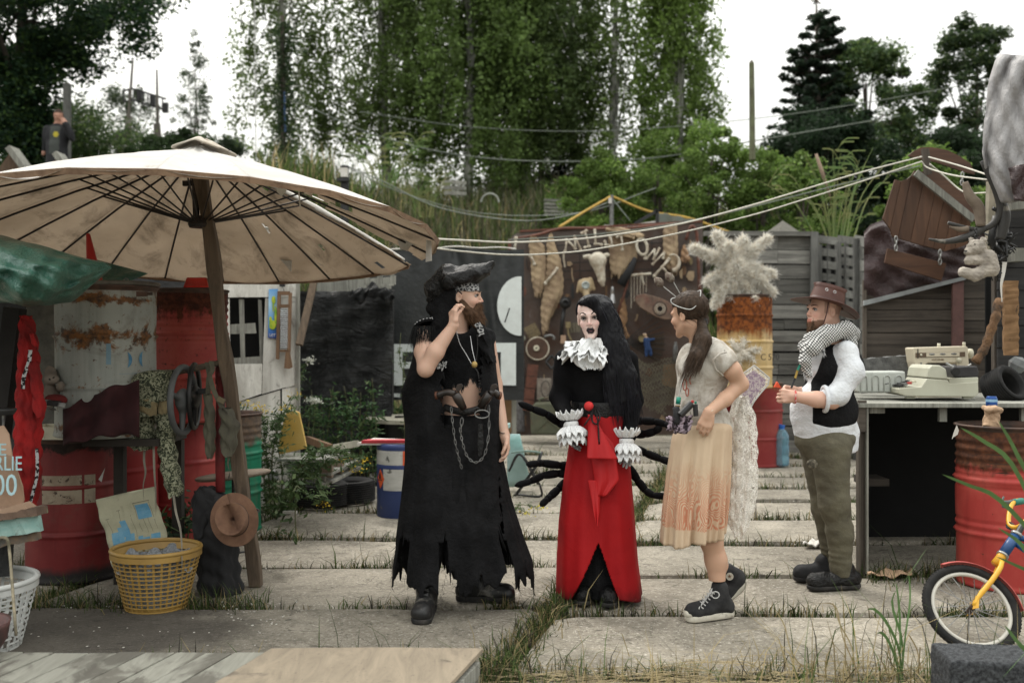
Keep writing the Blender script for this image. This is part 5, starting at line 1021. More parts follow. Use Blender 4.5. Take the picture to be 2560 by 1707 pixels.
t=thing('greenhouse_sheet','pale translucent sheeting over a dark frame above the junk panel','sheet',P(1690,560,15.8));MB().grid(20,8,lambda u,v:P(lerp(1642,1745,u),lerp(530+u*22,605,v)+2*math.sin(u*20),15.8+.3*v+.02*math.sin(u*15+v*5))).build('sheeting',m_sheet,t,True);MB().grid(16,4,lambda u,v:P(lerp(1510,1642,u),lerp(562-u*8+3*math.sin(u*4),572,v),15.7)).build('white_strip',m_rag,t,True)
for a,b in(((1643,526),(1643,570)),((1643,527),(1586,560))):MB().beam(P(*a,15.7),P(*b,15.7),.05,.05).build('frame_bar',m_blk,t)
t=thing('rope_post','short grey post with yellow ropes tied to its top above the junk panel','post',P(1529,565,16));MB().tube([P(1529,575,16),P(1529,488,16)],.035).build('post',m_steel,t);MB().box(P(1525,502,15.95),(.05,.05,.09)).build('insulator',m_rag,t)
def wire(name,label,cat,pts,r,m,n=24):o=MB().tube(curve_pts(pts,n),r,6).build(name,m,None,True);tag(o,label,cat);return o
m_yr=mat('yellow_rope_mat',(.42,.27,.06),.9,(.3,.2,.05),20);m_rope=mat('white_rope_mat',(.55,.53,.46),.85,(.42,.40,.34),40,bs=120,bst=.5)
wire('yellow_rope','yellow rope running down left from the rope post to the panel','rope',[P(1528,491,16),P(1460,530,15.7),P(1398,568,15.2)],.022,m_yr);wire('yellow_rope','yellow rope running down right from the rope post towards the wooden fence','rope',[P(1530,491,16),P(1620,528,16),P(1720,545,16),P(1832,584,16)],.022,m_yr)
m_wr=mat('grey_wire_mat',(.16,.18,.15),.6)
wire('slope_wire','slack grey wire sagging from the small pole across the slope to the rope post','wire',[P(868,415,19),P(960,455,18.5),P(1100,520,18),P(1300,552,17),P(1440,535,16.5),P(1525,505,16)],.012,m_wr);wire('slope_wire','second thinner wire across the dry slope above the black banner','wire',[P(868,418,19),P(1000,480,18.5),P(1200,533,18),P(1450,532,17),P(1640,470,17)],.009,m_wr)
wire('overhead_cable','long cable crossing the trunk of the white birches','cable',[P(700,235,22),P(960,345,22),P(1240,398,22),P(1600,398,22),P(1900,350,22),P(2250,290,22)],.014,m_wr,40);wire('overhead_cable','upper thin cable through the birch crowns towards the right','cable',[P(900,280,24),P(1180,318,24),P(1500,328,24),P(1860,300,24),P(2160,258,24),P(2480,200,24)],.011,m_wr,40)
MB;wire('cross_wire','thin wire from the post top down right to the sheeting','wire',[P(1531,497,16),P(1575,552,15.8)],.008,m_wr,4)
# == FAR POLES, MEN'S GANTRY ==
m_pole=wood('pole_wood',(.17,.155,.13),(.09,.08,.07),2,.5,.9,.1)
t=thing('lamp_gantry','pair of tall wooden poles carrying a crossbar of small lamps, far left','gantry',P(340,430,28));DG=28
for a,b,r0,r1 in(((316,420),(322,290),.13,.10),((322,290),(332,150),.05,.03),((400,420),(392,310),.11,.10),((394,310),(392,175),.05,.025)):MB().tube([P(*a,DG),P(*b,DG)],[r0,r1],8).build('pole',m_pole,t)
for y in(0,28):MB().tube([P(308,228+y,DG),P(330,222+y,DG),P(415,248+y,DG)],.03,6).build('crossbar',m_blk,t)
for i in range(9):
 x=310+i*12;y=224+i*3;MB().tube([P(x,y-4,DG),P(x,y+32,DG)],.022,5).build('bracket',m_blk,t)
for x,y in((345,226),(378,240),(410,258)):MB().box(P(x+4,y+12,DG),(.14,.1,.28)).build('lamp_box',m_blk,t)
t=thing('bird_table','wooden bird table with slanted roof left of the gantry poles','bird table',P(298,400,26));MB().tube([P(298,420,26),P(298,350,26)],.08).build('post',m_pole,t);MB().poly([P(x,y,25.8)for x,y in[(280,345),(296,334),(322,336),(312,350),(284,352)]],(0,.5,0)).build('roof',m_pole,t)
o=MB().tube([P(640,420,24),P(638,200,24),P(635,-60,24)],.012,6).build('thin_mast',mat('mast_mat',(.45,.45,.42),.6),None);tag(o,'very thin pale mast line rising into the white sky above the parasol','mast')
t=thing('ivy_pole','dark ivy covered pole with blue pipe at the left edge of the birches','pole',P(708,425,22));MB().tube([P(709,430,22),P(706,40,22)],[.06,.04],8).build('pole',m_bark,t);MB().tube([P(713,330,21.9),P(711,230,21.9)],.025).build('blue_pipe',mat('blue_pipe_mat',(.03,.07,.15),.5),t)
n=2600;z=RNG.random(n);c=np.stack([np.full(n,P(709,0,22).x)+RNG.normal(size=n)*(.08+.10*(np.sin(z*9)**2)),22+RNG.normal(size=n)*.1,P(0,430,22).z+z*(P(0,60,22).z-P(0,430,22).z)],1);leaves(c,.08,lcol(n,(.035,.06,.025),.6),'ivy',m_leaf,t)
t=thing('meter_pole','short dark pole with white box on the slope behind the parasol','pole',P(862,600,16.5));MB().tube([P(862,640,16.5),P(862,415,16.5)],.07,8).build('pole',m_blk,t);MB().box(P(861,432,16.4),(.11,.1,.15)).build('white_box',m_rag,t);MB().box(P(858,450,16.4),(.2,.1,.05)).build('shelf',m_blk,t)
t=thing('mossy_post','tall mossy wooden post standing against the sky left of the pine','post',P(1881,380,19));MB().tube([P(1881,400,19),P(1880,250,19),P(1879,158,19)],[.06,.055,.05],8).build('post',mat('mossy_wood_mat',(.13,.14,.08),.95,(.08,.075,.05),5),t);MB().lathe([(.05,0),(.002,.07)],P(1879,158,19),8).build('pointed_top',m_pole,t)
t=thing('concrete_post','grey concrete post beside the man on the phone','post',P(168,400,20));MB().box(P(168,320,20.3),(.12,.12,1.8)).build('post',mat('post_conc_mat',(.13,.13,.12),.9),t)
for i,(x,y,w,h,lb)in enumerate([(1138,470,56,40,'weathered pallet board standing in the grass on the slope'),(1395,520,70,45,'faded stacked pallet far up the slope above the panel')]):
 t=thing('slope_pallet',lb,'pallet',P(x,y,23));nb=3 if i==0 else 5
 for j in range(nb):MB().box(P(x,y-h/2+h*(j+.5)/nb,23),(w/F*23,.05,h/nb/F*23*.7),rotm(0,.05,0)).build('board',w_grey,t)
o=MB().tube([P(1225+22*math.cos(a),506-22*math.sin(a),21)for a in np.linspace(0,PI,14)],.02,6).build('arch_hoop',mat('hoop_mat',(.35,.36,.32),.7),None);tag(o,'pale half round hoop stuck in the grass on the slope','hoop')
def reed(label,px,D,ybase,n,hh):
 b0=P(px,ybase,D);t=thing('reed_clump',label,'reeds',b0);V=[];mb=MB();rnd=random.Random(px)
 for i in range(n):
  x=rnd.gauss(0,.22);tip=Vector((x*2.4+rnd.gauss(0,.12),rnd.gauss(0,.1),hh*rnd.uniform(.55,1)));base=Vector((x*.6,rnd.gauss(0,.08),0));c=curve_pts([b0+base,b0+lerp(base,tip,.5)+Vector((-x*.2,0,.1)),b0+tip],8);mb.tube(c,[.012*(1-i_/9)+.002 for i_ in range(9)],4)
  for j in range(4):
   k=rnd.randint(1,7);p=c[k];s_=rnd.choice([-1,1]);L=rnd.uniform(.25,.55);q=[p,p+Vector((s_*L*.35,0,L*.55)),p+Vector((s_*L*.8,0,L*.6))];v=strip(q,.02,Vector((0,0,1)),5);b=len(mb.v);mb.v+=v.v;mb.f+=[tuple(b+i_ for i_ in f)for f in v.f];mb.m+=[0]*len(v.f)
 mb.build('stalks',mat('reed_mat',(.09,.16,.04),.7,(.2,.19,.07),3,bst=0,vary=.2),t);return t
reed('tall reed clump behind the grey fence, left of the brown wooden gable',2090,14.2,600,16,1.35);t=bpy.data.objects['reed_clump'];
MB().tube([P(2078,500,14.2),P(2055,430,14.2),P(2040,385,14.2)],[.01,.03,.02],6).build('seed_plume',mat('plume_mat',(.30,.22,.16),.95),t,True)
reed('green reed clump on the slope behind the right end of the parasol',1062,20,545,12,1.2);reed('green leafy reeds growing on the slope top behind the parasol',960,19,470,14,.9)
# == RED BARRELS IN THE MIDDLE ==
m_redM=drum_mat('red_drum_paint_m',(.22,.03,.03),(.28,.06,.05),.93,speck=.72)
drum('lower faded red drum behind the woman with wings, under the yellow drum',(1893-1280)/F*12.1,12.1,0,.30,1.0,m_redM)
drum('half hidden red drum left of the lower faded one, behind the woman with wings',(1800-1280)/F*12.3,12.5,0,.29,.98,m_redM)
m_yelD=drum_mat('yellow_drum_paint',(.52,.36,.15),(.58,.44,.24),.60,(.07,.025,.012),(.26,.08,.02),.9,patch=[(.44,.07,.54)],speck=.64,rough=.55,soft=.11)
yd=drum('pale yellow drum with heavy rust at the top, carrying the fluffy white star',(1861-1280)/F*11.5,11.5,.97,.315,1.06,m_yelD,hoops=(.22,.5,.78))
text('C 570',.10,facing(P(1925,893,11.14),PI/2,0,.35),m_blk,'stencil_lettering',yd,.001)
def fluff(label,C,arms,n,size,name='fluffy_star'):
 t=thing(name,label,'fluffy ornament',C);B=[];T=[]
 core=MB()
 for dx,dy,dz,r in arms:
  e=C+Vector((dx,dy,dz));core.tube([C,lerp(C,e,.6),e],[r*.55,r*.40,r*.12],8);k=int(n*Vector((dx,dy,dz)).length/.4);tt=RNG.random(k)**.85
  for q in tt:
   ctr=np.array(lerp(C,e,float(q)));d=RNG.normal(size=3);d/=np.linalg.norm(d);rr=r*(1.0-.72*q)*RNG.uniform(.55,1.25);B.append(ctr+d*rr*.35);T.append(d+np.array((dx,dy,dz))*1.6)
 core.build('core',mat('fluff_core_mat',(.55,.50,.42),1),t,True)
 B=np.array(B);T=np.array(T);k=len(B);H=size*(.5+RNG.random(k));T/=np.linalg.norm(T,axis=1)[:,None];s_=np.cross(T,RNG.normal(size=(k,3)));s_/=np.linalg.norm(s_,axis=1)[:,None];w=size*.10
 c2=RNG.normal(size=(k,3))*size*.34;p1=B+T*(H*.5)[:,None];p2=p1+T*(H*.5)[:,None]+c2
 V=np.stack([B-s_*w,B+s_*w,p1+s_*w*.6,p1-s_*w*.6,p2+s_*w*.1,p2-s_*w*.1],1).reshape(-1,3);i=np.arange(k)[:,None]*6;Q=np.concatenate([i+np.array([[0,1,2,3]]),i+np.array([[3,2,4,5]])],0)
 C_=lcol(k,(.80,.78,.72),.25,(.55,.46,.34),.14);np_mesh('tufts',V,Q,m_fluff,t,False,np.repeat(C_,6,axis=0));return t
m_fluff=colmat('fluff_mat',.95,bst=0,trans=.3,spec=.1)
cf=P(1838,665,11.3);s_=1/F*11.3
fluff('big shaggy white star shaped tuft on top of the rusty yellow drum',cf,[(dx*s_,dy,-dz*s_,r)for dx,dz,dy,r in((-104,-44,0,.10),(-44,-80,.05,.14),(-70,40,0,.10),(-52,95,-.05,.12),(45,85,-.05,.13),(60,10,0,.16),(92,20,0,.11),(92,66,0,.08),(22,-66,0,.15),(84,-70,.05,.08),(0,0,-.12,.26),(0,40,-.05,.25),(-30,20,.05,.24),(25,15,0,.22),(-5,78,0,.2),(-60,-30,.1,.12),(50,-30,.1,.14),(-20,-50,-.1,.12),(66,40,-.08,.12),(-45,55,.08,.12))],3400,.055)
fluff('loose wisps of white fleece hanging on the lower half of the yellow drum',P(1850,880,11.15),[(-.10,0,.12,.09),(.16,0,-.08,.10),(-.02,0,-.14,.09),(.22,0,.03,.06),(.05,0,.15,.07)],420,.05,'fleece_wisps')
fluff('tiny white tuft dangling on a thread from the star',P(1889,743,11.0),[(.02,0,0,.04),(-.02,0,.01,.04)],600,.03,'white_tuft')
t=thing('water_bottle','large clear blue plastic water bottle on the ground behind the man with the hat','bottle',P(1955,1145,11.6));cb_=G(1954,11.9);m_pet=mat('pet_mat',(.35,.62,.75),.08,(.25,.5,.65),9,bst=0,Transmission_Weight=.7,IOR=1.15)
MB().lathe([(.001,0),(.08,.0),(.088,.02),(.088,.1),(.08,.12),(.088,.14),(.088,.24),(.08,.26),(.088,.28),(.085,.36),(.05,.42),(.03,.44)],cb_+Vector((0,0,.02)),24).build('bottle_body',m_pet,t,True);MB().lathe([(.035,.0),(.035,.04),(.001,.04)],cb_+Vector((0,0,.455)),16).build('blue_cap',mat('cap_blue_mat',(.02,.12,.45),.4,bst=0),t);MB().tube(curve_pts([cb_+Vector((-.04,0,.46)),cb_+Vector((-.10,0,.52)),cb_+Vector((.04,0,.49))],8),.008).build('handle',mat('cap_blue_mat2',(.02,.12,.45),.4,bst=0),t)
# == GREY PALLET FENCE ==
w_fence=wood('fence_wood',(.21,.205,.185),(.075,.073,.067),0,.6,.95,.9,.8);w_fencev=wood('fence_wood_v',(.15,.15,.14),(.06,.06,.057),2,.6,.95,.6,.7);w_fencel=wood('fence_wood_l',(.24,.24,.22),(.13,.13,.12),0,.6,.95,.6,.7)
fn=thing('plank_fence','high fence of broad dark grey horizontal planks behind the fluffy star','fence',G(1900,13.4))
y=588;k=0
while y<1180:
 h=random.choice([26,30,36,33]);
 for x0,x1 in((1800,1930+random.randint(-30,30)),(0,2028)):
  if x0==0:x0=xe+1
  xe=x1;MB().box(P((x0+x1)/2,y+h/2+random.uniform(-2,2),13.4+random.uniform(-.02,.02)),((x1-x0)/F*13.4,.03,(h-2.5)/F*13.4),rotm(0,random.uniform(-.006,.006),0)).build('plank',w_fence,fn)
 y+=h
MB().box(P(1900,585,13.35),(1.5,.12,.06),rotm(0,.005,0)).build('cap_rail',w_fence,fn)
for x in(1805,2036):MB().box(P(x,880,13.3),(.10 if x>2000 else .06,.06,3.2)).build('upright',w_fencev,fn)
MB().box(P(1922,880,13.6),(1.28,.02,2.9)).build('backing',m_dark,fn)
fp=thing('pallet_wall','wall of upright grey pallets with dark gaps between fence and brown tarp','pallet wall',G(2100,13.2))
MB().box(P(2100,900,13.5),(.7,.02,3.1)).build('backing',m_dark,fp)
for x0,x1,D0,D1,sp in((2048,2094,13.4,13.25,31),(2096,2136,13.2,12.9,27),(2138,2162,12.85,12.5,30)):
 y=588;j=0
 while y<1160:
  w=19 if x0<2130 else 26;dy=5*(x1-x0)/40
  MB().poly([P(x0,y,D0),P(x1,y+dy,D1),P(x1,y+w+dy,D1),P(x0,y+w,D0)],(0,.03,0)).build('slat',w_fencel,fp);y+=sp
 for xx in(x0+1,(x0+x1)/2,x1-1):MB().box(P(xx,900,(D0+D1)/2+.03),(.05,.05,3.1)).build('bearer',w_fencev,fp)
bushy('shrub','dark weeds in the gap behind the black shed base',-1.3,12.0,0,.5,.35,2500,.05,(.05,.09,.03),None,12,None,False)
t=thing('dark_tent','small dark pointed tent roof peeping over the plank fence','tent',P(1950,575,17));MB().add([P(1905,590,16),P(1957,552,16.5),P(2010,588,16),P(1945,584,15)],[(0,3,1),(3,2,1)]).build('roof_cloth',mat('tent_mat',(.08,.075,.06),.9),t,solid=.01)
# == MIDDLE LEFT: SPOOL TABLE, DRUM, CHAIR, PALLET ==
sp=thing('cable_spool','round wooden cable spool used as a table, left of the bearded man','spool table',G(1032,10.8));m_sp=NT('spool_mat');s=m_sp;g_=s.noise(1.2,8,.7,.4,(2,14,2));s.set(s.mix(s.ramp(g_,[(.35,0),(.7,1)]),(.36,.34,.27),(.18,.17,.13)),.9).bump(g_,.4,.01)
c=G(1032,10.8,.66)
for i in range(9):
 y0=-.5+i*1.0/9;y1=y0+1/9-.008;pts=[]
 for yy in(y0,(y0+y1)/2,y1):pts.append((-math.sqrt(max(.002,.25-yy*yy)),yy))
 for yy in(y1,(y0+y1)/2,y0):pts.append((math.sqrt(max(.002,.25-yy*yy)),yy))
 MB().poly([c+Vector((x,yy_,-.02))for x,yy_ in pts],(0,0,.04)).build('top_plank',m_sp.m,sp)
MB().lathe([(.3,-.6),(.3,-.02)],c,30).build('drum_core',m_blk,sp,True);MB().lathe([(.001,-.64),(.48,-.64),(.48,-.60),(.001,-.60)],c,30).build('lower_flange',w_grey,sp)
o=MB().tube(curve_pts([c+Vector((-.18,-.1,.03)),c+Vector((-.1,-.12,.035)),c+Vector((-.02,-.08,.03)),c+Vector((.03,-.1,.03))],8),.012,5).build('dark_tool',m_blk,None);tag(o,'small dark tool lying on the cable spool','tool')
t=thing('orange_bottle','small orange bottle on the spool table by the bearded man','bottle',c+Vector((-.03,-.2,.02)));MB().lathe([(.03,0),(.035,.1),(.015,.15),(.012,.2),(.001,.2)],c+Vector((-.04,-.25,.02)),12).build('bottle_body',mat('orange_mat',(.7,.14,.02),.4,(.8,.6,.5),30),t,True)
bd=thing('blue_white_drum','small blue and white chemical drum with orange flame label left of the bearded man','barrel',G(1000,8.6));xc=(1002-1280)/F*8.6;Rb=.205
m_nb=mat('navy_paint_mat',(.025,.045,.14),.5,(.035,.055,.16),5,dirt=(.12,.12,.13),dsc=14,dlo=.64,dhi=.7);m_ww=mat('scuffed_white_mat',(.45,.45,.42),.6,(.36,.36,.33),7,dirt=(.10,.10,.09),dsc=9,dlo=.6,dhi=.66,stretch=(1,1,3));m_or=mat('orange_label_mat',(.62,.10,.025),.6,(.5,.07,.02),12,dirt=(.06,.05,.05),dsc=18,dlo=.62,dhi=.66,bst=0)
MB().lathe([(Rb*.97,0),(Rb,.01),(Rb,.42),(Rb*1.012,.43),(Rb*1.012,.445),(Rb,.455),(Rb,.585),(Rb*1.02,.595),(Rb*1.02,.625),(Rb*.96,.63),(.001,.62)],(xc,8.6,0),44).build('body',m_nb,bd,True)
MB().lathe([(Rb+.002,.455),(Rb+.002,.575)],(xc,8.6,0),44).build('white_band',m_ww,bd,True);MB().lathe([(Rb+.003,.24),(Rb+.003,.42)],(xc,8.6,0),16,a0=-2.25,a1=-1.35).build('white_label',m_ww,bd,True);MB().lathe([(Rb+.004,.455),(Rb+.004,.575)],(xc,8.6,0),10,a0=-1.38,a1=-.9).build('orange_label',m_or,bd,True);MB().lathe([(Rb+.003,.24),(Rb+.003,.42)],(xc,8.6,0),10,a0=-1.30,a1=-.9).build('white_label',m_ww,bd,True)
def ond(a,z,r=Rb+.006):return Vector((xc+r*math.cos(a),8.6+r*math.sin(a),z))
ac=-2.42;MB().add([ond(ac-.24,.335),ond(ac,.25),ond(ac+.24,.335),ond(ac,.42),ond(ac,.335,Rb+.008)],[(0,1,4),(1,2,4),(2,3,4),(3,0,4)]).build('flame_diamond',m_or,bd)
MB().add([ond(ac-.06,.335,Rb+.011),ond(ac+.07,.335,Rb+.011),ond(ac+.05,.37,Rb+.011),ond(ac,.395,Rb+.011),ond(ac-.05,.365,Rb+.011)],[(0,1,2,3,4)]).build('flame_symbol',m_blk,bd);MB().add([ond(ac-.15,.322,Rb+.010),ond(ac+.15,.322,Rb+.010),ond(ac+.15,.328,Rb+.010),ond(ac-.15,.328,Rb+.010)],[(0,1,2,3)]).build('label_text',m_blk,bd)
t=thing('striped_board','red and white striped board lying on top of the small blue drum','board',G(960,8.6,.65));MB().poly([P(893,1112,8.5),P(1040,1112,8.4),P(1040,1104,8.9),P(935,1100,9.0)],(0,0,.02)).build('board',m_rag,t);MB().poly([P(903,1108,8.49),P(1030,1107,8.39),P(1035,1104,8.6),P(920,1104,8.7)],(0,0,.024)).build('red_stripe',mat('stripe_red_mat',(.4,.03,.04),.6,bst=0),t)
pl=thing('pallet_bench','weathered pallet laid across old tyres among the weeds','pallet',G(830,9));
def plp(px,py,D):return P(px,py,D)
for i,(a,b)in enumerate([((720,1150,8.3),(815,1197,8.0)),((722,1163,8.3),(815,1212,8.0))]):MB().beam(P(*a),P(*b),.09 if i else .03,.03,PI/2).build('board',w_grey,pl)
for i in range(5):MB().beam(P(700+i*2,1148-i*3,8.3+i*.2)+Vector((0,0,.0)),P(818+i*14,1150-i*4,8.1+i*.25),.10,.022,PI/2).build('deck_board',w_grey,pl)
for x,y,D in((818,1175,8.05),(845,1165,8.4),(872,1155,8.8)):MB().box(P(x,y,D),(.09,.09,.11)).build('block',wood('block_wood',(.2,.15,.11),(.12,.09,.07),0),pl)
MB().beam(P(816,1205,8.0),P(890,1168,8.9),.022,.1).build('board',w_grey,pl);MB().beam(P(816,1185,8.0),P(890,1150,8.9),.022,.08).build('board',w_grey,pl)
def tyre(label,c,R,r,m,rot=None,grp='old tyres',name='tyre'):
 t=thing(name,label,'tyre',c,grp);pr=[]
 for a in np.linspace(PI*.62,-PI*.62,20):pr.append((R-r+r*math.cos(a)*1.0 if abs(a)<1 else R-r+r*math.cos(a),r*1.05*math.sin(a)))
 mb=MB();W=r;q=[(R*.62,-W*.7),(R*.72,-W*.98),(R*.88,-W*1.0),(R*.97,-W*.85)]
 for i in range(9):z=-W*.8+W*1.6*i/8;q+=[(R,z-.004),(R,z+.0),(R-.012,z+.004),(R-.012,z+.008)]
 q+=[(R*.97,W*.86),(R*.88,W),(R*.72,W*.98),(R*.62,W*.7)];mb.lathe(q,c,40,rot);mb.build('tyre_body',m,t,True);mb=MB().lathe([(R*.62,-W*.7),(R*.6,0),(R*.62,W*.7)],c,40,rot);mb.build('bead',m,t,True);return t
m_ty=mat('tyre_mat',(.010,.010,.010),.8,(.022,.021,.02),12,bst=.4,spec=.2)
tyre('old tyre lying flat under the right end of the pallet bench',G(866,9.3,.11),.27,.10,m_ty);tyre('old tyre in the shadow under the pallet, left of the other one',G(800,9.1,.11),.27,.10,m_ty)
t=thing('yellow_board','leaning yellow plastic board standing on the pallet bench','board',P(725,1125,8.6));MB().poly([P(x,y,8.7-.001*(1130-y))for x,y in[(692,1130),(700,1085),(712,1035),(735,1026),(748,1030),(758,1075),(767,1120),(700,1136)]],(0,.03,0)).build('panel',mat('yellow_board_mat',(.55,.34,.07),.5,(.62,.43,.14),4),t,bevel=.01)
for i,(a,b,lb)in enumerate([((820,1122,9.6),(893,1108,9.9),'pale squared timber lying before the weeds'),((768,1098,9.2),(824,1118,8.9),'short brown plank with nails lying by the yellow board')]):o=MB().beam(P(*a),P(*b),.06,.06).build('timber',m_sp.m if not i else m_wb,None);tag(o,lb,'timber')
t=thing('tin_can','ribbed tin can with a crumpled cone in it, in the weeds behind the green drum','can',G(685,8.9));cc=G(684,8.95,.02);MB().lathe([(.001,0),(.062,0)]+[(.062+.0025*math.sin(i*1.6),.005+i*.0135)for i in range(17)]+[(.064,.235),(.058,.235)],cc,28).build('can_body',mat('tin_mat',(.38,.38,.28),.4,metal=.6,bst=0),t,True);MB().lathe([(.055,.22),(.035,.30),(.012,.34),(.001,.34)],cc,14,wob=lambda a,z:.12*math.sin(3*a+z*30)).build('foil_cone',m_steel,t,True)
ch=thing('camp_chair','folding camp chair with pale teal seat and black tube frame behind the red skirt','chair',G(1315,9.7));m_teal=mat('teal_cloth_mat',(.25,.42,.40),.8,(.36,.50,.48),5);DCH=9.7
for a,b,c_ in(((1272,1178,9.5),(1300,1135,9.5),(1345,1210,9.5)),((1272,1178,9.9),(1302,1136,9.9),(1350,1212,9.9)),((1290,1238,9.5),(1345,1160,9.5),(1356,1128,9.5)),((1285,1242,9.9),(1342,1160,9.9),(1352,1130,9.9))):MB().tube(curve_pts([P(*a),P(*b),P(*c_)],10)if a[1]<1200 else[P(*a),P(*b),P(*c_)],.011,7).build('frame_tube',m_blk,ch,True)
MB().tube(curve_pts([P(1350,1212,9.5),P(1354,1238,9.55),P(1330,1240,9.6),P(1290,1236,9.7),P(1280,1246,9.8)],12),.011,7).build('foot_tube',m_blk,ch,True)
MB().grid(10,6,lambda u,v:P(lerp(1278,1352,u),1130-4*math.sin(u*PI)+v*3,lerp(9.5,9.9,v))).build('seat_cloth',m_teal,ch,True,solid=.006);MB().grid(8,8,lambda u,v:P(lerp(1268,1300+28*v,u),lerp(1085,1218-6*u,v),9.9+.2*v)).build('back_cloth',mat('pale_blue_cloth_mat',(.42,.58,.58),.7,(.30,.48,.46),4),ch,True,solid=.006)
MB().poly([P(x,y,9.6)for x,y in[(1254,1066),(1275,1058),(1276,1068),(1258,1078)]],(0,.1,0)).build('armrest',m_teal,ch,bevel=.005)
m_stem=mat('stem_mat',(.06,.09,.03),.8,(.10,.08,.04),6,bst=0);m_wleaf=colmat('weed_leaf_mat',.6,bst=0,trans=.25,spec=.25)
def weed(label,stems,flower=None,lf=.062,n_leaf=50,name='weed_plant',c=(.055,.095,.035),grp=None,droop=.1,fl=26,asp=.22):
 t=thing(name,label,'weed',stems[0][0],grp);mb=MB();C=[];Cf=[]
 for pts in stems:
  c_=curve_pts(pts,16);mb.tube(c_,[.0065*(1-i/18)+.0015 for i in range(17)],5)
  for i in range(n_leaf):
   k=RNG.random()*.93+.06;p=np.array(c_[int(k*16)]);d=RNG.normal(size=3);d[2]=abs(d[2])*.4-droop;d/=np.linalg.norm(d);side=RNG.random()*lf*2.6
   for q in range(3):C.append(p+d*side*(q+1)/3)
  if flower is not None:
   e=np.array(c_[-1]);C_=e+RNG.normal(size=(fl,3))*np.array([.035,.03,.016]);Cf+=list(C_)
 mb.build('stem',m_stem,t,True);leaves(np.array(C),lf,lcol(len(C),c,.5,(.09,.13,.05),.25),'foliage',m_wleaf,t,.3,aspect=asp)
 if Cf:leaves(np.array(Cf),.016,lcol(len(Cf),flower,.3),'flower_heads',m_wleaf,t,.2,aspect=.9)
 return t
yl=(.50,.36,.03)
weed('leafy goldenrod with yellow tips growing left of the yellow board',[[P(690,1300,8.6),P(680,1150,8.5),P(700,1060,8.5),P(735,985,8.5)],[P(680,1300,8.6),P(668,1150,8.5),P(655,1030,8.5)],[P(700,1290,8.6),P(705,1180,8.4),P(690,1080,8.4),P(716,1020,8.4)],[P(672,1300,8.8),P(660,1200,8.7),P(650,1100,8.7)]],yl,n_leaf=130)
weed('goldenrod stems drooping right over the pallet bench with yellow flower tips',[[P(700,1290,8.4),P(740,1180,8.0),P(830,1130,7.8),P(910,1152,7.8)],[P(700,1290,8.4),P(760,1150,8.0),P(840,1125,7.9),P(890,1172,7.8)],[P(705,1300,8.3),P(760,1200,8.0),P(790,1190,7.8),P(812,1262,7.7)],[P(690,1300,8.4),P(730,1210,8),P(780,1170,7.9),P(860,1150,7.9)]],yl,n_leaf=130,droop=.3)
weed('small goldenrod sprig in front of the hut wall by the green drum',[[P(618,1150,8.4),P(612,1050,8.4),P(620,1008,8.4)],[P(640,1150,8.5),P(650,1060,8.5),P(652,1020,8.5)]],yl,n_leaf=26,fl=40)
weed('tall wild carrot with white umbel flowers beside the wrapped shed',[[P(760,1180,9.6),P(772,1060,9.6),P(778,1000,9.6)],[P(770,1180,9.7),P(782,1080,9.7),P(790,1002,9.7)],[P(755,1100,9.6),P(748,960,9.6),P(772,900,9.6)]],(.55,.56,.50),lf=.05,n_leaf=60,fl=90,c=(.04,.075,.03))
weed('dense green nettles growing before the wrapped shed',[[P(x,1190,10),P(x+random.randint(-12,12),1080,10),P(x+random.randint(-24,24),random.randint(940,1040),10)]for x in range(790,950,11)],None,.07,30,c=(.045,.095,.035),asp=.3)
weed('leafy dark plant growing between the printed cardboard and the black bundle',[[P(450,1400,6.3),P(455,1300,6.3),P(448,1215,6.3)],[P(440,1400,6.3),P(432,1330,6.25),P(425,1290,6.2)],[P(462,1400,6.3),P(470,1340,6.2),P(475,1290,6.2)]],None,.07,22,c=(.03,.055,.028),asp=.4)
weed('wilted green plant hanging down on the slab right of the tin can',[[P(742,1215,7.6),P(738,1290,7.5),P(742,1360,7.4)],[P(742,1215,7.6),P(728,1240,7.5),P(722,1275,7.5)],[P(742,1215,7.6),P(762,1230,7.5),P(770,1245,7.5)]],None,.07,10,c=(.05,.085,.03),asp=.4)
weed('thin climbing weed in front of the white letter on the black banner',[[P(1012,1130,10),P(1020,980,10),P(1000,900,10),P(1002,832,10)],[P(1015,1130,10),P(1008,950,10),P(1018,870,10)]],None,.05,34,c=(.07,.10,.05))
weed('green weeds at the foot of the black banner behind the spool table',[[P(x,1120,11.6),P(x+5,1060,11.6),P(x+random.randint(-10,10),1010,11.6)]for x in range(985,1060,9)],None,.07,26,c=(.06,.12,.04),asp=.3)
weed('low yellow flowering weed on the slab in front of the camp chair',[[P(1280,1290,8.4),P(1300,1262,8.4),P(1345,1268,8.4)],[P(1275,1290,8.4),P(1290,1270,8.3),P(1320,1282,8.3)]],(.5,.42,.03),.03,26)
o=MB().box(P(725,1280,8.2),(.11,.05,.02)).build('white_scrap',m_rag,None);tag(o,'white paper scrap lying by the tin can','paper')
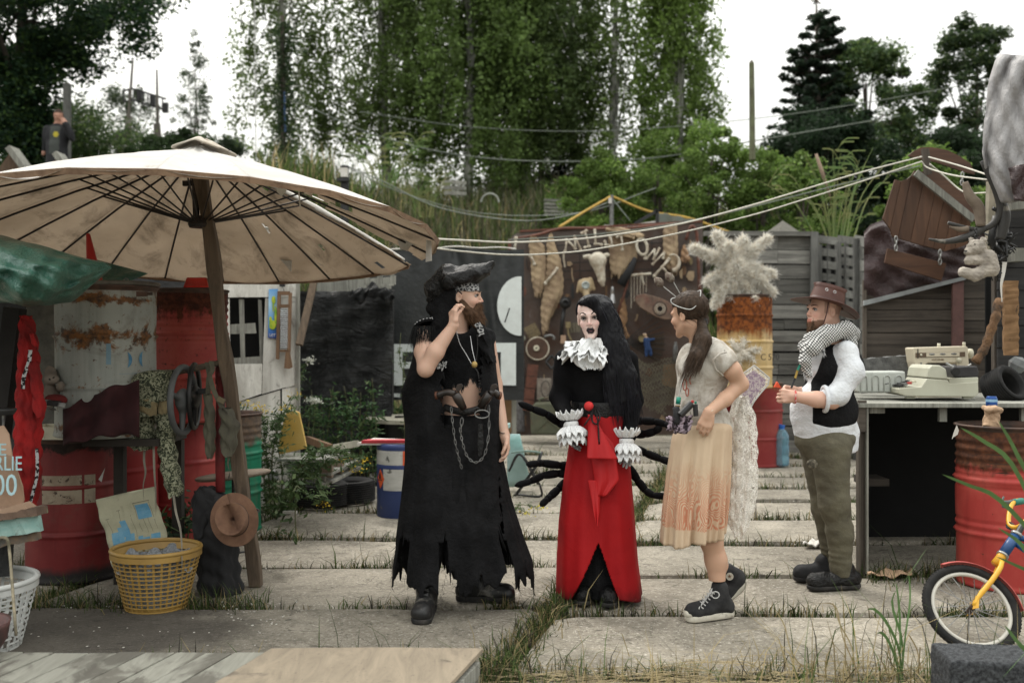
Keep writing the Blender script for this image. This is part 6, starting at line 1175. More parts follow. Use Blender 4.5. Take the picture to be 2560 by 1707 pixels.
# == RIGHT SIDE: WORKBENCH, HUTS, SIGN, BICYCLE ==
w_old=wood('old_board_mat',(.10,.085,.07),(.045,.038,.032),0,.7,.9,.5,.7);w_oldv=wood('old_board_v',(.12,.10,.08),(.05,.042,.035),2,.7,.9,.4,.7)
wbn=thing('workbench','tall grey plank workbench at the right, space beneath it darkened with black sheets','workbench',G(2300,6.8));ZT=1.105
for i in range(4):
 a,b=i/4,(i+1)/4-.012;l0,l1=Vector((2.20+.41*a,6.36+1.29*a,ZT-.028)),Vector((2.20+.41*b,6.36+1.29*b,ZT-.028))
 MB().poly([l0,Vector((4.6,l0.y,ZT-.028)),Vector((4.6,l1.y,ZT-.028)),l1],(0,0,.028+random.uniform(0,.004))).build('top_plank',w_grey,wbn,bevel=.003)
for i in range(4):MB().box(P(2146+i*6,1225,6.42+.004*i)+Vector((0,0,0)),(.0145,.05,1.07)).build('leg_slat',w_oldv,wbn)
MB().box(P(2165,1225,6.40),(.012,.06,1.07)).build('leg_slat',w_grey,wbn);MB().box(P(2155,1040,6.39),(.05,.03,.2)).build('leg_block',w_old,wbn)
for px,py,w,h in((2191,1022,.10,.055),(2356,1032,.048,.11),(2556,1034,.03,.12)):MB().box(P(px,py,6.44),(w,.03,h)).build('hanger_block',w_grey,wbn)
MB().poly([Vector((2.28,6.45,.0)),Vector((2.66,7.6,.0)),Vector((2.66,7.6,1.07)),Vector((2.28,6.45,1.07))],(.02,0,0)).box((3.7,7.6,.53),(2.1,.03,1.07)).build('bench_shade_sheet',m_dark,wbn)  # black sheets added to paint the shade under the bench
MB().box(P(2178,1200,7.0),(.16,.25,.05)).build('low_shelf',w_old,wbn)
ph=thing('plank_hut','hut wall of weathered horizontal boards behind the workbench','hut',G(2320,9.1));y=690
while y<1060:
 h=random.choice([24,27,30,33]);x1=2490;MB().box(P((2164+x1)/2,y+h/2,9.1+random.uniform(-.01,.01)),((x1-2164)/F*9.1,.025,(h-1.6)/F*9.1),rotm(0,random.uniform(-.005,.005),0)).build('board',w_old,ph);y+=h
MB().beam(P(2161,700,9.05),P(2161,1100,9.05),.03,.03).build('corner_post',w_oldv,ph);MB().box(P(2394,790,9.03),(.10,.03,.66)).build('red_board',mat('dull_red_board',(.16,.085,.075),.85,(.11,.06,.055),8,dirt=(.3,.29,.27),dsc=4,dlo=.6,dhi=.75),ph)
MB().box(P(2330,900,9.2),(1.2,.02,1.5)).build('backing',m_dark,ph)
MB().poly([P(2160,752,9.0),P(2415,690,9.0),P(2415,699,9.0),P(2160,764,9.0)],(0,.03,0)).build('metal_strip',mat('zinc_strip_mat',(.30,.32,.32),.6,(.22,.23,.23),9),ph)
m_bt=mat('brown_tarp_mat',(.055,.030,.030),.5,(.04,.023,.023),4,bs=6,bst=.9,bd=.05,spec=.5)
def btf(u,v):
 px=2160+u*330;top=interp(px,[2160,2175,2210,2228,2236,2300,2490],[580,562,548,556,590,596,560]);bot=interp(px,[2160,2415,2490],[758,694,690]);s_=interp(v,[0,.12,1],[0,.12,1])
 return P(px,lerp(top,bot,s_),9.06+(.25 if v<.05 else 0)-.03*math.sin(v*PI)-.02*math.sin(u*15+v*11)-.014*math.sin(u*31-v*23))
o=MB().grid(40,30,btf).build('brown_tarpaulin',m_bt,None,True);tag(o,'dark brown tarpaulin stretched over the plank hut roof behind the wooden gable','tarp')
wv=wood('varnished_wood',(.11,.055,.03),(.05,.026,.016),2,.5,.55,.5,.4,(.03,.014,.008));wh=wood('varnished_wood_h',(.10,.05,.028),(.05,.025,.016),0,.5,.55,.3,.4,(.03,.014,.008))
sg=thing('wooden_gable','brown board cut like a tilted house gable with curved top corner, hanging over the hut','wooden sign',P(2320,540,8.8))
def clipx(poly,xa,xb_):
 def cut(pl,f):
  out=[]
  for i,p in enumerate(pl):
   q=pl[(i+1)%len(pl)];a,b=f(p),f(q)
   if a>=0:out.append(p)
   if a*b<0:t_=a/(a-b);out.append((p[0]+(q[0]-p[0])*t_,p[1]+(q[1]-p[1])*t_))
  return out
 return cut(cut(poly,lambda p:p[0]+(p[1]-520)*.22-xa),lambda p:xb_-(p[0]+(p[1]-520)*.22))
shape=[(2207,547),(2238,449),(2252,453),(2268,448),(2280,438),(2287,426),(2428,550),(2420,610),(2400,618),(2362,628),(2300,612),(2232,592),(2226,572)]
xs_=[2150,2238,2262,2295,2330,2356,2384,2410,2520]
for a,b in zip(xs_[:-1],xs_[1:]):
 pl=clipx(shape,a,b-1)
 if len(pl)>2:MB().poly([P(x,y,8.8)for x,y in pl],(0,.025,0)).build('plank',wv,sg,bevel=.002)
MB().beam(P(2289,432,8.74),P(2434,549,8.74),.06,.03).build('edge_beam',w_grey,sg);MB().poly([P(x,y,8.85)for x,y in[(2296,432),(2324,424),(2350,434),(2458,520),(2452,556),(2434,552)]],(0,.03,0)).build('roof_board',wh,sg)
MB().poly([P(x,y,8.78)for x,y in[(2302,374),(2318,373),(2326,436),(2310,440)]],(0,-.04,0)).build('upright',w_oldv,sg)
MB().poly([P(x,y,8.9)for x,y in[(2271,389),(2285,378),(2302,369),(2330,368),(2370,376),(2398,390),(2426,408),(2438,436),(2412,430),(2340,405),(2290,396)]],(0,.03,0)).build('top_board',wh,sg)
hb=thing('hanging_board','small tilted brown board hanging on two chains below the gable sign','wooden sign',P(2290,660,8.7));MB().poly([P(x,y,8.72)for x,y in[(2219,621),(2366,659),(2354,702),(2330,694),(2212,657)]],(0,.025,0)).build('board',wh,hb,bevel=.002)
m_ch=mat('chain_mat',(.40,.40,.38),.35,metal=.8,bst=0)
def chain(name,pts,r,th,m,parent,n=None):
 L=sum((Vector(pts[i+1])-Vector(pts[i])).length for i in range(len(pts)-1));n=n or max(2,int(L/(r*3.0)));c=curve_pts(pts,n*2);mb=MB()
 for i in range(n):
  a,b=c[2*i],c[2*i+2];d=(b-a).normalized();m_=(a+b)/2;s_=Vector((0,1,0))if i%2 else Vector((d.z,0,-d.x));s_=(s_-d*s_.dot(d)).normalized();hl=(b-a).length*.68
  mb.tube([m_+d*hl*math.cos(q)+s_*r*.62*math.sin(q)for q in np.linspace(0,2*PI,10,False)],th,4,True)
 o=mb.build(name,m,parent,True);return o
for x0,y0,y1 in((2240,592,626),(2350,626,660)):chain('chain',[P(x0,y0,8.68),P(x0,y1,8.68)],.02,.006,m_ch,hb,3)
chain('chain',[P(2406,432,8.8),P(2404,462,8.8)],.02,.006,m_ch,sg,3)
wire('clothes_line','upper white rope running from the parasol rim across to the gable sign','rope',[P(1080,597,6.3),P(1180,602,6.4),P(1270,606,6.6),P(1380,602,6.8),P(1500,592,7.0),P(1700,560,7.5),P(1880,513,7.9),P(2000,477,8.2),P(2150,432,8.4),P(2304,392,8.65)],.0075,m_rope,50)
wire('clothes_line','lower white rope running from the parasol rim across to the gable sign','rope',[P(1070,618,6.3),P(1150,628,6.4),P(1270,637,6.6),P(1380,634,6.8),P(1500,621,7.0),P(1700,582,7.5),P(1880,538,7.9),P(2000,502,8.2),P(2150,455,8.4),P(2304,404,8.65)],.0065,m_rope,50)
for i,pts in enumerate(([P(2322,393,8.65),P(2400,415,8.0),P(2470,438,7.2)],[P(2304,404,8.65),P(2320,420,8.6),P(2380,438,8.0),P(2470,450,7.2)],[P(2324,410,8.6),P(2360,440,8.6),P(2410,480,8.4),P(2475,482,7.4)])):wire('clothes_line',['straight end of white rope from the gable sign to the grey tarp','slack double white rope end right of the gable sign','lowest white rope end sagging in front of the roof board'][i],'rope',pts,.0065,m_rope)
MB;wire('snag_wire','thin dark wire running just behind the upper white rope','wire',[P(1270,600,12),P(1500,585,12),P(1757,546,12),P(2100,462,12),P(2300,415,12)],.008,m_wr)
dh=thing('dark_hut','black stained plank hut cut off by the right edge of the picture','hut',G(2600,7.6));wk=wood('black_stained_mat',(.035,.033,.032),(.016,.016,.016),0,.8,.85,.6,.6)
y=520
while y<1000:h=random.choice([44,50,56]);MB().box(P(2498+60,y+h/2,7.7)+Vector((.35,0,0)),(1.1,.03,(h-3)/F*7.7)).build('plank',wk,dh);y+=h
MB().box(P(2490,790,7.75),(.05,.05,1.3)).build('corner_post',w_oldv,dh);MB().box(P(2540,638,7.6),(.075,.12,.1)).build('beam_end',w_grey,dh);MB().beam(P(2520,510,7.4),P(2640,500,7.4),.1,.1).build('eave_beam',w_grey,dh)
o=MB().box(P(2600,800,8.2),(.9,.02,2.0)).build('backing',m_dark,dh)
m_gyt=mat('grey_tarp_mat',(.33,.32,.32),.6,(.25,.245,.245),3,bs=5,bst=1,bd=.05,stretch=(1,1,.4),spec=.5)
def gt_(u,v):
 py=135+v*372;l=interp(py,[135,150,200,300,380,430,470,507],[2502,2490,2474,2462,2456,2464,2482,2502]);px=lerp(l,2680,u**1.3)
 if v>.8:py-=40*max(0,u-.25)*(v-.8)*5
 return P(px,py+(12*u if v<.05 else 0),6.75-.35*math.sin(u*1.4)-.05*abs(math.sin(u*11+v*3))-.035*abs(math.sin(v*7+u*9))+.012*math.sin(v*25-u*31))
o=MB().grid(44,40,gt_).build('grey_tarpaulin',m_gyt,None,True,solid=.01);tag(o,'big wrinkled grey tarpaulin folded over the hut roof at the upper right','tarp')
o=MB().grid(14,14,lambda u,v:P(lerp(2522+14*v,2640,u),lerp(420-30*u,500+18*u,v),6.35+.02*math.sin(u*17+v*9))).build('dark_fold',m_bt,None,True,solid=.01);tag(o,'small brownish fold of sheeting under the grey tarpaulin','tarp')
t=thing('support_post','pale split wooden post under the corner of the grey tarpaulin','post',P(2478,1000,7.0));MB().tube([P(2482,640,7.0),P(2476,560,7.0),P(2484,455,7.0)],[.05,.035,.05],7).build('post',mat('pale_post_mat',(.36,.32,.25),.9,(.22,.2,.15),8),t)
an=thing('root_antlers','black antler like roots reaching left from the post under the grey tarp','root',P(2490,560,6.8));m_an=mat('charred_root_mat',(.035,.033,.03),.6,(.30,.27,.22),5,.56,.66);m_an2=mat('brown_root_mat',(.20,.16,.12),.8,(.12,.09,.07),8)
for pts,r0,r1,m in(([(2456,402),(2476,445),(2492,482),(2500,520),(2490,552),(2462,572),(2425,572),(2370,557)],.02,.012,m_an),([(2460,570),(2435,585),(2400,598),(2360,604),(2322,598)],.026,.007,m_an),([(2420,572),(2400,573),(2374,567)],.02,.006,m_an2),([(2412,455),(2424,490),(2446,520),(2452,566)],.02,.03,m_an2),([(2505,500),(2512,540),(2500,600)],.02,.03,m_an)):
 c_=curve_pts([P(x,y,6.7)for x,y in pts],20);MB().tube(c_,[lerp(r0,r1,i/20)*(1+.5*math.sin(i/20*PI))for i in range(21)],9).build('root',m,an,True)
mb=MB();rnd=random.Random(5)
for i in range(46):
 x,y=rnd.gauss(2500,14),rnd.gauss(615,30);p=P(x,y,6.75+rnd.uniform(-.06,.06));c_=[p]
 for k in range(3):p=p+Vector((rnd.gauss(0,.03),rnd.gauss(0,.02),rnd.gauss(-.01,.03)));c_.append(p)
 mb.tube(c_,[.014,.011,.008,.004],5)
o=mb.build('root_tangle',m_blk,an,True);o['kind']='stuff';MB().tube([P(2500,540,6.75),P(2495,600,6.78),P(2503,650,6.8)],[.05,.07,.03],9).build('root_core',m_blk,an,True)
chain('chain',[P(2440,572,6.62),P(2440,596,6.62)],.012,.004,m_blk,an,3)
pb=thing('plush_bear','dirty cream plush bear hanging sideways by a chain from the black roots','plush toy',P(2450,650,6.65));f=Field(P(2390,712,6.4),P(2500,588,6.85),.0065);b_=lambda x,y,d=6.62:P(x,y,d)
f.ell(b_(2441,619),(.062,.05,.055)).ell(b_(2419,630),(.025,.03,.022)).ell(b_(2458,600),(.022,.015,.02),None,.008).ell(b_(2428,600,6.66),(.018,.015,.018),None,.008).cap(b_(2470,645),b_(2478,672),.055,.05).cap(b_(2462,648),b_(2422,651),.036,.030,.015).cap(b_(2470,672),b_(2438,688),.045,.04,.015).cap(b_(2438,688),b_(2408,680),.038,.034,.015).ell(b_(2484,678),(.025,.03,.03))
f.build('plush_body',m_plush,pb,lambda v:np.where((np.minimum(np.hypot(v[:,0]-b_(2412,0).x,v[:,2]-b_(0,628).z),np.hypot(v[:,0]-b_(2430,0).x,v[:,2]-b_(0,612).z))<.007)[:,None],.02,np.array([.46,.41,.35])*(.8+.25*smooth_noise(v,60)+.12*smooth_noise(v,25,2))[:,None]),lambda v:v+.004*np.stack([smooth_noise(v,180),smooth_noise(v,170,3),smooth_noise(v,190,5)],1))
o=strip([P(2512,655,6.7),P(2508,685,6.7),P(2503,715,6.68),P(2505,755,6.68)],.03,tw=1).build('white_ribbon',m_rag,None,solid=.002);tag(o,'narrow white ribbon hanging below the black roots','ribbon')
o=rough_board('orange_board',P(2527,888,6.95),P(2525,702,6.95),.10,.03,mat('orange_wood_mat',(.25,.145,.07),.9,(.17,.095,.045),10,dirt=(.06,.04,.025),dsc=16,dlo=.60,dhi=.66),None,9);tag(o,'burnt edged orange brown board leaning upright behind the tyre','board')
o=MB().tube(curve_pts([P(2497,748,6.9),P(2490,790,6.85),P(2476,830,6.85),P(2462,870,6.85),P(2438,905,6.85)],16),[.022+.014*abs(math.sin(i*1.1))for i in range(17)],8).build('barked_branch',mat('flaky_bark_mat',(.20,.11,.055),.95,(.05,.035,.025),12,bs=25,bst=1,bd=.03),None,True);tag(o,'crooked branch with flaking bark leaning beside the orange board','branch')
tyre('small worn tyre lying on the right end of the workbench',P(2508,968,6.75),.135,.085,m_ty,rotm(PI/2-.5,0,.5))
o=MB().ball(P(2545,912,6.9),(.07,.05,.06),7,rotm(.3,.4,0),4).build('broken_stone',mat('grey_stone_mat',(.18,.19,.19),.7,(.1,.1,.1),7),None);tag(o,'broken grey stone on top of the small tyre','stone')
m_tw=mat('beige_plastic_mat',(.44,.44,.35),.45,(.38,.37,.29),4,bst=.05,dirt=(.22,.2,.15),dsc=5,dlo=.64,dhi=.8);tw=thing('typewriter','beige electric typewriter seen from its side on the workbench','typewriter',P(2350,995,6.6))
D_=6.58;prof=[(2247,984),(2246.5,971),(2262,969),(2304,967),(2318,946),(2370,950),(2374,958),(2446,954),(2447,984),(2438,992),(2265,990)]
MB().poly([P(x,y,D_)for x,y in prof],(0,.34,0)).build('body',m_tw,tw,bevel=.006);MB().poly([P(x,y,D_-.001)for x,y in[(2317,944),(2322,921),(2330,913),(2350,913),(2366,923),(2370,948)]],(0,.34,0)).build('hood',m_tw,tw,bevel=.008)
MB().poly([P(x,y,D_+.03)for x,y in[(2384,943),(2386,917),(2444,915),(2448,932),(2446,943)]],(0,.28,0)).build('paper_cover',mat('dark_cover_mat',(.03,.028,.03),.45),tw,bevel=.008);MB().poly([P(x,y,D_+.01)for x,y in[(2373,945),(2446,943),(2446,956),(2374,958)]],(0,.3,0)).build('rear_deck',m_tw,tw,bevel=.004)
MB().tube([P(2388,928,D_-.05),P(2384,920,D_+.30)],.028,18).build('platen',m_blk,tw,True);MB().tube([P(2390,929,D_-.055),P(2388,928,D_-.02)],.026,16).build('platen_knob',m_blk,tw);MB().tube([P(2366,908,D_+.05),P(2385,918,D_+.0)],.008).tube([P(2420,915,D_),P(2428,910,D_)],.006).build('lever',m_steel,tw)
for r in range(4):
 for c_ in range(9):MB().box(P(2256+r*11,969-r*2.2,D_)+Vector((0,.03+c_*.034,.012+r*.003)),(.024,.026,.014),rotm(0,-.12,0)).build('key',[m_blk,m_steel,mat('red_key_mat',(.45,.06,.05),.5,bst=0)if r==2 and c_==0 else m_blk,m_cream][r if c_<2 else(r*7+c_)%2],tw)
for x in(2275,2418):MB().box(P(x,993.5,D_+.05),(.06,.03,.012)).build('foot',m_tw,tw)
m_sw=mat('cream_lacquer_mat',(.56,.50,.38),.35,(.50,.44,.33),4,bst=.05,dirt=(.2,.13,.07),dsc=7,dlo=.68,dhi=.76);sw=thing('sewing_machine','cream sewing machine with brown stripe standing behind the typewriter','sewing machine',P(2350,925,7.1));D_=7.05
MB().poly([P(x,y,D_)for x,y in[(2281,871),(2285,869),(2416,865),(2420,868),(2424,925),(2424,985),(2395,985),(2393,907),(2320,907),(2312,912),(2304,926),(2291,926),(2286,905)]],(0,.14,0)).build('body',m_sw,sw,bevel=.006)
for nm,x0,x1,y0,y1,m,dd in(('brown_stripe',2289,2413,882,894,mat('brown_stripe_mat',(.14,.095,.06),.5,bst=0),.004),('dial_panel',2316,2399,882,892,m_sw,.008),('needle_slot',2294,2296,872,896,m_blk,.007)):MB().poly([P(x,y,D_-dd)for x,y in[(x0,y1),(x1,y1-.02*(x1-x0)),(x1,y0-.02*(x1-x0)),(x0,y0)]],(0,.003,0)).build(nm,m,sw)
for x in(2330,2357,2385):MB().ball(P(x,885.5-.02*(x-2330),D_-.008),(.022,.004,.007),12).build('dial',m_steel,sw,True)
for x,y,r in((2303,887,.008),(2397,900,.02)):MB().tube([P(x,y,D_-.012),P(x,y,D_)],r,16).build('knob',m_cream,sw,True)
for x,y in((2347,858),(2410,855)):MB().tube([P(x,y,D_+.05),P(x,y+14,D_+.05)],.011,10).build('spool_pin',m_cream,sw,True)
MB().tube([P(2420,884,D_+.07),P(2429,884,D_+.07)],.036,20).build('hand_wheel',m_cream,sw,True);text('LUCZNIK',.016,facing(P(2345,899,D_-.003)),m_wb,'brand_lettering',sw,.001,1.3);MB().tube([P(2303,906,D_-.01),P(2303,912,D_-.01)],.006).build('thread_guide',m_steel,sw);MB().box(P(2350,990,D_+.07),(.4,.18,.04)).build('base',m_sw,sw,bevel=.004)
o=rough_board('stone_slab',P(2152,940,7.25),P(2296,928,7.25),.05,.25,mat('speckled_stone_mat',(.13,.13,.125),.9,(.07,.07,.068),18,bs=40,bst=.8,bd=.01),None,12,14);tag(o,'rough dark grey stone slab standing behind the white tin box','stone')
bx_=thing('tin_box','scratched white tin box with arched embossing on the left end of the workbench','box',P(2205,985,6.7));m_tb=mat('white_enamel_mat',(.44,.46,.42),.5,(.36,.38,.35),5,dirt=(.07,.06,.05),dsc=13,dlo=.63,dhi=.67,bst=.1)
MB().poly([P(x,y,6.72)for x,y in[(2146,981),(2145,929),(2264,928),(2265,952),(2264,982)]],(0,.2,0)).build('box_body',m_tb,bx_,bevel=.012)
for i in range(4):
 x=2152+i*29;MB().tube([P(x,976,6.715),P(x,946,6.715)]+[P(x+8-8*math.cos(a),946-8*math.sin(a),6.715)for a in np.linspace(.3,PI-.3,6)]+[P(x+16,946,6.715),P(x+16,976,6.715)],.0035,5).build('embossed_arch',m_tb,bx_,True)
MB().tube([P(2213,960,6.71),P(2222,958,6.70)],.004,5).build('latch',m_steel,bx_)
m_redR=drum_mat('red_drum_paint_r',(.36,.045,.038),(.44,.085,.065),.72,(.05,.022,.014),(.12,.045,.022),.35,soft=.05,speck=.65)
drum('bright red corrugated drum with brown rusted top at the right edge beneath the workbench',(2515-1280)/F*6.19,6.19,0,.29,.985,m_redR,True)
rg=thing('white_rag','torn white rag clinging to the rim of the red drum at right','rag',P(2390,1062,6.1));rag([P(2392,1062,6.1),P(2397,1075,6.1),P(2394,1086,6.1),P(2384,1092,6.1),P(2380,1097,6.1),P(2384,1082,6.1),P(2388,1072,6.1)],m_rag,'rag_cloth',rg)
cn=thing('drink_can','blue drink can sticking out of the crumpled brown paper bag on the red drum','can',P(2478,1060,6.1));cbz=P(2479,1050,6.08);hh=.135
MB().lathe([(.001,0),(.028,0),(.033,.008),(.033,.118),(.028,.128),(.027,.131),(.001,.128)],P(2479,1044,6.08),24).build('can_body',mat('blue_can_mat',(.015,.06,.22),.3,(.02,.09,.30),3,metal=.4,bst=0),cn,True);MB().lathe([(.0335,.098),(.0335,.114)],P(2479,1044,6.08),24).build('pale_band',mat('pale_blue_band_mat',(.25,.45,.65),.3,bst=0),cn,True)
f=Field(P(2445,1072,5.95),P(2512,1000,6.2),.004);f.chain([P(2478,1064,6.08),P(2480,1040,6.08),P(2478,1022,6.08)],[.052,.042,.040],.01).chain([P(2460,1018,6.06),P(2470,1024,6.02),P(2486,1022,6.03),P(2498,1026,6.06)],[.014,.018,.02,.022],.01).ell(P(2466,1062,6.05),(.022,.02,.008))
t=thing('paper_bag','crumpled brown paper bag wrapped round the blue can on the red drum','paper bag',P(2478,1062,6.08));f.build('bag',mat('kraft_paper_mat',(.46,.31,.20),.9,(.36,.24,.15),12,bs=30,bst=1,bd=.01),t,None,lambda v:v+.005*np.stack([smooth_noise(v,70),smooth_noise(v,95,3),0*v[:,0]],1))
bk=thing('childs_bicycle','yellow and blue child\'s bicycle leaning at the lower right edge, front wheel in view','bicycle',G(2427,4.87));th=math.radians(34);uu=Vector((math.cos(.12),-math.sin(.12),0)).normalized();vv=Vector((0,math.sin(th),math.cos(th)));nn=uu.cross(vv);O=Vector(((2428-1280)/F*4.9,4.9,.185))
K=lambda x,y,z=0:O+uu*x+vv*y+nn*z
Rw=.206;m_yb=mat('yellow_paint_mat',(.62,.33,.02),.35,(.55,.27,.02),6,bst=.05,dirt=(.15,.07,.02),dsc=20,dlo=.66,dhi=.72);m_bb=mat('blue_paint_mat',(.012,.055,.16),.35,(.01,.04,.12),6,bst=.05);m_fend=mat('red_fender_mat',(.50,.10,.09),.5,(.42,.08,.07),6,bst=.05)
wl=MB().tube([K(Rw*math.cos(a),Rw*math.sin(a))for a in np.linspace(0,2*PI,64,False)],.021,12,True);wheel_=wl.build('front_tyre',m_ty,bk,True);mb=MB()
for i in range(76):
 a=2*PI*i/76
 for s_,q in((-1,0),(1,.5),(0,.25)):aa=a+q*2*PI/76;mb.box(K((Rw+.019-.007*abs(s_))*math.cos(aa),(Rw+.019-.007*abs(s_))*math.sin(aa),.013*s_),(.008,.008,.006),Matrix((uu*math.cos(aa)+vv*math.sin(aa),-uu*math.sin(aa)+vv*math.cos(aa),nn)).transposed())
o=mb.build('tread_knobs',m_ty,wheel_);o['kind']='stuff'
MB().tube([K((Rw-.028)*math.cos(a),(Rw-.028)*math.sin(a))for a in np.linspace(0,2*PI,64,False)],.0105,8,True).build('rim',mat('ivory_rim_mat',(.50,.48,.42),.4,(.42,.40,.35),6,bst=0),bk,True)
for i in range(20):a=2*PI*i/20;a2=a+(.9 if i%2 else-.9);MB().tube([K((Rw-.03)*math.cos(a),(Rw-.03)*math.sin(a)),K(.016*math.cos(a2),.016*math.sin(a2),.02*(-1)**i)],.0019,4).build('spoke',m_steel,bk)
MB().tube([K(0,0,-.04),K(0,0,.04)],.014,12).build('hub',m_rim,bk)
K2=lambda x,y,z=0:K(x+.36*max(0,y-.03),y,z)
for z in(-.045,.045):MB().tube(curve_pts([K2(0,0,z),K2(.03,.05,z),K2(.08,.13,z),K2(.115,.20,z*.8),K2(.125,.245,z*.4)],10),[.010]*3+[.013]*8,8).build('fork_blade',m_yb,bk,True)
for z in(-.048,.048):MB().poly([K2(-.012,-.018,z),K2(.018,-.012,z),K2(.03,.045,z),K2(.012,.05,z)],nn*.005).build('dropout',m_yb,bk)
MB().tube([K2(.10,.235),K2(.15,.32)],.023,12).build('fork_crown',m_yb,bk,True);MB().tube([K2(.13,.285),K2(.185,.395)],.026,14).build('head_tube',m_bb,bk,True);MB().tube([K2(.128,.28),K2(.132,.288)],.030,14).tube([K2(.183,.39),K2(.188,.402)],.030,14).build('headset_ring',m_ch,bk,True)
MB().tube([K2(.19,.40),K2(.215,.46)],.016,10).build('stem',m_blk,bk);hb_=curve_pts([K2(.23,.48,-.0),K2(.20,.46,-.05),K2(.17,.50,-.10),K2(.175,.60,-.13),K2(.205,.66,-.16),K2(.25,.68,-.20)],20);MB().tube(hb_,.012,9).build('handlebar',m_yb,bk,True);MB().tube([hb_[15],hb_[20]],.018,10).build('grip',mat('teal_grip_mat',(.03,.20,.15),.6),bk,True)
hb2=curve_pts([K2(.23,.48,.0),K2(.25,.47,.06),K2(.27,.53,.12),K2(.30,.62,.16)],12);MB().tube(hb2,.012,9).build('handlebar',m_yb,bk,True);MB().tube([K2(.165,.49,-.09),K2(.185,.485,-.10)],.020,8).build('clamp',m_blk,bk)
MB().tube(curve_pts([K2(.20,.655,-.155),K2(.155,.64,-.16),K2(.14,.655,-.17),K2(.145,.69,-.17)],8),[.014,.016,.015,.012,.010,.008,.007,.006,.005],7).build('brake_lever',m_gw,bk,True);MB().box(K2(.165,.64,-.16),(.05,.03,.04)).build('lever_body',m_gw,bk,bevel=.006)
mb=MB();fa=np.linspace(1.95,.0,22);vs=[]
for a in fa:
 for z,dr in((-.028,-.006),(0,.008),(.028,-.006)):vs.append(K((Rw+.032+dr)*math.cos(a)+.0,(Rw+.032+dr)*math.sin(a),z))
mb.add(vs,[(3*i+j,3*i+j+1,3*i+j+4,3*i+j+3)for i in range(21)for j in range(2)]);mb.build('mudguard',m_fend,bk,True,solid=.003)
MB().tube([K2(.165,.37),K(.56,.10)],.019,10).build('down_tube',m_bb,bk,True);MB().tube([K2(.18,.385),K(.72,.30)],.016,10).build('top_tube',m_bb,bk,True);MB().tube([K2(.155,.365,-.03),K2(.158,.372,-.03)],.014,8).build('badge',m_fend,bk)
for y in(.58,.74):pass
MB().tube([K(.84+Rw*math.cos(a),.0+Rw*math.sin(a))for a in np.linspace(0,2*PI,40,False)],.021,10,True).build('rear_tyre',m_ty,bk,True);MB().tube([K(.56,.10),K(.84,0)],.012).tube([K(.72,.3),K(.84,0)],.010).build('rear_frame',m_bb,bk);MB().ball(K(.72,.36),(.1,.05,.03),12).build('saddle',m_blk,bk,True)
cbk=NT('block_mat');s=cbk;n_=s.noise(70,5,.75);s.set(s.mix(s.ramp(n_,[(.40,0),(.62,1)]),(.02,.021,.023),(.085,.09,.095)),.95,0,.2).bump(n_,1,.01)
f=Field(Vector((1.58,3.6,-.02)),Vector((2.35,4.2,.32)),.008);Rb_=Matrix.Rotation(-.10,3,'Z');cB=Vector((2.0,3.92,.135));A_=np.array(Rb_)
X_,Y_,Z_=f._grid((slice(None),)*3);lx=(X_-cB.x)*A_[0,0]+(Y_-cB.y)*A_[1,0];ly=(X_-cB.x)*A_[0,1]+(Y_-cB.y)*A_[1,1];lz=Z_-cB.z
qx,qy,qz=np.abs(lx)-.29,np.abs(ly)-.11,np.abs(lz)-.125;f.d=(np.sqrt(np.maximum(qx,0)**2+np.maximum(qy,0)**2+np.maximum(qz,0)**2)+np.minimum(np.maximum(np.maximum(qx,qy),qz),0)-.014).astype(np.float32)
o=f.build('concrete_block',cbk.m,None,None,lambda v:v+.003*np.stack([smooth_noise(v,90),smooth_noise(v,80,3),smooth_noise(v,85,5)],1));tag(o,'rough dark concrete block in the lower right corner in front of the bicycle','block')
kr=bpy.data.materials['kraft_paper_mat']
for nm,lb,x0,x1,y,D,m in(('flat_paper_bag','flattened brown paper bag on the slab under the workbench edge',2168,2280,1440,6.35,kr),('white_paper','white paper scrap in the grass left of the man with hat',2008,2062,1362,7.3,m_rag)):
 o=MB().grid(12,5,lambda u,v:G(lerp(x0,x1,u),D-.09+.18*v*(.5+.5*u),.03+.012*math.sin(u*9+v*4)+.008*math.sin(u*19))).build(nm,m,None,True,solid=.008);tag(o,lb,'paper')
sets=[]
n=420;x=RNG.uniform(.05,2.0,n);y=4.30+RNG.normal(size=n)*.14;sets.append(blades(np.stack([x,y,np.full(n,.0)],1),.06+RNG.random(n)**2*.2,np.full(n,.005),gcol(n,.6,1.0),1.6,.8))
n=190;x=RNG.uniform(1.2,2.5,n);y=4.35+RNG.normal(size=n)*.16;sets.append(blades(np.stack([x,y,np.full(n,.0)],1),.08+RNG.random(n)**2*.36,np.full(n,.006),gcol(n,.45,1.0),1.0,.7))
n=260;x=RNG.normal(size=n)*.12+.0;y=4.35+RNG.normal(size=n)*.2;sets.append(blades(np.stack([x,y,np.full(n,-.03)],1),.06+RNG.random(n)**2*.16,np.full(n,.006),gcol(n,.4,.9),1.2,.7))
n=1500;x=np.concatenate([RNG.uniform(2.2,4.2,n//2),RNG.uniform(-2.7,-1.4,n-n//2)]);y=np.concatenate([6.3+RNG.normal(size=n//2)*.1,5.66+RNG.normal(size=n-n//2)*.08]);sets.append(blades(np.stack([x,y,np.full(n,-.03)],1),.05+RNG.random(n)**2*.12,np.full(n,.006),gcol(n,.15,.8),1.0))
grass_obj('foreground_grass',sets,'dry straw and weeds along the lower edge in front of the slabs')
mb=MB();rnd=random.Random(8)
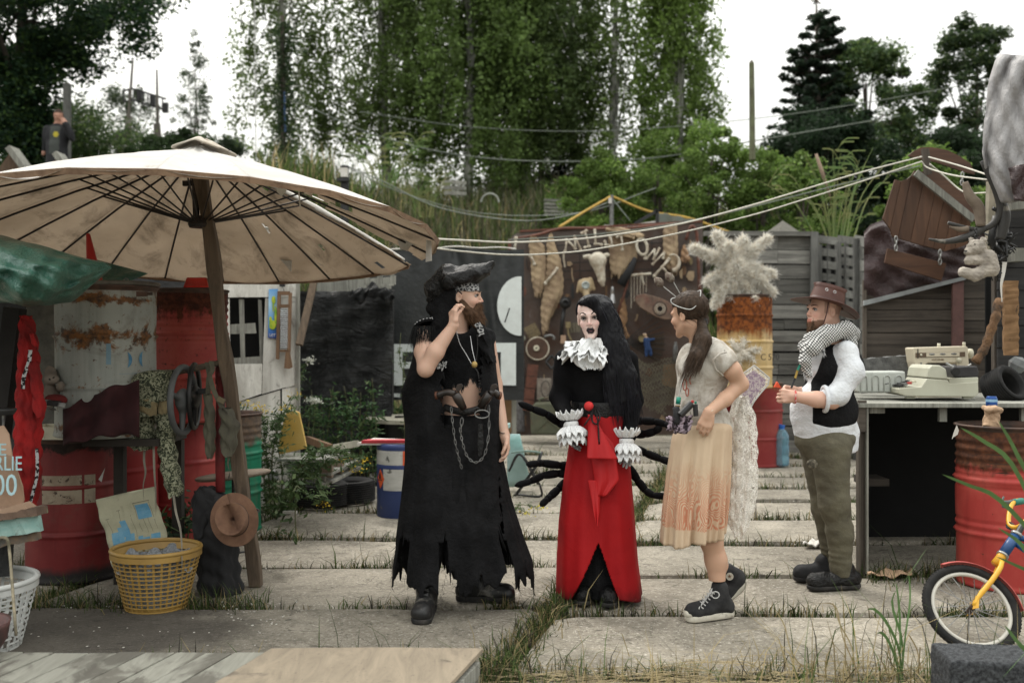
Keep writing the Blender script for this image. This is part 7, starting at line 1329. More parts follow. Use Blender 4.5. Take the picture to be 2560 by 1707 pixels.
for i in range(300):
 x=rnd.uniform(.0,2.1);y=4.33+rnd.gauss(0,.13);a=rnd.uniform(-.6,.6)+(PI if rnd.random()<.5 else 0);L=rnd.uniform(.06,.32);p=Vector((x,y,.008+rnd.random()*.02));mb.tube([p,p+Vector((math.cos(a)*L*.5,math.sin(a)*L*.3,.012)),p+Vector((math.cos(a)*L,math.sin(a)*L*.6,.003))],.0016,4)
o=mb.build('straw',mat('straw_mat',(.38,.31,.18),.8,(.25,.2,.12),3,bst=0),None);tag(o,'pale dry straw strewn over the slab edge at the bottom','straw',kind='stuff')
def big_grass(label,base,tips,col='g',w=.014):
 t=thing('tall_grass',label,'grass plant',base);m=mat('fresh_grass_mat_'+col,(.10,.19,.06)if col=='g' else(.36,.30,.16),.6,(.07,.13,.04)if col=='g' else(.28,.2,.1),5,bst=0)
 for tp in tips:
  c_=curve_pts([base+Vector((rnd.gauss(0,.02),rnd.gauss(0,.02),0))]+tp,14);vs=[]
  for i,p in enumerate(c_):ww=w*math.sin(PI*min(1,(i+1.5)/16))**.6*.5*(1 if i<14 else .05);sd=Vector((.5,-.4,.75)).normalized();vs+=[p-sd*ww,p+sd*ww]
  MB().add(vs,[(2*i,2*i+1,2*i+3,2*i+2)for i in range(14)]).build('blade',m,t,True)
bg=lambda*q:[P(x,y,D)for x,y,D in q]
big_grass('tall green grass shoots rising left of the bicycle wheel',G(2262,4.35),[bg((2255,1600,4.35),(2230,1500,4.35),(2270,1440,4.3),(2320,1365,4.3)),bg((2250,1560,4.35),(2246,1500,4.35),(2240,1455,4.35)),bg((2240,1600,4.3),(2180,1520,4.3),(2120,1580,4.3)),bg((2262,1600,4.3),(2275,1500,4.3),(2272,1430,4.3)),bg((2230,1620,4.3),(2200,1580,4.3),(2165,1612,4.3))])
big_grass('bent straw coloured stalks in front of the slabs left of the bicycle',G(2150,4.3),[bg((2110,1600,4.3),(2088,1515,4.3),(2040,1508,4.3)),bg((2130,1620,4.3),(2100,1560,4.3),(2080,1500,4.3)),bg((2180,1640,4.3),(2195,1560,4.3),(2215,1480,4.3)),bg((2000,1660,4.3),(1960,1560,4.3),(1935,1520,4.3)),bg((2290,1660,4.3),(2275,1590,4.3),(2262,1600,4.3))],'y',.007)
big_grass('long green reed blades arching in from the right edge over drum and bicycle',P(2640,1640,4.2),[bg((2600,1330,4.3),(2530,1160,4.3),(2455,1100,4.3),(2400,1068,4.3)),bg((2600,1380,4.3),(2500,1250,4.3),(2420,1212,4.3),(2355,1185,4.3)),bg((2600,1280,4.3),(2540,1130,4.3),(2495,1050,4.3)),bg((2620,1500,4.2),(2560,1370,4.2),(2495,1318,4.2)),bg((2600,1600,3.9),(2555,1640,3.8),(2500,1700,3.8)),bg((2620,1650,3.9),(2560,1620,3.8),(2510,1560,3.8)),bg((2640,1450,4.2),(2580,1430,4.2),(2490,1390,4.2))],'g',.02)
# == PEOPLE ==
m_skin=colmat('skin_mat',.5,300,.12,.001,.35,sss=.12)
m_eye=colmat('eye_mat',.15,bst=0)
def unit(v):return Vector(v).normalized()
def frame(fwd,up):
 f=unit(fwd);u=unit(Vector(up)-f*Vector(up).dot(f));r=f.cross(u);return Matrix((r,f,u)).transposed()
class Head:
 def __init__(s,C,fwd,up=(0,0,1),sc=1.0):s.C=Vector(C);s.M=frame(fwd,up);s.s=sc
 def p(s,x,y,z):return s.C+s.M@(Vector((x,y,z))*s.s)
 def loc(s,v):return((v-np.array(s.C))@np.array(s.M))/s.s
 def add(s,f,fem=0,mouth=0):
  E=lambda c,r,k=.015,sub=False:f.ell(s.p(*c),[q*s.s for q in r],s.M,k,sub)
  E((0,-.018,.035),(.074,.094,.084));E((0,.028,-.03),(.056-.004*fem,.062,.085),.02)
  for x in(-1,1):
   f.cap(s.p(x*(.05-.006*fem),-.005,-.05),s.p(x*.016,.064,-.096+.003*fem),.018-.003*fem,.016-.004*fem,.02);E((x*.038,.060,-.028),(.020,.022,.020),.02);E((x*.074,-.012,-.008),(.009,.018,.031),.006);E((x*.081,-.008,-.006),(.006,.009,.018),.004,True)
  E((0,.074,-.104),(.020,.017,.017),.015);E((0,.080-.006*fem,.020),(.048,.016,.012),.02)
  f.cap(s.p(0,.086,.010),s.p(0,.1065,-.025),.006*s.s,.0085*s.s,.012)
  for x in(-1,1):E((x*.010,.096,-.030),(.0075,.009,.0065),.006);E((x*.031,.100,.004),(.016,.016,.0095),.010,True)
  E((0,.086,-.057),(.022,.009,.0055),.007);E((0,.0845,-.067-.005*mouth),(.018,.009,.006),.007)
  if mouth:E((0,.098,-.063),(.011,.010,.0042*mouth),.003,True)
  return s
 def eyes(s,parent,iris=(.02,.012,.008)):
  for x in(-1,1):
   c=s.p(x*.031,.0755,.0035);mb=MB().ball(c,.0115*s.s,16,s.M,12);V=np.array(mb.v);L=s.loc(V);d=np.hypot(L[:,0]-x*.031-x*.0,L[:,2]-.0035)
   C=np.where(((d<.0062)&(L[:,1]>.078))[:,None],iris,(.36,.33,.31));me_f=[fc for fc in mb.f];o=np_mesh('eye',V,np.array(me_f),m_eye,parent,True,C)
   MB().tube(curve_pts([s.p(x*.018,.0865,.004),s.p(x*.030,.089,.0105),s.p(x*.046,.081,.005)],8),.0024,5).build('eyelid',m_lash,parent,True)
 def brows(s,parent,m,z=.026,arch=.006):
  for x in(-1,1):MB().tube(curve_pts([s.p(x*.014,.096,z-.002),s.p(x*.032,.094,z+arch),s.p(x*.052,.078,z+.001)],8),[.0018,.003,.0035,.0035,.003,.0028,.0022,.0016,.001],5).build('eyebrow',m,parent,True)
m_lash=mat('lash_mat',(.01,.008,.007),.8,bst=0)
def hand(f,w,d,n,curl=.5,side=1,sc=1.,spread=.0,fl=(.072,.082,.076,.060),thumb=(.5,.5)):
 w=Vector(w);d=unit(d);n=unit(Vector(n)-d*Vector(n).dot(d));x=d.cross(n)*side
 f.cap(w,w+d*.03*sc,.026*sc,.024*sc,.015)
 for i in range(4):
  o=(-.030+.020*i)*sc;b=w+d*(.082-.006*abs(i-1.3))*sc+x*o;f.cap(w+d*.02*sc+x*o*.6,b,.0145*sc,.0115*sc,.010)
  p=b;a=0;c_=curl[i]if hasattr(curl,'__len__')else curl
  for j,q in enumerate((.45,.32,.25)):
   a+=c_*(.8 if j==0 else 1);e=p+(d*math.cos(a)+n*math.sin(a)+x*spread*(i-1.5))*fl[i]*q*sc;f.cap(p,e,(.0092-.0008*j)*sc,(.0086-.0009*j)*sc,.003);p=e
 t0=w+d*.022*sc-x*.024*sc;t1=t0+(d*.7-x*thumb[0]+n*.3).normalized()*.036*sc;t2=t1+(d*.8-x*.05+n*thumb[1]).normalized()*.030*sc;t3=t2+(d*.8+x*.2+n*thumb[1]).normalized()*.024*sc
 f.cap(t0,t1,.014*sc,.0115*sc,.012);f.cap(t1,t2,.0108*sc,.0098*sc,.004);f.cap(t2,t3,.0096*sc,.008*sc,.004)
def hairs(name,roots,dirs,L,w,col,m,parent,sag=.4,wob=.15,seg=4):
 B=np.array(roots);n=len(B);T=np.array(dirs,float);T/=np.linalg.norm(T,axis=1)[:,None];s_=np.cross(T,np.array([0,1.,0])+RNG.normal(size=(n,3))*.4);s_/=np.linalg.norm(s_,axis=1)[:,None]
 L=np.broadcast_to(L,(n,));pts=[B];p=B
 for j in range(seg):T=T+np.array([0,0,-sag/seg])+RNG.normal(size=(n,3))*wob/seg;T/=np.linalg.norm(T,axis=1)[:,None];p=p+T*(L/seg)[:,None];pts.append(p)
 V=np.stack([q for j,p in enumerate(pts)for q in(p-s_*w*(1-j/(seg+.3)),p+s_*w*(1-j/(seg+.3)))],1).reshape(-1,3);k=2*(seg+1);i=np.arange(n)[:,None]*k
 Q=np.concatenate([i+np.array([[2*j,2*j+1,2*j+3,2*j+2]])for j in range(seg)],0);return np_mesh(name,V,Q,m,parent,True,np.repeat(col,k,axis=0))
m_hair=colmat('hair_mat',.5,bst=0,spec=.12)
def robe(rows,D,depth,n,sub,fn,hem,folds,amp,seed,cx=None):
 """open cloth skirt: rows (py,l,r); mask fn(px,py,front)->keep; hem(a)-> px offset"""
 ys=[r[0]for r in rows];L=[r[1]for r in rows];R_=[r[2]for r in rows];dp=[r[3]if len(r)>3 else depth for r in rows];m=sub;rnd=random.Random(seed);ph=[rnd.random()*6 for _ in range(5)];mb=MB();PX=[]
 for i in range(m+1):
  for k in range(n):
   a=2*PI*k/n;yb=ys[-1]+hem(a);y=lerp(ys[0],yb,i/m);t=i/m;l=np.interp(y,ys,L);r=np.interp(y,ys,R_);d_=np.interp(y,ys,dp)
   f=1+amp*t**.8*(math.sin(folds*a+ph[0]+.6*math.sin(t*4))+.55*math.sin((folds*1.7//1)*a+ph[1]+t*1.5)+.35*math.sin((folds*3+1)*a+ph[2]));hw=(r-l)/2/F*D
   c=P((l+r)/2,y,D);q=c+Vector((hw*math.cos(a)*(1+(f-1)*.35),d_*math.sin(a)*f,0));mb.v.append(tuple(q));PX.append(((l+r)/2+(r-l)/2*math.cos(a),y,-math.sin(a)))
 for i in range(m):
  for k in range(n):
   x,y,fr=PX[i*n+k];x2=PX[i*n+(k+1)%n][0]
   if fn and not fn((x+x2)/2,y,fr,k,i):continue
   mb.f.append((i*n+k,i*n+(k+1)%n,(i+1)*n+(k+1)%n,(i+1)*n+k));mb.m.append(0)
 return mb
m_bk=mat('black_wool_mat',(.0055,.0055,.006),.95,(.013,.013,.014),5,bs=16,bst=.8,bd=.03,spec=.15);m_lea=mat('black_leather_mat',(.005,.005,.005),.3,(.008,.008,.008),5,bs=16,bst=1,bd=.03,spec=.3)
m_boot=mat('boot_leather_mat',(.012,.012,.012),.4,(.02,.02,.02),6,dirt=(.17,.16,.14),dsc=9,dlo=.52,dhi=.64,bst=.3)
m_sole=mat('black_sole_mat',(.012,.012,.012),.9,(.05,.045,.04),15)
def skin_col(base,H=None,extra=None):
 base=np.array(base)
 def c(v):
  C=np.tile(base,(len(v),1))*(1+.05*smooth_noise(v,30))[:,None]
  if H is not None:
   L=H.loc(v);red=np.exp(-(((np.abs(L[:,0])-.04)/.02)**2+((L[:,1]-.07)/.04)**2+((L[:,2]+.03)/.02)**2))*.5+np.exp(-((L[:,0]/.015)**2+((L[:,1]-.11)/.02)**2+((L[:,2]+.025)/.015)**2))*.5
   C=C*(1-np.array([.0,.28,.25])*red[:,None]);lip=(np.abs(L[:,0])<.023)&(L[:,1]>.078)&(L[:,2]<-.051)&(L[:,2]>-.074)&(np.abs(L[:,0])<.02);C[lip]=base*np.array([.80,.50,.48])
   if extra:C=extra(C,L,v)
  return np.clip(C,0,1)
 return c
def boot(name,ankle,toe,parent,m,ms,h=.16,w=.047,z0=0.0,sole=.028,leg=None):
 a,t_=Vector(ankle),Vector(toe);f=Field(Vector((min(a.x,t_.x)-.12,min(a.y,t_.y)-.12,z0-.01)),Vector((max(a.x,t_.x)+.12,max(a.y,t_.y)+.12,a.z+h+.05)),.0055);d=(t_-a);d.z=0;d=d.normalized()
 heel=a-d*.045;heel.z=z0+.055;b=Vector((t_.x,t_.y,z0+.048))-d*.045;f.cap(heel,a,w*.92,w,.03).cap(a,a+Vector((0,0,h)),w,w*1.04,.03).cap(a-Vector((0,0,.03)),b,w*1.0,w*.93,.03).cap(heel,b,w*.85,w*.98,.03)
 f.cut(lambda X,Y,Z:z0+sole*.7-Z);f.build(name,m,parent,None,lambda v:v+.003*np.stack([smooth_noise(v,60),smooth_noise(v,55,4),smooth_noise(v,70,2)],1))
 g=Field(Vector((min(heel.x,b.x)-.1,min(heel.y,b.y)-.1,z0-.02)),Vector((max(heel.x,b.x)+.1,max(heel.y,b.y)+.1,z0+.08)),.0055);g.cap((heel.x,heel.y,z0+.02),(b.x,b.y,z0+.02),w*.98,w*1.1,0);g.cut(lambda X,Y,Z:np.maximum(z0+.001-Z,Z-z0-sole));g.build('sole',ms,parent);return d,b,a
# ---------- bearded man in black ----------
DM=5.62;pm=thing('person','bearded man in ragged black pirate coat and leather hat, raising a hand to his ear','person',G(1140,DM));q=lambda x,y,d=0:P(x,y,DM+d)
H=Head(q(1159,741),(.985,-.17,-.02),(-.02,0,1),1.0);f=Field(q(975,1250,-.42),q(1330,655,.32),.0048);H.add(f)
f.cap(H.p(0,-.02,-.07),q(1143,835,.02),.056,.062,.03).ell(q(1140,900,.02),(.17,.105,.16),None,.04).chain([q(1146,900,.02),q(1154,980,.01),q(1156,1050,.02)],[.13,.118,.13],.05,(1,.8,1))
f.chain([q(1066,838,.0),q(1060,880,-.10),q(1064,922,-.20)],[.056,.052,.043],.02).chain([q(1064,922,-.20),q(1088,880,-.20),q(1133,815,-.19)],[.044,.047,.028],.02);hand(f,q(1134,812,-.19),(-.06,.1,1),(.82,.5,.1),(.75,.8,.85,.9),1,.97,thumb=(-.2,.9))
f.chain([q(1216,848,.05),q(1236,960,.08),q(1262,1090,-.02)],[.05,.043,.026],.02);hand(f,q(1262,1088,-.02),(.12,-.1,-1),(-.8,-.3,.1),.45,1,1.0,thumb=(.3,.5))
f.ell(q(1169,992,-.165),(.008,.012,.009),None,.006,True)
def mcol(C,L,v):
 Z=v[:,2];h=(v[:,0]>q(1258,0).x)&(Z<q(0,1138).z);C[h&(smooth_noise(v,90)>.3)]*=.25
 return C
f.build('body',m_skin,pm,skin_col((.56,.36,.27),H,mcol));H.eyes(pm);m_brn=mat('brown_hair_mat',(.06,.035,.02),.8,bst=0);H.brows(pm,m_brn,.026,.003)
f=Field(H.C-Vector((.14,.14,.24)),H.C+Vector((.18,.14,.04)),.0045)
for x in(-1,1):f.cap(H.p(x*.062,.0,-.035),H.p(x*.045,.045,-.095),.020,.03,.02).cap(H.p(x*.03,.09,-.048),H.p(x*.0,.097,-.046),.009,.010,.01).cap(H.p(x*.03,.088,-.05),H.p(x*.032,.075,-.09),.012,.02,.01)
f.ell(H.p(0,.07,-.115),(.04*1.2,.04,.045),None,.03).ell(H.p(0,.085,-.14),(.030,.035,.05),None,.03).ell(H.p(0,.112,-.066),(.020,.02,.009),None,.008,True)
bf=f;f.build('beard',colmat('beard_mat',.85,bst=0,spec=.2),pm,lambda v:np.array([.075,.042,.025])*(1+.5*smooth_noise(v,120))[:,None],lambda v:v+.004*np.stack([smooth_noise(v,160),smooth_noise(v,150,3),.6*smooth_noise(v,60,5)],1))
bv,_=f.mesh();idx=RNG.integers(0,len(bv),1500);hairs('beard_hair',bv[idx],RNG.normal(size=(1500,3))*.35+np.array([.5,-.1,-.9]),.022+.02*RNG.random(1500),.0008,lcol(1500,(.10,.055,.03),.7),m_hair,pm,.3)
f=Field(q(1035,860,-.25),q(1165,700,.2),.006);f.ell(H.p(0,-.045,.03),(.085,.09,.085),H.M,.02).chain([q(1125,760),q(1110,800),q(1090,838)],[.075,.07,.045],.03).cap(q(1100,745),q(1082,770),.05,.04)
f.build('head_cloth',m_bk,pm,None,lambda v:v+.006*np.stack([smooth_noise(v,50),smooth_noise(v,45,4),0*v[:,0]],1))
m_pais=NT('paisley_mat');s=m_pais;s.coord();vo=s.nd('ShaderNodeTexVoronoi',feature='DISTANCE_TO_EDGE');vo.inputs['Scale'].default_value=55;s.ln(s.raw,vo.inputs[0]);b_=s.mix(s.ramp(s.math('MULTIPLY',vo.outputs[0],s.noise(90,3,.6)),[(.02,1),(.06,0)]),(.012,.012,.013),(.42,.42,.42));s.set(b_,.9);m_pais=m_pais.m
f=Field(H.p(0,0,0)-Vector((.14,.14,.02)),H.p(0,0,0)+Vector((.14,.14,.16)),.0045);f.ell(H.p(0,-.014,.040),(.082,.103,.086),H.M,0);Mn=np.array(H.M)
def bcut(X,Y,Z):L2=(X-H.C.x)*Mn[0,2]+(Y-H.C.y)*Mn[1,2]+(Z-H.C.z)*Mn[2,2];return np.maximum(.026-L2,L2-.088)
f.cut(bcut).build('bandana',m_pais,pm)
f=Field(q(1040,775,-.25),q(1255,640,.3),.0055)
f.cap(q(1094,722),q(1126,702),.066,.082,.03).cap(q(1126,702),q(1168,697),.082,.066,.03).cap(q(1086,730),q(1078,748),.055,.030,.03)
for dy in(-.09,-.03,.03,.09):f.cap(q(1125,704,dy),q(1180,684,dy*.9),.045,.04,.03).cap(q(1180,684,dy*.9),q(1234,661,dy*.5),.034,.009,.03).cap(q(1175,692,dy*.9),q(1212,684,dy*.6),.036,.024,.03)
f.ell(q(1165,722,0),(.09,.085,.035),None,.02,True);f.build('leather_hat',m_lea,pm,None,lambda v:v+.012*np.stack([np.abs(smooth_noise(v,38))-.4,.6*smooth_noise(v,33,4),1-2*np.abs(smooth_noise(v,30,2))],1))
for pts in([q(1115,690,-.09),q(1130,712,-.12),q(1155,735,-.11)],[q(1128,683,-.06),q(1148,700,-.11),q(1160,715,-.10)],[q(1095,705,-.09),q(1090,730,-.09),q(1080,752,-.06)]):MB().tube(curve_pts(pts,8),.004,5).build('hat_seam',m_lea,pm,True)
MB().tube(curve_pts([q(1143,715,-.12),q(1140,735,-.13),q(1138,750,-.13)],6),.0025,5).build('earpiece_cord',m_blk,pm,True)
f=Field(q(1020,985,-.25),q(1265,800,.27),.006);f.ell(q(1140,885,.02),(.195,.128,.155),None,.04).cap(q(1075,838,.0),q(1212,846,.03),.062,.062,.04).chain([q(1142,860,.02),q(1150,960,.01)],[.15,.138],.04,(1,.85,1))
hemz=lambda x:q(0,958,0).z+.028*np.clip((x-q(1165,0).x)*18,-1,.6)+.018*np.sin(x*75)+.010*np.sin(x*210)
f.cut(lambda X,Y,Z:hemz(X)-Z).ell(q(1150,820,-.02),(.062,.09,.05),None,.01,True);f.build('ragged_top',m_bk,pm,None,lambda v:v+.005*np.stack([smooth_noise(v,35),smooth_noise(v,32,4),0*v[:,0]],1))
rg_=random.Random(3);n=420;xs2=np.array([rg_.uniform(1112,1208)for _ in range(n)]);z_=np.array([P(x,0,DM).x for x in xs2]);hairs('frayed_edge',np.stack([z_,np.full(n,DM-.135),hemz(z_)+.006],1),np.tile([0,-.1,-1.],(n,1)),.01+.018*RNG.random(n),.0015,np.full((n,3),.006),m_hair,pm,0,.5,2)
hn=lambda a:14*math.sin(a*3+.8)+11*math.sin(a*11+1)+9*math.sin(a*23)+(26 if math.sin(a*9+2)>.82 else 0)-(34 if math.sin(a*14+.5)>.9 else 0)
def cmask(x,y,fr,k,i):
 if fr>0 and y<1052 and 1112+6*math.sin(y*.15)<x<1206-.03*(y-850)+4*math.sin(y*.3):return False
 if fr>0 and y>1395 and 1122<x<1152-(1440-y)*.2 and y>1380:return False
 if fr>0 and y>1185 and abs(x-(1248+(y-1185)*.05))<2.5+.01*(y-1185)and y<1340 and hsh(int(y/14))>.25:return False
 if y>1330 and hsh(k//5,3)>.86:return False
 return True
rb=robe([(838,1052,1232,.13),(880,1036,1236,.16),(930,1022,1240,.17),(975,1004,1246,.17),(1000,1006,1248,.17),(1060,1014,1250,.18),(1150,1014,1256,.20),(1250,1004,1276,.23),(1340,992,1304,.26),(1400,982,1326,.28),(1440,978,1330,.28)],DM+.02,.2,220,110,cmask,hn,9,.05,4)
o=rb.build('ragged_coat',m_bk,pm,True,solid=.005);V=[v for v in rb.v if v[2]<.35];V=np.array(random.sample(V,700));hairs('frayed_threads',V,RNG.normal(size=(700,3))*.5+np.array([0,0,-1]),.02+.04*RNG.random(700),.0011,np.full((700,3),.006),m_hair,pm,.2,.6,3)
f=Field(q(985,1495,-.35),q(1300,1030,.3),.007);f.chain([q(1150,1045,.02),q(1140,1100,0)],[.15,.16],.05,(1,.8,1)).chain([q(1130,1100,-.03),q(1092,1280,-.12),q(1068,1440,-.16)],[.11,.085,.062],.04).chain([q(1180,1100,.03),q(1180,1280,.06),q(1168,1440,.12)],[.11,.085,.062],.04).build('trousers',m_bk,pm)
hn2=lambda a:12*math.sin(a*5)+9*math.sin(a*17);robe([(1035,1112,1215,.165),(1150,1100,1222,.18),(1300,1085,1232,.2),(1410,1108,1240,.21)],DM-.02,.2,120,30,lambda x,y,fr,k,i:not(fr>0 and y>1340 and hsh(k//4,8)>.7),hn2,7,.07,9).build('under_skirt',m_bk,pm,True,solid=.004)
d1=boot('boot',Vector((q(1068,0,-.10).x,DM-.10,.13)),Vector((q(1066,0).x,DM-.36,0)),pm,m_boot,m_sole,.12,.052,.005);d2=boot('boot',Vector((q(1178,0).x,DM+.13,.13)),Vector((q(1283,0).x,DM+.10,0)),pm,m_boot,m_sole,.12,.052,.005,.035)
for j in range(5):z=.10+j*.022;y=DM-.235+j*.016;MB().tube([Vector((q(1057,0).x,y,z)),Vector((q(1079,0).x,y-.004,z+.012))],.0028,5).tube([Vector((q(1079,0).x,y,z)),Vector((q(1057,0).x,y-.004,z+.012))],.0028,5).build('boot_lace',mat('grey_lace_mat',(.10,.10,.10),.8,bst=0)if j==0 else bpy.data.materials['grey_lace_mat'],pm)
MB().lathe([(.001,.012),(.05,.010),(.062,0),(.05,-.008)],q(1062,812,-.02),28,rotm(-.35,-.35,0),sx=1.1,sy=1.2).build('epaulette',m_bk,pm,True)
mb=MB();c=q(1062,811,-.02);Re=rotm(-.35,-.35,0)
for a in np.linspace(PI*.75,PI*2.1,13):mb.ball(c+Re@Vector((.058*math.cos(a),.062*math.sin(a),.006)),.0048,6,m=4)
for k in range(3):mb.ball(c+Re@Vector((.012+.02*k,-.01-.006*k,.014)),.0045,6,m=4)
m_silver=mat('silver_stud_mat',(.6,.6,.6),.25,metal=.7,bst=0);o=mb.build('silver_studs',m_silver,pm,True);o['kind']='stuff'
n=260;a=RNG.uniform(PI*.7,PI*2.2,n);B=np.stack([c.x+.062*np.cos(a),c.y+.07*np.sin(a)-.02,np.full(n,c.z-.01)],1);hairs('fringe',B,np.tile([-.05,-.1,-1.],(n,1))+RNG.normal(size=(n,3))*.1,.09+.05*RNG.random(n),.002,np.full((n,3),.007),m_hair,pm,0,.2,3)
loft([(812,1196,1208),(830,1196,1220),(860,1198,1228),(890,1210,1236),(906,1222,1238)],DM-.09,.05,40,5,.2,41,.03).build('shawl',m_bk,pm,True);strip([q(1192,808,-.15),q(1200,820,-.155),q(1204,838,-.155)],.035,Vector((.9,0,.4))).build('shawl_print',m_pais,pm,solid=.003)
bd_=lambda pts,r,st,nm,m:[mb:=MB(),[mb.ball(p,r,6,m=4)for p in curve_pts(pts,st)],mb.build(nm,m,pm,True)][2]
yb_=-.155;bd_([q(1141,830,yb_),q(1150,860,yb_-.01),q(1165,885,yb_-.02),q(1178,908,yb_-.02)],.0035,26,'bead_necklace',m_silver);bd_([q(1193,838,yb_),q(1194,870,yb_-.01),q(1190,905,yb_-.02)],.0035,20,'bead_necklace',m_blk);MB().tube([q(1176,840,yb_),q(1181,875,yb_-.015),q(1188,903,yb_-.02)],.0022,5).build('chain_necklace',m_silver,pm)
MB().ball(q(1186,911,yb_-.02),(.017,.012,.019),12,m=8).build('pendant',mat('gold_pendant_mat',(.40,.28,.10),.45,(.25,.16,.05),40,metal=.4),pm,True);bd_([q(1188,920,yb_-.02),q(1194,930,yb_-.02),q(1197,945,yb_-.02),q(1199,975,yb_-.01)],.0045,12,'bead_tail',m_blk)
mb=MB();rnd=random.Random(2)
for i in range(16):p=q(1090+i*1.8,908+rnd.uniform(-4,6)-abs(i-8)*.6,-.17);mb.tube([p,p+Vector((rnd.uniform(-.01,.01),0,-.03))],.0025,5)
o=mb.build('metal_trinkets',m_silver,pm);o['kind']='stuff'
MB().tube(curve_pts([q(1246,1078,-.03),q(1256,1083,-.05),q(1270,1082,-.03)],6),.0028,5).build('bracelet',m_blk,pm,True)
m_gun=mat('gun_black_mat',(.012,.010,.009),.35,(.03,.02,.015),14,bst=.1)
def pistol(label,a,b,c_,D):
 t=thing('flintlock_pistol',label,'pistol',P(*b,D),'pistols in the belt');pa,pb_,pc2=P(*a,D),P(*b,D-.02),P(*c_,D)
 MB().tube(curve_pts([pa,lerp(pa,pb_,.5)+Vector((0,0,.012)),pb_],8),[.022,.02,.018,.017,.017,.018,.019,.02,.02],10).build('grip',m_gun,t,True);MB().tube([pa-(pb_-pa).normalized()*.012,pa],.023,10).build('grip_cap',mat('copper_cap_mat',(.12,.05,.03),.5,metal=.4)if 'copper_cap_mat' not in bpy.data.materials else bpy.data.materials['copper_cap_mat'],t,True)
 MB().tube([pb_,lerp(pb_,pc2,.4),pc2],[.024,.026,.018],10).build('lock_and_barrel',m_gun,t,True);d=(pb_-pa).normalized();MB().poly([pb_+Vector((0,-.01,.015)),pb_+Vector((.01,-.01,.05)),pb_+Vector((.035,-.01,.055)),pb_+Vector((.045,-.01,.04)),pb_+Vector((.02,-.01,.01))],(0,.012,0)).build('hammer',m_gun,t,bevel=.003)
 MB().tube(curve_pts([lerp(pb_,pc2,.3)+Vector((0,0,-.02)),lerp(pb_,pc2,.5)+Vector((.0,0,-.05)),lerp(pb_,pc2,.8)+Vector((0,0,-.03))],8),.004,5).build('trigger_guard',m_gun,t,True)
pistol('dark flintlock pistol stuck in the belt left of the man\'s bare belly',(1094,988),(1138,984),(1160,1022),DM-.24);pistol('dark flintlock pistol stuck in the belt right of the bare belly, grip up',(1246,988),(1224,984),(1200,1018),DM-.22)
MB().tube(curve_pts([q(1112,1018,-.16),q(1160,1030,-.21),q(1212,1018,-.16)],10),.02,8).build('belt',m_lea,pm,True)
for pts,r in(([q(1128,1018,-.23),q(1132,1060,-.24),q(1138,1105,-.25),q(1146,1140,-.25),q(1154,1170,-.25)],.0085),([q(1222,1015,-.22),q(1222,1080,-.24),q(1212,1135,-.26),q(1190,1156,-.27),q(1168,1140,-.26),q(1156,1105,-.26),q(1150,1070,-.25)],.0085),([q(1155,1046,-.25),q(1152,1080,-.26)],.013)):chain('chain',pts,r,.0022,m_steel,pm)
MB().poly([q(x,y,-.235)for x,y in[(1196,1060),(1206,1060),(1209,1110),(1204,1140),(1196,1140),(1193,1110)]],(0,.01,0)).build('knife_sheath',m_lea,pm,bevel=.003);MB().tube([q(1205+18*math.cos(a),1035+10*math.sin(a),-.24)for a in np.linspace(0,2*PI,20,False)],.004,5,True).build('handcuff',m_steel,pm,True)
# ---------- woman in black and red ----------
DW=5.84;pw=thing('person','pale woman with long black hair, white ruff, red skirt and stuffed spider legs','person',G(1495,DW));q=lambda x,y,d=0:P(x,y,DW+d)
H=Head(q(1478,794,.01),(-.20,-.97,-.10),(-.09,0,1),1.06);f=Field(q(1360,1190,-.35),q(1640,730,.22),.0048);H.add(f,1,1);f.cap(H.p(0,-.02,-.07),q(1486,885,.03),.047,.055,.03).ell(q(1490,940,.02),(.15,.09,.16),None,.04)
f.chain([q(1414,905,.02),q(1403,990,.02),q(1424,1058,-.14)],[.045,.04,.028],.02);f.chain([q(1572,905,.02),q(1582,1000,.02),q(1570,1095,-.12)],[.045,.04,.028],.02)
def wcol(C,L,v):
 lip=(np.abs(L[:,0])<.0235-.55*np.abs(L[:,2]+.064))&(L[:,1]>.074)&(L[:,2]<-.048)&(L[:,2]>-.081);C[lip]=(.006,.003,.005);inn=(np.abs(L[:,0])<.010)&(np.abs(L[:,2]+.066)<.003)&(L[:,1]>.07);C[inn]=(.10,.02,.03)
 e=np.exp(-(((np.abs(L[:,0])-.031)/.021)**2+((L[:,2]-.006)/.013)**2)**1.5)*(L[:,1]>.05);C*=(1-.80*e)[:,None];return C
f.build('body',m_skin,pw,skin_col((.66,.49,.43),H,wcol));H.eyes(pw,(.015,.01,.01));H.brows(pw,m_lash,.027,.009)
f=Field(H.p(0,0,0)-Vector((.25,.2,.62)),H.p(0,0,0)+Vector((.38,.25,.2)),.006);f.ell(H.p(0,-.022,.043),(.088,.106,.091),H.M,.02);Mn=np.array(H.M);Cn=np.array(H.C)
def hcut(X,Y,Z):
 dx,dy,dz=X-Cn[0],Y-Cn[1],Z-Cn[2];l0=(dx*Mn[0,0]+dy*Mn[1,0]+dz*Mn[2,0])/H.s;l1=(dx*Mn[0,1]+dy*Mn[1,1]+dz*Mn[2,1])/H.s;l2=(dx*Mn[0,2]+dy*Mn[1,2]+dz*Mn[2,2])/H.s
 sx=l0*SGN;edge=np.where(l2>.05,.075-.9*(sx+.02).clip(0,.2)**1.0*0-.0,.0);return np.minimum(np.minimum(l1-.03*1.0,.4),np.maximum(l1+.035,l2-.075))*1.0 if False else np.minimum(l1+.01,np.minimum(.098-l2-.55*(sx+.055),.042-sx))
SGN=1 if H.M.col[0].x>0 else-1
f.cut(hcut)
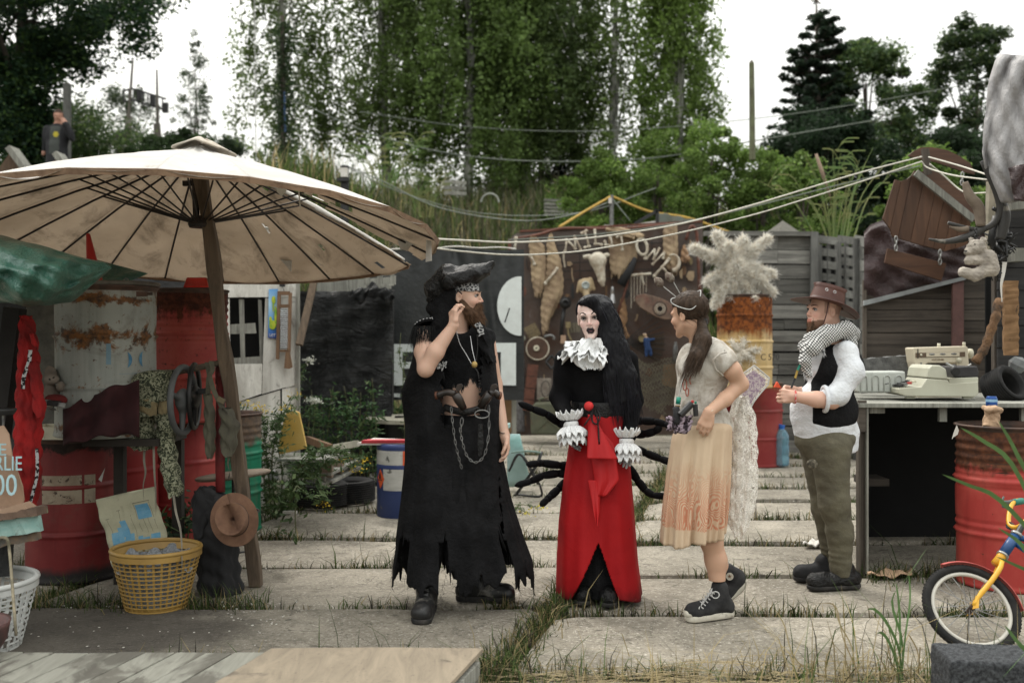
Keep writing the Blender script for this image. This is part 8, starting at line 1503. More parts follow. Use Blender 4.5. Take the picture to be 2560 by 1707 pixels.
f.ell(H.p(SGN*.062,.0,.0),(.032,.088,.082),H.M,.03);f.cap(H.p(SGN*.02,.06,.098),H.p(SGN*.056,.058,.03),.030,.022,.03).cap(H.p(SGN*.056,.055,.03),H.p(SGN*.058,.045,-.08),.020,.022,.02).cap(H.p(-SGN*.045,.045,.088),H.p(SGN*.03,.06,.092),.016,.03,.02)
for ch in([(1516,770),(1528,850),(1545,920),(1556,1000)],[(1528,790),(1548,870),(1570,940),(1584,985)],[(1512,800),(1516,870),(1522,940),(1530,1010)]):f.chain([q(*p,-.02-.03*i)for i,p in enumerate(ch)],[.04,.05,.048,.03],.03)
f.chain([q(1500,770,.08),q(1520,900,.14),q(1530,1000,.13)],[.08,.08,.05],.04)
blk=lambda v:np.tile([.0075,.0075,.009],(len(v),1));f.build('long_hair',m_hair,pw,blk,lambda v:v+.004*np.stack([smooth_noise(v*np.array([1,1,.12]),260),smooth_noise(v*np.array([1,1,.12]),240,3),0*v[:,0]],1))
hv,_=f.mesh();hv=hv[(hv[:,1]<DW+.06)&(hv[:,0]>H.p(SGN*.05,0,0).x)];idx=RNG.integers(0,len(hv),2600);T=np.tile([.16,-.03,-1.],(2600,1))+RNG.normal(size=(2600,3))*.06;top_=hv[idx][:,2]>q(0,790).z;T[top_]=np.array([.45,-.05,-.9]);hairs('loose_strands',hv[idx],T,.08+.12*RNG.random(2600),.0013,np.array([.010,.010,.013])*(.5+RNG.random(2600)*1.6)[:,None],m_hair,pw,.3,.10,4)
m_vel=mat('black_velvet_mat',(.0045,.0045,.005),.9,(.008,.008,.009),7,bs=22,bst=.3,bd=.01,spec=.1);f=Field(q(1362,1125,-.35),q(1635,845,.22),.0065)
f.ell(q(1492,930,.02),(.19,.12,.14),None,.05).cap(q(1425,895,.02),q(1560,898,.02),.06,.06,.04).chain([q(1490,930,.02),q(1496,1015,.02)],[.15,.135],.05,(1.1,.8,1)).chain([q(1410,902,.02),q(1397,990,.01),q(1420,1052,-.13)],[.058,.048,.046],.04).chain([q(1570,902,.02),q(1584,1000,.01),q(1572,1088,-.11)],[.058,.048,.046],.04)
f.build('black_blouse',m_vel,pw,None,lambda v:v+.005*np.stack([smooth_noise(v,26),smooth_noise(v,24,4),smooth_noise(v,30,2)],1))
robe([(1003,1429,1560,.15),(1020,1430,1561,.152),(1040,1431,1562,.155)],DW+.01,.15,80,5,None,lambda a:3*math.sin(a*3),9,.004,3).build('waist_belt',m_lea,pw,True,solid=.006)
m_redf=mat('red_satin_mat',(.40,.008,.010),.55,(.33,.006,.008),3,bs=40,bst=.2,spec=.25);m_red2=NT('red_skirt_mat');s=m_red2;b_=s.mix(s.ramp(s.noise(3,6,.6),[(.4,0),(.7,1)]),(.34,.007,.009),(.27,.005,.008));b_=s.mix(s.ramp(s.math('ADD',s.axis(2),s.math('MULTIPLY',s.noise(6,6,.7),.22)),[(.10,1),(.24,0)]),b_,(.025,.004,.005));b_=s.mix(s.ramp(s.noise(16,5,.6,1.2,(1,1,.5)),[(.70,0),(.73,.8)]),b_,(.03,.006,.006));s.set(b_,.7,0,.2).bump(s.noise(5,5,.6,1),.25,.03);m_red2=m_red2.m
def smask(x,y,fr,k,i):return not(fr>0 and y>1335 and 1486-(y-1335)*.40-(y-1335)**2*.0004<x<1488+(y-1335)*.36)
robe([(1036,1431,1562,.155),(1100,1424,1570,.18),(1200,1408,1579,.21),(1300,1396,1588,.24),(1400,1390,1596,.26),(1478,1388,1606,.27)],DW+.01,.2,300,120,smask,lambda a:5*math.sin(a*2+2)+3*math.sin(a*7),4,.085,6).build('red_skirt',m_red2,pw,True,solid=.004)
robe([(1100,1435,1560,.14),(1300,1415,1572,.18),(1476,1405,1590,.20)],DW+.03,.2,80,20,None,lambda a:0,7,.05,8).build('black_underskirt',m_bk,pw,True)
def drape(name,rows,dd,m,seed):
 ys=[r[0]for r in rows];o=MB().grid(24,30,lambda u,v:(lambda y:q(lerp(interp(y,ys,[r[1]for r in rows]),interp(y,ys,[r[2]for r in rows]),u),y+(interp(y,ys,[r[3]if len(r)>3 else 0 for r in rows]))*u,dd-.055*v*1.5+.03*abs(u-.5)+.010*math.sin(u*9+seed+v*2)*v))(lerp(ys[0],ys[-1],v))).build(name,m,pw,True,solid=.004);return o
drape('skirt_drape',[(1060,1472,1490),(1110,1474,1535),(1200,1486,1548),(1240,1490,1516)],-.175,m_redf,1);drape('skirt_drape',[(1036,1470,1484),(1080,1470,1508),(1146,1467,1545,2)],-.20,m_redf,2);drape('skirt_drape',[(1200,1470,1500),(1280,1484,1500),(1316,1492,1495)],-.235,m_redf,3)
MB().ball(q(1472,1015,-.17),.027,20,m=14).build('red_ball',mat('red_foam_mat',(.62,.03,.03),.7,bst=.1),pw,True)
for pts in([q(1484,1018,-.17),q(1476,1040,-.21),q(1460,1064,-.22)],[q(1486,1018,-.17),q(1494,1050,-.22),q(1498,1110,-.25)],[q(1484,1018,-.17),q(1480,1050,-.22),q(1492,1060,-.23),q(1500,1040,-.22),q(1490,1020,-.18)]):MB().tube(curve_pts(pts,12),.005,6).build('black_ribbon',m_lea,pw,True)
for x,tx,dd in((1458,1450,-.02),(1514,1512,-.06)):boot('ankle_boot',Vector((q(x,0).x,DW+dd,.13)),Vector((q(tx,0).x,DW+dd-.19,0)),pw,m_lea,m_sole,.10,.045,.004)
m_lace=NT('lace_mat');s=m_lace;n_=s.noise(85,3,.6,1.5);s.set(s.mix(s.ramp(n_,[(.36,1),(.42,0)]),(.72,.73,.73),(.45,.45,.46)),.85,0,.2).bump(n_,.5,.004);m_lace=m_lace.m
def frill(name,C,M_,r0,r1,a0,a1,pl,amp,drop,parent,seed=0,nn_=None,lift=0,m=None):
 nn_=nn_ or int((a1-a0)*30)
 def g(u,v):
  a=lerp(a0,a1,u);sc=.97+.06*math.sin(a*pl*.5+seed);r=lerp(r0,r1*sc,v)+.004*abs(math.sin(a*pl*2))*v;z=-drop*v**1.5+amp*v*(math.sin(a*pl+seed)+.4*math.sin(a*pl*2.3+seed*2))+lift
  return C+M_@Vector((r*math.cos(a),r*math.sin(a),z))
 return MB().grid(nn_,8,g).build(name,m or m_lace,parent,True,solid=.003)
Mr=rotm(-.28,.22,0);nk=q(1478,866,-.02)
frill('ruff_layer',nk,Mr,.045,.155,-3.9,-.9,17,.017,.04,pw,1,200);frill('ruff_layer',nk+Vector((0,-.008,-.012)),Mr,.05,.18,-3.75,-1.1,15,.017,.09,pw,2.2,200);frill('ruff_layer',nk+Vector((.004,-.02,-.01)),Mr,.04,.165,-3.4,-.95,16,.018,.115,pw,5,200);frill('ruff_layer',nk+Vector((.008,-.025,.0)),Mr,.03,.12,-3.2,-.75,18,.018,.065,pw,3.7,200);frill('ruff_layer',nk+Vector((.0,.02,0)),Mr,.05,.19,-.5,.2,9,.02,.03,pw,3)
MB().tube(curve_pts([q(1462,852,-.05),q(1478,862,-.075),q(1496,854,-.05)],8),.014,8).build('collar_band',m_bk,pw,True)
def cuff(c,ax,hd,side):
 c=Vector(c);M_=frame((0,-1,0),-unit(ax));Mz=Matrix((unit(Vector((1,0,0))-unit(ax)*unit(ax).x),unit(ax).cross(unit(Vector((1,0,0))-unit(ax)*unit(ax).x)),unit(ax))).transposed()
 frill('cuff_frill',c-Vector(unit(ax))*.02,Mz,.032,.075,0,2*PI,13,.012,.045,pw,side,160);frill('cuff_frill',c+Vector(unit(ax))*.012,Mz,.034,.088,0,2*PI,14,.014,-.055,pw,side+2,170);frill('cuff_frill',c+Vector(unit(ax))*.04,Mz,.030,.080,0,2*PI,13,.014,-.070,pw,side+4,170)
 MB().lathe([(.040,-.014),(.044,-.006),(.044,.008),(.038,.016)],c,24,Mz).build('cuff_band',m_lace,pw,True)
 f=Field(c-Vector((.14,.14,.2)),c+Vector((.14,.14,.1)),.0045);hand(f,c+Vector(unit(ax))*.012,hd,(-.1*side,-.3,.0)if side>0 else(.3,-.2,0),.38,1,.95,thumb=(.2,.5));f.build('glove',mat('grey_glove_mat',(.42,.42,.42),.85,(.12,.12,.125),14,.4,.6)if side<0 else bpy.data.materials['grey_glove_mat'],pw)
loft([(846,1458,1500),(870,1440,1506),(895,1434,1508),(915,1446,1507),(922,1456,1502)],DW-.135,.05,90,13,.22,71,.02).build('jabot',m_lace,pw,True)
cuff(q(1427,1060,-.15),(.10,-.15,-1),(.05,-.1,-1),-1);cuff(q(1566,1103,-.13),(-.02,-.15,-1),(-.02,-.1,-1),1)
m_tie=mat('pale_wire_mat',(.5,.5,.48),.5,bst=0)
for pts in([(1432,1075),(1396,1056),(1366,1034),(1332,1022),(1296,1007)],[(1430,1165),(1400,1163),(1354,1157),(1346,1158),(1316,1161)],[(1430,1185),(1396,1183),(1358,1188),(1326,1203),(1287,1214)],[(1420,1200),(1396,1222),(1374,1242),(1368,1248),(1351,1264)],[(1590,1052),(1606,1052),(1636,1053),(1662,1060),(1690,1068)],[(1590,1085),(1612,1085),(1638,1078),(1652,1066)],[(1590,1122),(1614,1132),(1650,1146),(1690,1160)],[(1570,1165),(1594,1200),(1614,1226),(1632,1238),(1680,1241)]):
 for i in range(len(pts)-1):
  a,b=q(*pts[i],.10-.04*i),q(*pts[i+1],.06-.04*i);last=i==len(pts)-2;c_=[lerp(a,b,t)for t in np.linspace(0,1,7)];r=.0265-.002*i
  MB().tube(c_,[r*.80,r*.96,r*1.0,r*1.0,r*.98,r*(.92 if not last else .75),r*(.80 if not last else .25)],12).build('spider_leg_segment',m_vel,pw,True)
  if i in(2,3):MB().tube([a,lerp(a,b,.04)],r*.75,10).build('wire_tie',m_tie,pw)
# ---------- woman with wings, seen from behind ----------
DG_=5.42;pg=thing('person','woman with ponytail, grey blouse, lace wings and paisley skirt, one hand on her hip','person',G(1780,DG_));q=lambda x,y,d=0:P(x,y,DG_+d)
H=Head(q(1719,787,-.0),(-.72,.68,-.12),(-.10,.0,1),.98);f=Field(q(1645,1490,-.36),q(1880,725,.28),.0048);H.add(f,1);f.cap(H.p(0,-.03,-.06),q(1752,868,.02),.043,.052,.03).ell(q(1762,915,.02),(.13,.11,.14),None,.04)
f.chain([q(1803,893,-.12),q(1830,925,-.13),q(1852,960,-.10)],[.052,.047,.040],.02).chain([q(1852,960,-.10),q(1812,998,-.14),q(1772,1030,-.20)],[.040,.038,.027],.02);hand(f,q(1772,1030,-.20),(-.35,-.1,-1),(.15,.95,-.1),(.5,.55,.6,.6),-1,.95,thumb=(.3,.4))
f.chain([q(1760,920,.02),q(1752,1050,.02),q(1760,1120,.03)],[.09,.09,.11],.03).chain([q(1760,1110,-.03),q(1772,1300,-.02)],[.09,.07],.03).chain([q(1760,1110,.08),q(1770,1320,.12)],[.085,.06],.03)
f.chain([q(1772,1300,-.02),q(1778,1350,-.04),q(1790,1400,-.02),q(1795,1490,-.02)],[.068,.058,.056,.036],.03).chain([q(1770,1320,.12),q(1786,1380,.15),q(1815,1440,.20)],[.06,.052,.036],.03)
f.build('body',m_skin,pg,skin_col((.52,.32,.22),H))
f=Field(H.p(0,0,0)-Vector((.2,.2,.40)),H.p(0,0,0)+Vector((.25,.25,.2)),.0055);f.ell(H.p(0,-.026,.043),(.084,.104,.088),H.M,.02);Mn2=np.array(H.M);Cn2=np.array(H.C)
def gcut(X,Y,Z):L=[((X-Cn2[0])*Mn2[0,i]+(Y-Cn2[1])*Mn2[1,i]+(Z-Cn2[2])*Mn2[2,i])for i in range(3)];return np.minimum(L[1]-.015,.052-L[2]+.0*L[0])
f.cut(gcut);f.cut(lambda X,Y,Z:-(Z-(H.C.z-.062)))
f.cap(q(1760,800,-.03),q(1752,812,-.05),.03,.022,.02).chain([q(1755,808,-.06),q(1758,850,-.12),q(1742,890,-.15),q(1718,925,-.14)],[.022,.042,.038,.012],.02)
dk_=np.array([.045,.030,.021]);f.build('hair',m_hair,pg,lambda v:dk_*(1+.4*smooth_noise(v*np.array([1,1,.3]),150))[:,None],lambda v:v+.0025*np.stack([smooth_noise(v*np.array([1,1,.2]),300),smooth_noise(v*np.array([1,1,.2]),280,3),0*v[:,0]],1))
hv,_=f.mesh();hv=hv[hv[:,1]<H.C.y+.08];N_=2200;idx=RNG.integers(0,len(hv),N_);tie=np.array(q(1758,806,-.05));T=tie-hv[idx];pon=hv[idx][:,2]<q(0,815).z;T[pon]=np.array([-.45,-.1,-1.]);T+=RNG.normal(size=(N_,3))*.02;ln_=np.minimum(.07,np.linalg.norm(T,axis=1)*.8);ln_[pon]=.09
out_=hv[idx]-np.array(H.p(0,-.026,.04));hairs('loose_hair',hv[idx]+out_*.012,T,ln_,.0010,dk_*(.6+1.3*RNG.random(N_))[:,None],m_hair,pg,.0,.12,3)
n=140;p_=np.array(H.p(0,-.03,.125));hairs('flyaway_hair',p_+RNG.normal(size=(n,3))*np.array([.06,.05,.008]),RNG.normal(size=(n,3))+np.array([0,0,.6]),.03,.0006,np.tile(dk_*1.6,(n,1)),m_hair,pg,.2,.6,3);MB().tube([q(1757,798,-.05),q(1760,812,-.05)],.024,10).build('hair_tie',m_blk,pg)
for a,b,hd in(((1690,742),(1658,716),(1644,702)),((1702,738),(1684,705),(1671,690))):
 MB().tube([q(*a,-.02),q(*b,-.05)],.0028,5).build('antenna_wire',m_tie,pg);MB().tube([q(*b,-.05),lerp(q(*b,-.05),q(*hd,-.05),.4),q(*hd,-.05),lerp(q(*b,-.05),q(*hd,-.05),1.5)],[.005,.022,.024,.008],12).build('poppy_head',mat('poppy_head_mat',(.22,.19,.15),.9,(.09,.05,.04),60,bs=80,bst=1,bd=.01)if 'poppy_head_mat' not in bpy.data.materials else bpy.data.materials['poppy_head_mat'],pg,True)
MB().tube(curve_pts([q(1742,730,-.05),q(1752,727,-.07),q(1746,755,-.1),q(1728,773,-.115),q(1700,768,-.11),q(1680,758,-.09),q(1678,748,-.08),q(1688,744,-.06)],24),.0028,6).build('white_wire_band',m_tie,pg,True)
m_blo=NT('blouse_mat');s=m_blo;b_=s.mix(s.ramp(s.noise(9,8,.7,.6),[(.42,0),(.62,.9)]),(.52,.49,.44),(.30,.26,.21));b_=s.mix(s.ramp(s.noise(22,6,.75,.5),[(.60,0),(.66,.8)]),b_,(.10,.08,.065));s.set(b_,.9,0,.2).bump(s.noise(12,6,.65,1),.6,.015);m_blo=m_blo.m
f=Field(q(1665,1110,-.30),q(1880,835,.26),.006);f.ell(q(1762,905,.01),(.145,.135,.14),None,.04).cap(q(1786,880,-.08),q(1740,890,.13),.07,.07,.04).chain([q(1758,930,0),q(1748,1010,0),q(1755,1065,0)],[.14,.122,.15],.05,(1,.9,1)).cap(q(1798,888,-.11),q(1812,906,-.13),.068,.066,.02).cap(q(1790,1050,.0),q(1815,1068,.0),.08,.04,.04).ell(q(1745,848,.02),(.06,.09,.045),None,.01,True)
f.cap(q(1835,930,-.14),q(1900,1010,-.16),.060,.05,.0,True);f.build('blouse',m_blo,pg,None,lambda v:v+.006*np.stack([smooth_noise(v,38),smooth_noise(v,34,4),smooth_noise(v,42,2)],1))
MB().tube([q(1816,880,-.20),q(1800,884,-.225),q(1782,900,-.22),q(1790,925,-.2),q(1808,940,-.2)],.006,6).build('sleeve_edge',m_blo,pg,True)
m_pr=mat('paisley_print_red',(.38,.10,.06),.9,bst=0)
for c0,r in(((1712,962),.03),((1718,980),.022),((1728,950),.022)):MB().tube([q(c0[0]+r*457*.35*math.cos(a),c0[1]+r*457*math.sin(a),-.125+.02)for a in np.linspace(0,2*PI,20,False)],.0028,5,True).build('flower_print',m_pr,pg)
m_psk=NT('paisley_skirt_mat');s=m_psk;z=s.axis(2);s.coord();vo=s.nd('ShaderNodeTexVoronoi');vo.inputs['Scale'].default_value=8.5;vo.inputs['Randomness'].default_value=.8
mp=s.nd('ShaderNodeMapping');mp.inputs['Scale'].default_value=(1,.6,.62);no_=s.nd('ShaderNodeTexNoise');no_.inputs['Scale'].default_value=4;s.ln(s.raw,no_.inputs['Vector']);va=s.nd('ShaderNodeVectorMath',operation='MULTIPLY_ADD');s.ln(no_.outputs['Color'],va.inputs[0]);va.inputs[1].default_value=(.22,.22,.22);s.ln(s.raw,va.inputs[2]);s.ln(va.outputs[0],mp.inputs[0]);s.ln(mp.outputs[0],vo.inputs[0])
rings=s.math('SINE',s.math('MULTIPLY',vo.outputs['Distance'],95));lines=s.ramp(s.math('ADD',rings,s.math('MULTIPLY',s.noise(60,3,.6,1),1.6)),[(.55,0),(.95,1)])
zn=s.math('ADD',z,s.math('MULTIPLY',s.noise(2.2,3,.5),.35));area=s.math('MULTIPLY',s.ramp(zn,[(.60,0),(.64,1)]),s.ramp(zn,[(.86,1),(1.02,.0)]));area=s.math('MULTIPLY',s.ramp(z,[(.500,0),(.508,1)]),s.ramp(zn,[(.78,1),(1.04,0)]))
b_=s.mix(s.ramp(s.noise(3,6,.6),[(.4,0),(.7,1)]),(.56,.43,.30),(.47,.34,.23));b_=s.mix(s.math('MULTIPLY',area,.10),b_,(.55,.26,.15));b_=s.mix(s.math('MULTIPLY',s.math('MULTIPLY',lines,area),.75),b_,(.46,.14,.07));s.set(b_,.85,0,.2).bump(s.noise(40,4,.6),.15,.004);m_psk=m_psk.m
robe([(1050,1702,1816,.13),(1064,1690,1828,.16),(1100,1680,1826,.17),(1180,1668,1822,.18),(1260,1660,1816,.19),(1345,1655,1808,.19)],DG_+.01,.18,180,50,None,lambda a:-14*math.cos(a)+3*math.sin(a*5),9,.16,12).build('paisley_skirt',m_psk,pg,True,solid=.004)
m_net=NT('cobweb_lace_mat');s=m_net;n1=s.noise(34,5,.7,2.5);s.set(s.mix(s.ramp(n1,[(.42,0),(.58,1)]),(.66,.62,.55),(.86,.83,.78)),.9,0,.2).bump(n1,.3,.004);tp=s.nd('ShaderNodeBsdfTransparent');mx=s.nd('ShaderNodeMixShader');s.ln(s.ramp(s.noise(48,4,.7,3),[(.46,.0),(.52,1)]),mx.inputs[0]);s.ln(tp.outputs[0],mx.inputs[1]);s.ln(s.b.outputs[0],mx.inputs[2]);s.ln(mx.outputs[0],s.out.inputs[0]);m_net=m_net.m
loft([(990,1832,1868),(1050,1828,1888),(1130,1826,1892),(1200,1822,1894),(1260,1816,1888),(1310,1824,1872),(1338,1836,1858)],DG_+.08,.06,60,5,.3,51,.05).build('lace_train',m_net,pg,True);loft([(1000,1842,1866),(1080,1834,1870),(1180,1836,1880),(1300,1838,1866)],DG_+.05,.04,48,4,.3,53,.04).build('lace_train',m_net,pg,True)
m_wing=NT('lilac_wing_mat');s=m_wing;n1=s.noise(30,4,.7,3);b_=s.mix(s.ramp(n1,[(.48,0),(.55,1)]),(.26,.18,.25),(.50,.44,.42));s.set(b_,.8);m_wing=m_wing.m
wg=[(1857,934),(1886,913),(1924,945),(1920,962),(1902,982),(1884,1005),(1872,1030),(1858,1035),(1850,1010),(1850,960)]
for sc_,m,nm in((1.0,m_net,'wing_edge'),(.78,m_wing,'wing_panel')):MB().poly([q(1882+(x-1882)*sc_,966+(y-966)*sc_,.12-(.004 if sc_<1 else 0))for x,y in wg],(0,.003,0)).build(nm,m,pg)
MB().tube([q(x,y,.12)for x,y in wg],.004,6,True).build('wing_wire',m_tie,pg);loft([(985,1838,1852),(1020,1830,1846),(1042,1818,1836)],DG_+.02,.02,24,3,.2,55).build('wing_root',m_net,pg,True)
MB().tube([q(1697,992,-.16),q(1695,1010,-.16)],.0125,12).build('green_lighter',mat('green_plastic_mat',(.01,.22,.15),.35,bst=0),pg,True);MB().tube([q(1694,1013,-.16),q(1694,1018,-.16)],.012,12).build('brass_cap',mat('brass_mat',(.5,.33,.12),.35,metal=.7,bst=0),pg);
for dx in(0,4):MB().tube(curve_pts([q(1712+dx,930,-.15),q(1703+dx*.5,960,-.16),q(1698,990,-.16)],6),.0018,5).build('lighter_cord',m_blk if dx else m_tie,pg)
wk_=thing('toy_pistol','black plastic toy pistol tucked into the waist of the woman with wings','toy pistol',q(1725,1020,-.2));MB().tube([q(1730,1008,-.2),q(1700,1038,-.21)],.02,8).tube([q(1738,1010,-.2),q(1740,1040,-.2)],.014,8).build('gun_body',m_blk,wk_,bevel=.003);MB().ball(q(1731,1004,-.21),.009,8).build('red_button',m_cone,wk_,True);MB().ball(q(1739,1006,-.21),.007,8).build('green_button',bpy.data.materials['green_plastic_mat'],wk_,True)
m_str=NT('striped_yarn_mat');s=m_str;s.set(s.ramp(s.noise(70,2,.5,0,(1,1,.3)),[(.44,(.02,.012,.018)),(.54,(.28,.22,.26))]),.9);mb=MB();rnd=random.Random(6)
for i in range(13):a=i*.5;c=q(1695+rnd.uniform(-8,14),1062+rnd.uniform(-8,6),-.19);mb.tube([c+Vector((.045*math.cos(t+a)*rnd.uniform(.8,1.1),.012*math.sin(2*t),.032*math.sin(t)))for t in np.linspace(0,2*PI,16,False)],.007,6,True)
mb.build('knotted_yarn',m_str.m,pg,True);MB().tube(curve_pts([q(1690,1020,-.17),q(1692,1035,-.19),q(1690,1060,-.19)],6),.02,8).build('dark_tassel',m_blkc,pg,True)
for k in(0,1):MB().tube([q(1772,1029+k*4,-.20)+Vector((.027*math.cos(a),.027*math.sin(a),.016*math.cos(a)))for a in np.linspace(0,2*PI,20,False)],.0022,5,True).build('bracelet',m_cream,pg,True)
m_cv=mat('black_canvas_mat',(.012,.012,.013),.85,(.03,.03,.03),20,bs=150,bst=.3);m_rub=mat('dirty_white_rubber_mat',(.55,.52,.44),.6,(.32,.29,.23),8,dirt=(.12,.10,.08),dsc=12,dlo=.58,dhi=.68)
d,b,a=boot('sneaker',Vector((q(1797,0).x,DG_-.02,.12)),Vector((q(1708,0).x,DG_-.10,0)),pg,m_cv,m_rub,.045,.044,.004,.036)
MB().ball(b+Vector((-.012,-.004,-.006)),(.045,.043,.030),14,m=9).build('toe_cap',m_rub,pg,True)
for j in range(6):t=j/5;c=b+Vector((.035+.062*t,-.018+.012*t,.034+.075*t));MB().tube([c+Vector((-.014,-.024,-.006)),c+Vector((.004,.02,.012))],.0035,5).tube([c+Vector((.008,-.026,-.004)),c+Vector((-.012,.02,.006))],.0035,5).build('shoelace',m_tie,pg)
MB().tube([b+Vector((.11+.02*math.cos(t),-.035,.10+.018*math.sin(t)))for t in np.linspace(0,2*PI,12,False)],.003,5,True).build('lace_bow',m_tie,pg,True)
hs=q(1852,1428,.22);tt_=q(1812,1478,.18);tt_.z=.06;f=Field(q(1780,1520,.02),q(1885,1395,.36),.0055);f.cap(q(1816,1424,.19),q(1840,1442,.2),.043,.046,.03).cap(q(1842,1446,.2),tt_,.046,.040,.03);f.build('sneaker',m_cv,pg);sl=[q(1860,1444,.2),q(1846,1466,.2),q(1822,1488,.18),q(1808,1500,.17)];MB().tube(curve_pts(sl,12),[.022,.030,.033,.035,.036,.036,.035,.034,.034,.034,.033,.03,.022],10).build('sole',m_rub,pg,True)
MB().lathe([(.001,0),(.021,0),(.021,.004),(.001,.004)],q(1824,1440,.132),20,rotm(PI/2)).build('ankle_patch',m_rub,pg);MB().poly([q(1824,1440,.125)+Vector((r*math.sin(a),0,r*math.cos(a)))for a,r in[(i*PI/5,.013 if i%2==0 else .005)for i in range(10)]],(0,.002,0)).build('star',m_wb,pg)
# ---------- man with the brown hat ----------
DC=6.12;pq=thing('person','stocky man in brown leather hat, checked scarf, white shirt and black vest, smiling','person',G(2075,DC));q=lambda x,y,d=0:P(x,y,DC+d)
H=Head(q(2059,776),(-.95,-.30,.02),(.04,0,1),1.04);f=Field(q(1915,1080,-.36),q(2165,690,.32),.005);H.add(f,0,.5);f.ell(H.p(0,.045,-.075),(.052,.05,.045),H.M,.03).cap(H.p(0,-.03,-.05),q(2082,860,.02),.066,.075,.03).ell(q(2085,920,.02),(.16,.13,.15),None,.04)
f.chain([q(2080,1000,-.18),q(2040,998,-.21),q(1990,992,-.20)],[.056,.046,.030],.02);hand(f,q(1992,990,-.20),(-1,.05,.02),(.05,.9,-.1),(1.1,1.15,1.2,1.2),-1,1.05,thumb=(.1,.7));f.chain([q(2050,1000,.12),q(2005,985,.04),q(1982,978,-.06)],[.05,.042,.03],.02);hand(f,q(1984,976,-.06),(-1,-.35,.0),(0,-.8,-.5),.9,1,1.0)
def ccol(C,L,v):
 b=(L[:,2]<-.072+.25*np.abs(L[:,0]))&(L[:,1]>.035)&(L[:,2]>-.14);C[b]=C[b]*.28*np.array([1,.85,.7]);st=(L[:,1]<.035)&(L[:,2]>-.02)&(L[:,1]>-.13)&(np.abs(L[:,0])>.045)&~((L[:,1]>-.035)&(L[:,1]<.01));C[st]*=np.array([.62,.60,.62]);return C
f.build('body',m_skin,pq,skin_col((.60,.37,.28),H,ccol));H.eyes(pq,(.05,.06,.07));H.brows(pq,m_brn,.026,.002)
f=Field(H.p(0,.06,-.11)-Vector((.12,.12,.09)),H.p(0,.06,-.09)+Vector((.12,.12,.08)),.0045);f.ell(H.p(0,.072,-.115),(.034,.033,.036),H.M,.02).cap(H.p(-.024,.088,-.078),H.p(.024,.088,-.078),.007,.007,.01)
for x in(-1,1):f.cap(H.p(x*.026,.086,-.05),H.p(x*.028,.078,-.10),.006,.012,.01)
f.build('goatee',bpy.data.materials['beard_mat'],pq,lambda v:np.array([.085,.05,.03])*(1+.5*smooth_noise(v,140))[:,None],lambda v:v+.003*np.stack([smooth_noise(v,180),smooth_noise(v,170,3),smooth_noise(v,90,5)],1))
bv,_=f.mesh();idx=RNG.integers(0,len(bv),600);hairs('goatee_hair',bv[idx],RNG.normal(size=(600,3))*.3+np.array([-.3,-.2,-.9]),.018,.0008,lcol(600,(.10,.06,.035),.7),m_hair,pq,.2)
m_hl=mat('brown_hat_leather',(.085,.032,.022),.45,(.065,.024,.017),5,bs=60,bst=.15);R_h=Matrix.Rotation(.30,3,'Y')@Matrix.Rotation(-.06,3,'X')
hC=H.p(0,-.015,.036);hat_mesh('leather_hat',None,hC,R_h,.190,.096,.112,m_hl,mat('hat_band_leather',(.06,.022,.016),.5),pinch=.22,curl=-.16,parent=pq,sx=1.12)
for x,y in((2067,724),(2087,730)):MB().tube([q(x+3.2*math.cos(a),y+3.2*math.sin(a),-.105)for a in np.linspace(0,2*PI,14,False)],.0022,5,True).build('eyelet',m_silver,pq,True)
MB().tube(curve_pts([q(2071,755,-.095),q(2066,785,-.10),q(2058,810,-.095),q(2050,826,-.08)],8),.0035,6).build('chin_strap',m_hl,pq,True)
m_wsh=mat('white_shirt_mat',(.66,.68,.70),.85,(.60,.62,.65),5,bs=8,bst=.8,bd=.03);wr_=lambda v,a=.003:v+a*np.stack([smooth_noise(v*np.array([1,1,2]),30),smooth_noise(v*np.array([1,1,2]),27,4),.5*smooth_noise(v,34,2)],1)
f=Field(q(1940,1150,-.34),q(2175,835,.30),.0065);f.ell(q(2082,920,.02),(.175,.15,.16),None,.05).ell(q(2057,1030,.0),(.190,.165,.17),None,.06).chain([q(2057,1030,0),q(2062,1110,0)],[.176,.174],.06,(1,.85,1)).cap(q(2118,1080,.02),q(2122,1128,.02),.07,.05,.05)
f.chain([q(2116,880,-.10),q(2130,930,-.15),q(2096,985,-.18),q(2068,995,-.19)],[.070,.066,.060,.056],.04);f.cut(lambda X,Y,Z:(q(0,1112).z+.028*np.sin((X-q(1960,0).x)*9+.6)-.10*((X-q(2060,0).x)*2.0).clip(0,1)**2*1.2+.01*np.sin(X*60))-Z);f.cap(q(2020,1000,-.2),q(1960,990,-.2),.06,.06,.0,True)
f.build('white_shirt',m_wsh,pq,None,wr_);MB().tube([q(2062,978,-.19)+Vector((0,.068*math.cos(a),.072*math.sin(a)-.045))for a in np.linspace(0,2*PI,24,False)],.013,8,True).build('rolled_cuff',m_wsh,pq,True)
f=Field(q(1990,1085,-.34),q(2170,850,.30),.0065);f.ell(q(2084,920,.02),(.184,.170,.165),None,.05).ell(q(2060,1025,.0),(.203,.19,.18),None,.06);f.cut(lambda X,Y,Z:np.maximum((q(0,1068).z+.12*(X-q(2030,0).x))-Z,np.where(Y<DC,q(2014,0).x+(Z-q(0,985).z).clip(0,1)*.32-X,-1.)))
for a,b in(((2118,880,-.13),(2134,930,-.17)),((2134,930,-.17),(2098,985,-.2))):f.cap(q(*a),q(*b),.080,.074,0,True)
f.build('black_vest',m_bk,pq)
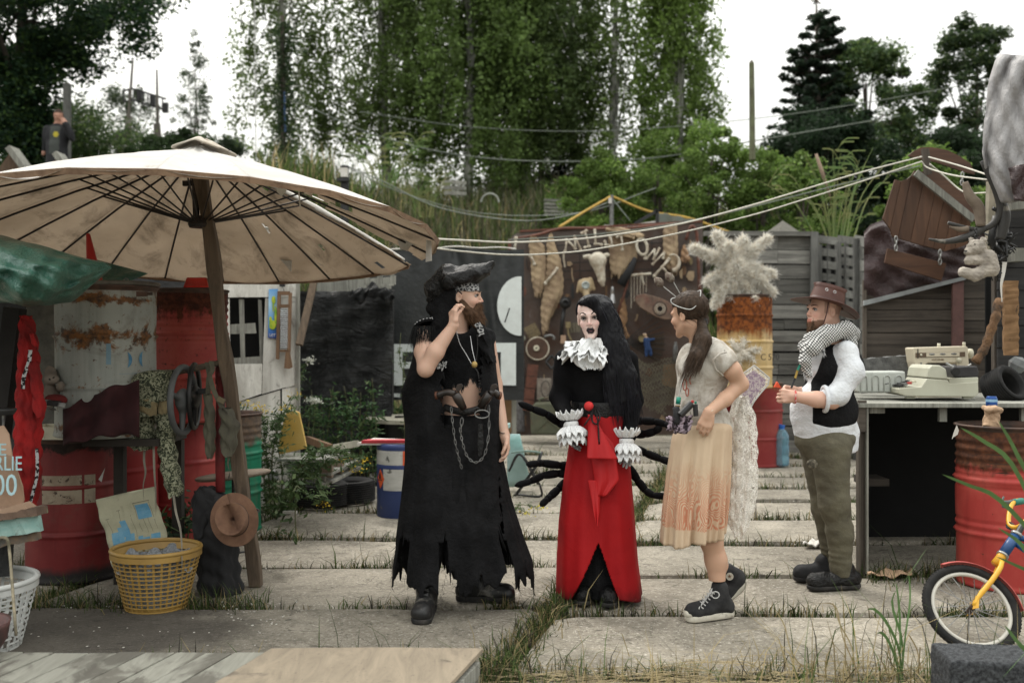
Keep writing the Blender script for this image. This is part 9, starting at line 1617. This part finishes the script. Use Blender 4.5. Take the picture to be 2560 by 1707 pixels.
m_kef=NT('checked_scarf_mat');s=m_kef;s.coord();sx=s.axis(0);sz=s.axis(2);n0=s.math('MULTIPLY',s.noise(7,3,.5),.05);k1=s.math('SINE',s.math('MULTIPLY',s.math('ADD',s.math('ADD',sx,sz),n0),330));k2=s.math('SINE',s.math('MULTIPLY',s.math('SUBTRACT',s.math('SUBTRACT',sx,sz),n0),330));s.set(s.mix(s.ramp(s.math('MAXIMUM',k1,k2),[(.45,0),(.6,1)]),(.62,.62,.60),(.02,.02,.02)),.9).bump(s.noise(40,3,.6),.5,.006);m_kef=m_kef.m
f=Field(q(1985,945,-.3),q(2160,790,.28),.0055);f.chain([q(2010,868,-.10),q(2030,850,-.14),q(2070,834,-.14),q(2115,825,-.08),q(2128,835,.04),q(2090,835,.12),q(2040,845,.08),q(2012,862,-.02)],[.035,.045,.052,.05,.048,.045,.04,.035],.03).chain([q(2060,850,-.16),q(2030,870,-.19),q(2012,895,-.19)],[.045,.04,.03],.03).chain([q(2014,872,-.16),q(2012,905,-.19),q(2020,935,-.19)],[.03,.032,.022],.02).ell(q(2125,858,-.05),(.04,.06,.05),None,.03)
f.build('checked_scarf',m_kef,pq,None,lambda v:v+.006*np.stack([smooth_noise(v,60),smooth_noise(v,55,4),smooth_noise(v,50,2)],1))
n=120;B=np.array([q(random.uniform(2010,2030),random.uniform(925,940),-.19)for _ in range(60)]+[q(random.uniform(2040,2062),random.uniform(868,882),-.2)for _ in range(60)]);hairs('scarf_fringe',B,np.tile([0,0,-1.],(n,1))+RNG.normal(size=(n,3))*.25,.035,.0025,np.where(RNG.random(n)[:,None]<.3,.02,.55)*np.ones((n,3)),m_hair,pq,.0,.3,3)
for a,b,m in(((2008,895),(1994,925),bpy.data.materials['green_plastic_mat']),((1994,925),(1988,945),m_yr),((1988,945),(1978,970),m_blk)):MB().beam(q(*a,-.185),q(*b,-.2),.012,.003).build('lanyard',m,pq)
MB().tube([q(1986,992,-.2)+Vector((.003*math.cos(3*a),.034*math.cos(a),.036*math.sin(a)))for a in np.linspace(0,2*PI,24,False)],.006,6,True).build('wristband',mat('red_white_band_mat',(.55,.06,.05),.7,(.6,.55,.5),60,bst=0),pq,True)
lt=thing('orange_lighter','small orange lighter held in the hands of the man with the hat','lighter',q(1944,966,-.16));MB().poly([q(x,y,-.17)for x,y in[(1936,968),(1941,958),(1944,953),(1949,962),(1953,970)]],(0,.03,0)).build('lighter_body',mat('bright_orange_mat',(.75,.09,.03),.4,bst=0),lt,bevel=.003)
m_olt=mat('olive_trousers_mat',(.105,.095,.062),.9,(.075,.067,.045),7,bs=8,bst=.6,bd=.025,dirt=(.16,.145,.10),dsc=5,dlo=.6,dhi=.75);f=Field(q(1965,1475,-.30),q(2160,1040,.30),.0065)
f.ell(q(2062,1095,.0),(.185,.15,.14),None,.05).chain([q(2075,1120,-.08),q(2086,1260,-.10),q(2100,1330,-.09),q(2102,1432,-.07)],[.122,.088,.076,.066],.04).chain([q(2050,1120,.09),q(2068,1270,.10),q(2082,1400,.12)],[.12,.088,.062],.04).cut(lambda X,Y,Z:.075-Z)
def trw(v):k=np.clip((.40-v[:,2])*5,0,1);v=wr_(v,.004);v[:,:2]+=(.0016*np.sin(v[:,2]*130+2*np.sin(v[:,2]*31)+v[:,0]*14)*k)[:,None];return v
f.build('olive_trousers',m_olt,pq,None,trw);MB().ball(q(2030,1160,-.20),(.035,.012,.03),10).build('ripped_patch',mat('rip_mat',(.04,.035,.025),.95,(.17,.15,.11),50),pq,True)
for a,b,w in(((2112,.0),(2008,-.04),-.07),((2080,0),(2000,.0),.12)):boot('leather_shoe',Vector((q(a[0]-6,0).x,DC+w,.085)),Vector((q(b[0],0).x,DC+w+b[1],0)),pq,m_lea if w<0 else m_blkc,m_sole,.04,.048,.004,.026)
# ---------- man on the phone, on the bank ----------
DB=19.0;pz=thing('person','man in black jacket on the phone, standing high on the bank at the left','person',P(145,470,DB));q=lambda x,y,d=0:P(x,y,DB+d);f=Field(q(85,520,-.4),q(210,255,.4),.017)
H=Head(q(146,291),(.25,-.95,-.2),(0,0,1),1.15);H.add(f);f.cap(q(146,305),q(143,318),.06,.07).ell(q(142,345),(.23,.15,.27),None,.05).cap(q(142,370),q(144,408),.19,.21,.05).chain([q(120,325),q(108,360),q(106,385,-.05)],[.09,.075,.05]).chain([q(166,325),q(183,345,-.1),q(164,312,-.15),q(158,300,-.13)],[.09,.075,.06,.045]).cap(q(132,410),q(128,500),.11,.08).cap(q(158,410),q(162,500),.11,.08)
def bc(v):
 C=np.tile([.010,.010,.012],(len(v),1));C[v[:,2]<q(0,408).z]=(.03,.04,.055);L=H.loc(v);h=np.linalg.norm(L,axis=1)<.15;C[h]=(.38,.20,.14);C[h&((L[:,2]>.055)|(L[:,1]<0))]=(.04,.022,.015)
 for c,r in((q(106,386,-.05),.075),(q(159,303,-.13),.09)):C[np.linalg.norm(v-np.array(c),axis=1)<r]=(.40,.22,.16)
 t=(np.abs(v[:,0]-q(145,0).x)<.09)&(v[:,1]<DB)&(v[:,2]<q(0,318).z)&(v[:,2]>q(0,388).z);C[t]=(.04,.045,.04);t=(np.hypot((v[:,0]-q(148,0).x),(v[:,2]-q(0,340).z)*.8)<.045)&(v[:,1]<DB);C[t]=(.4,.33,.03);return C
f.build('body',colmat('far_man_mat',.8,bst=0),pz,bc)
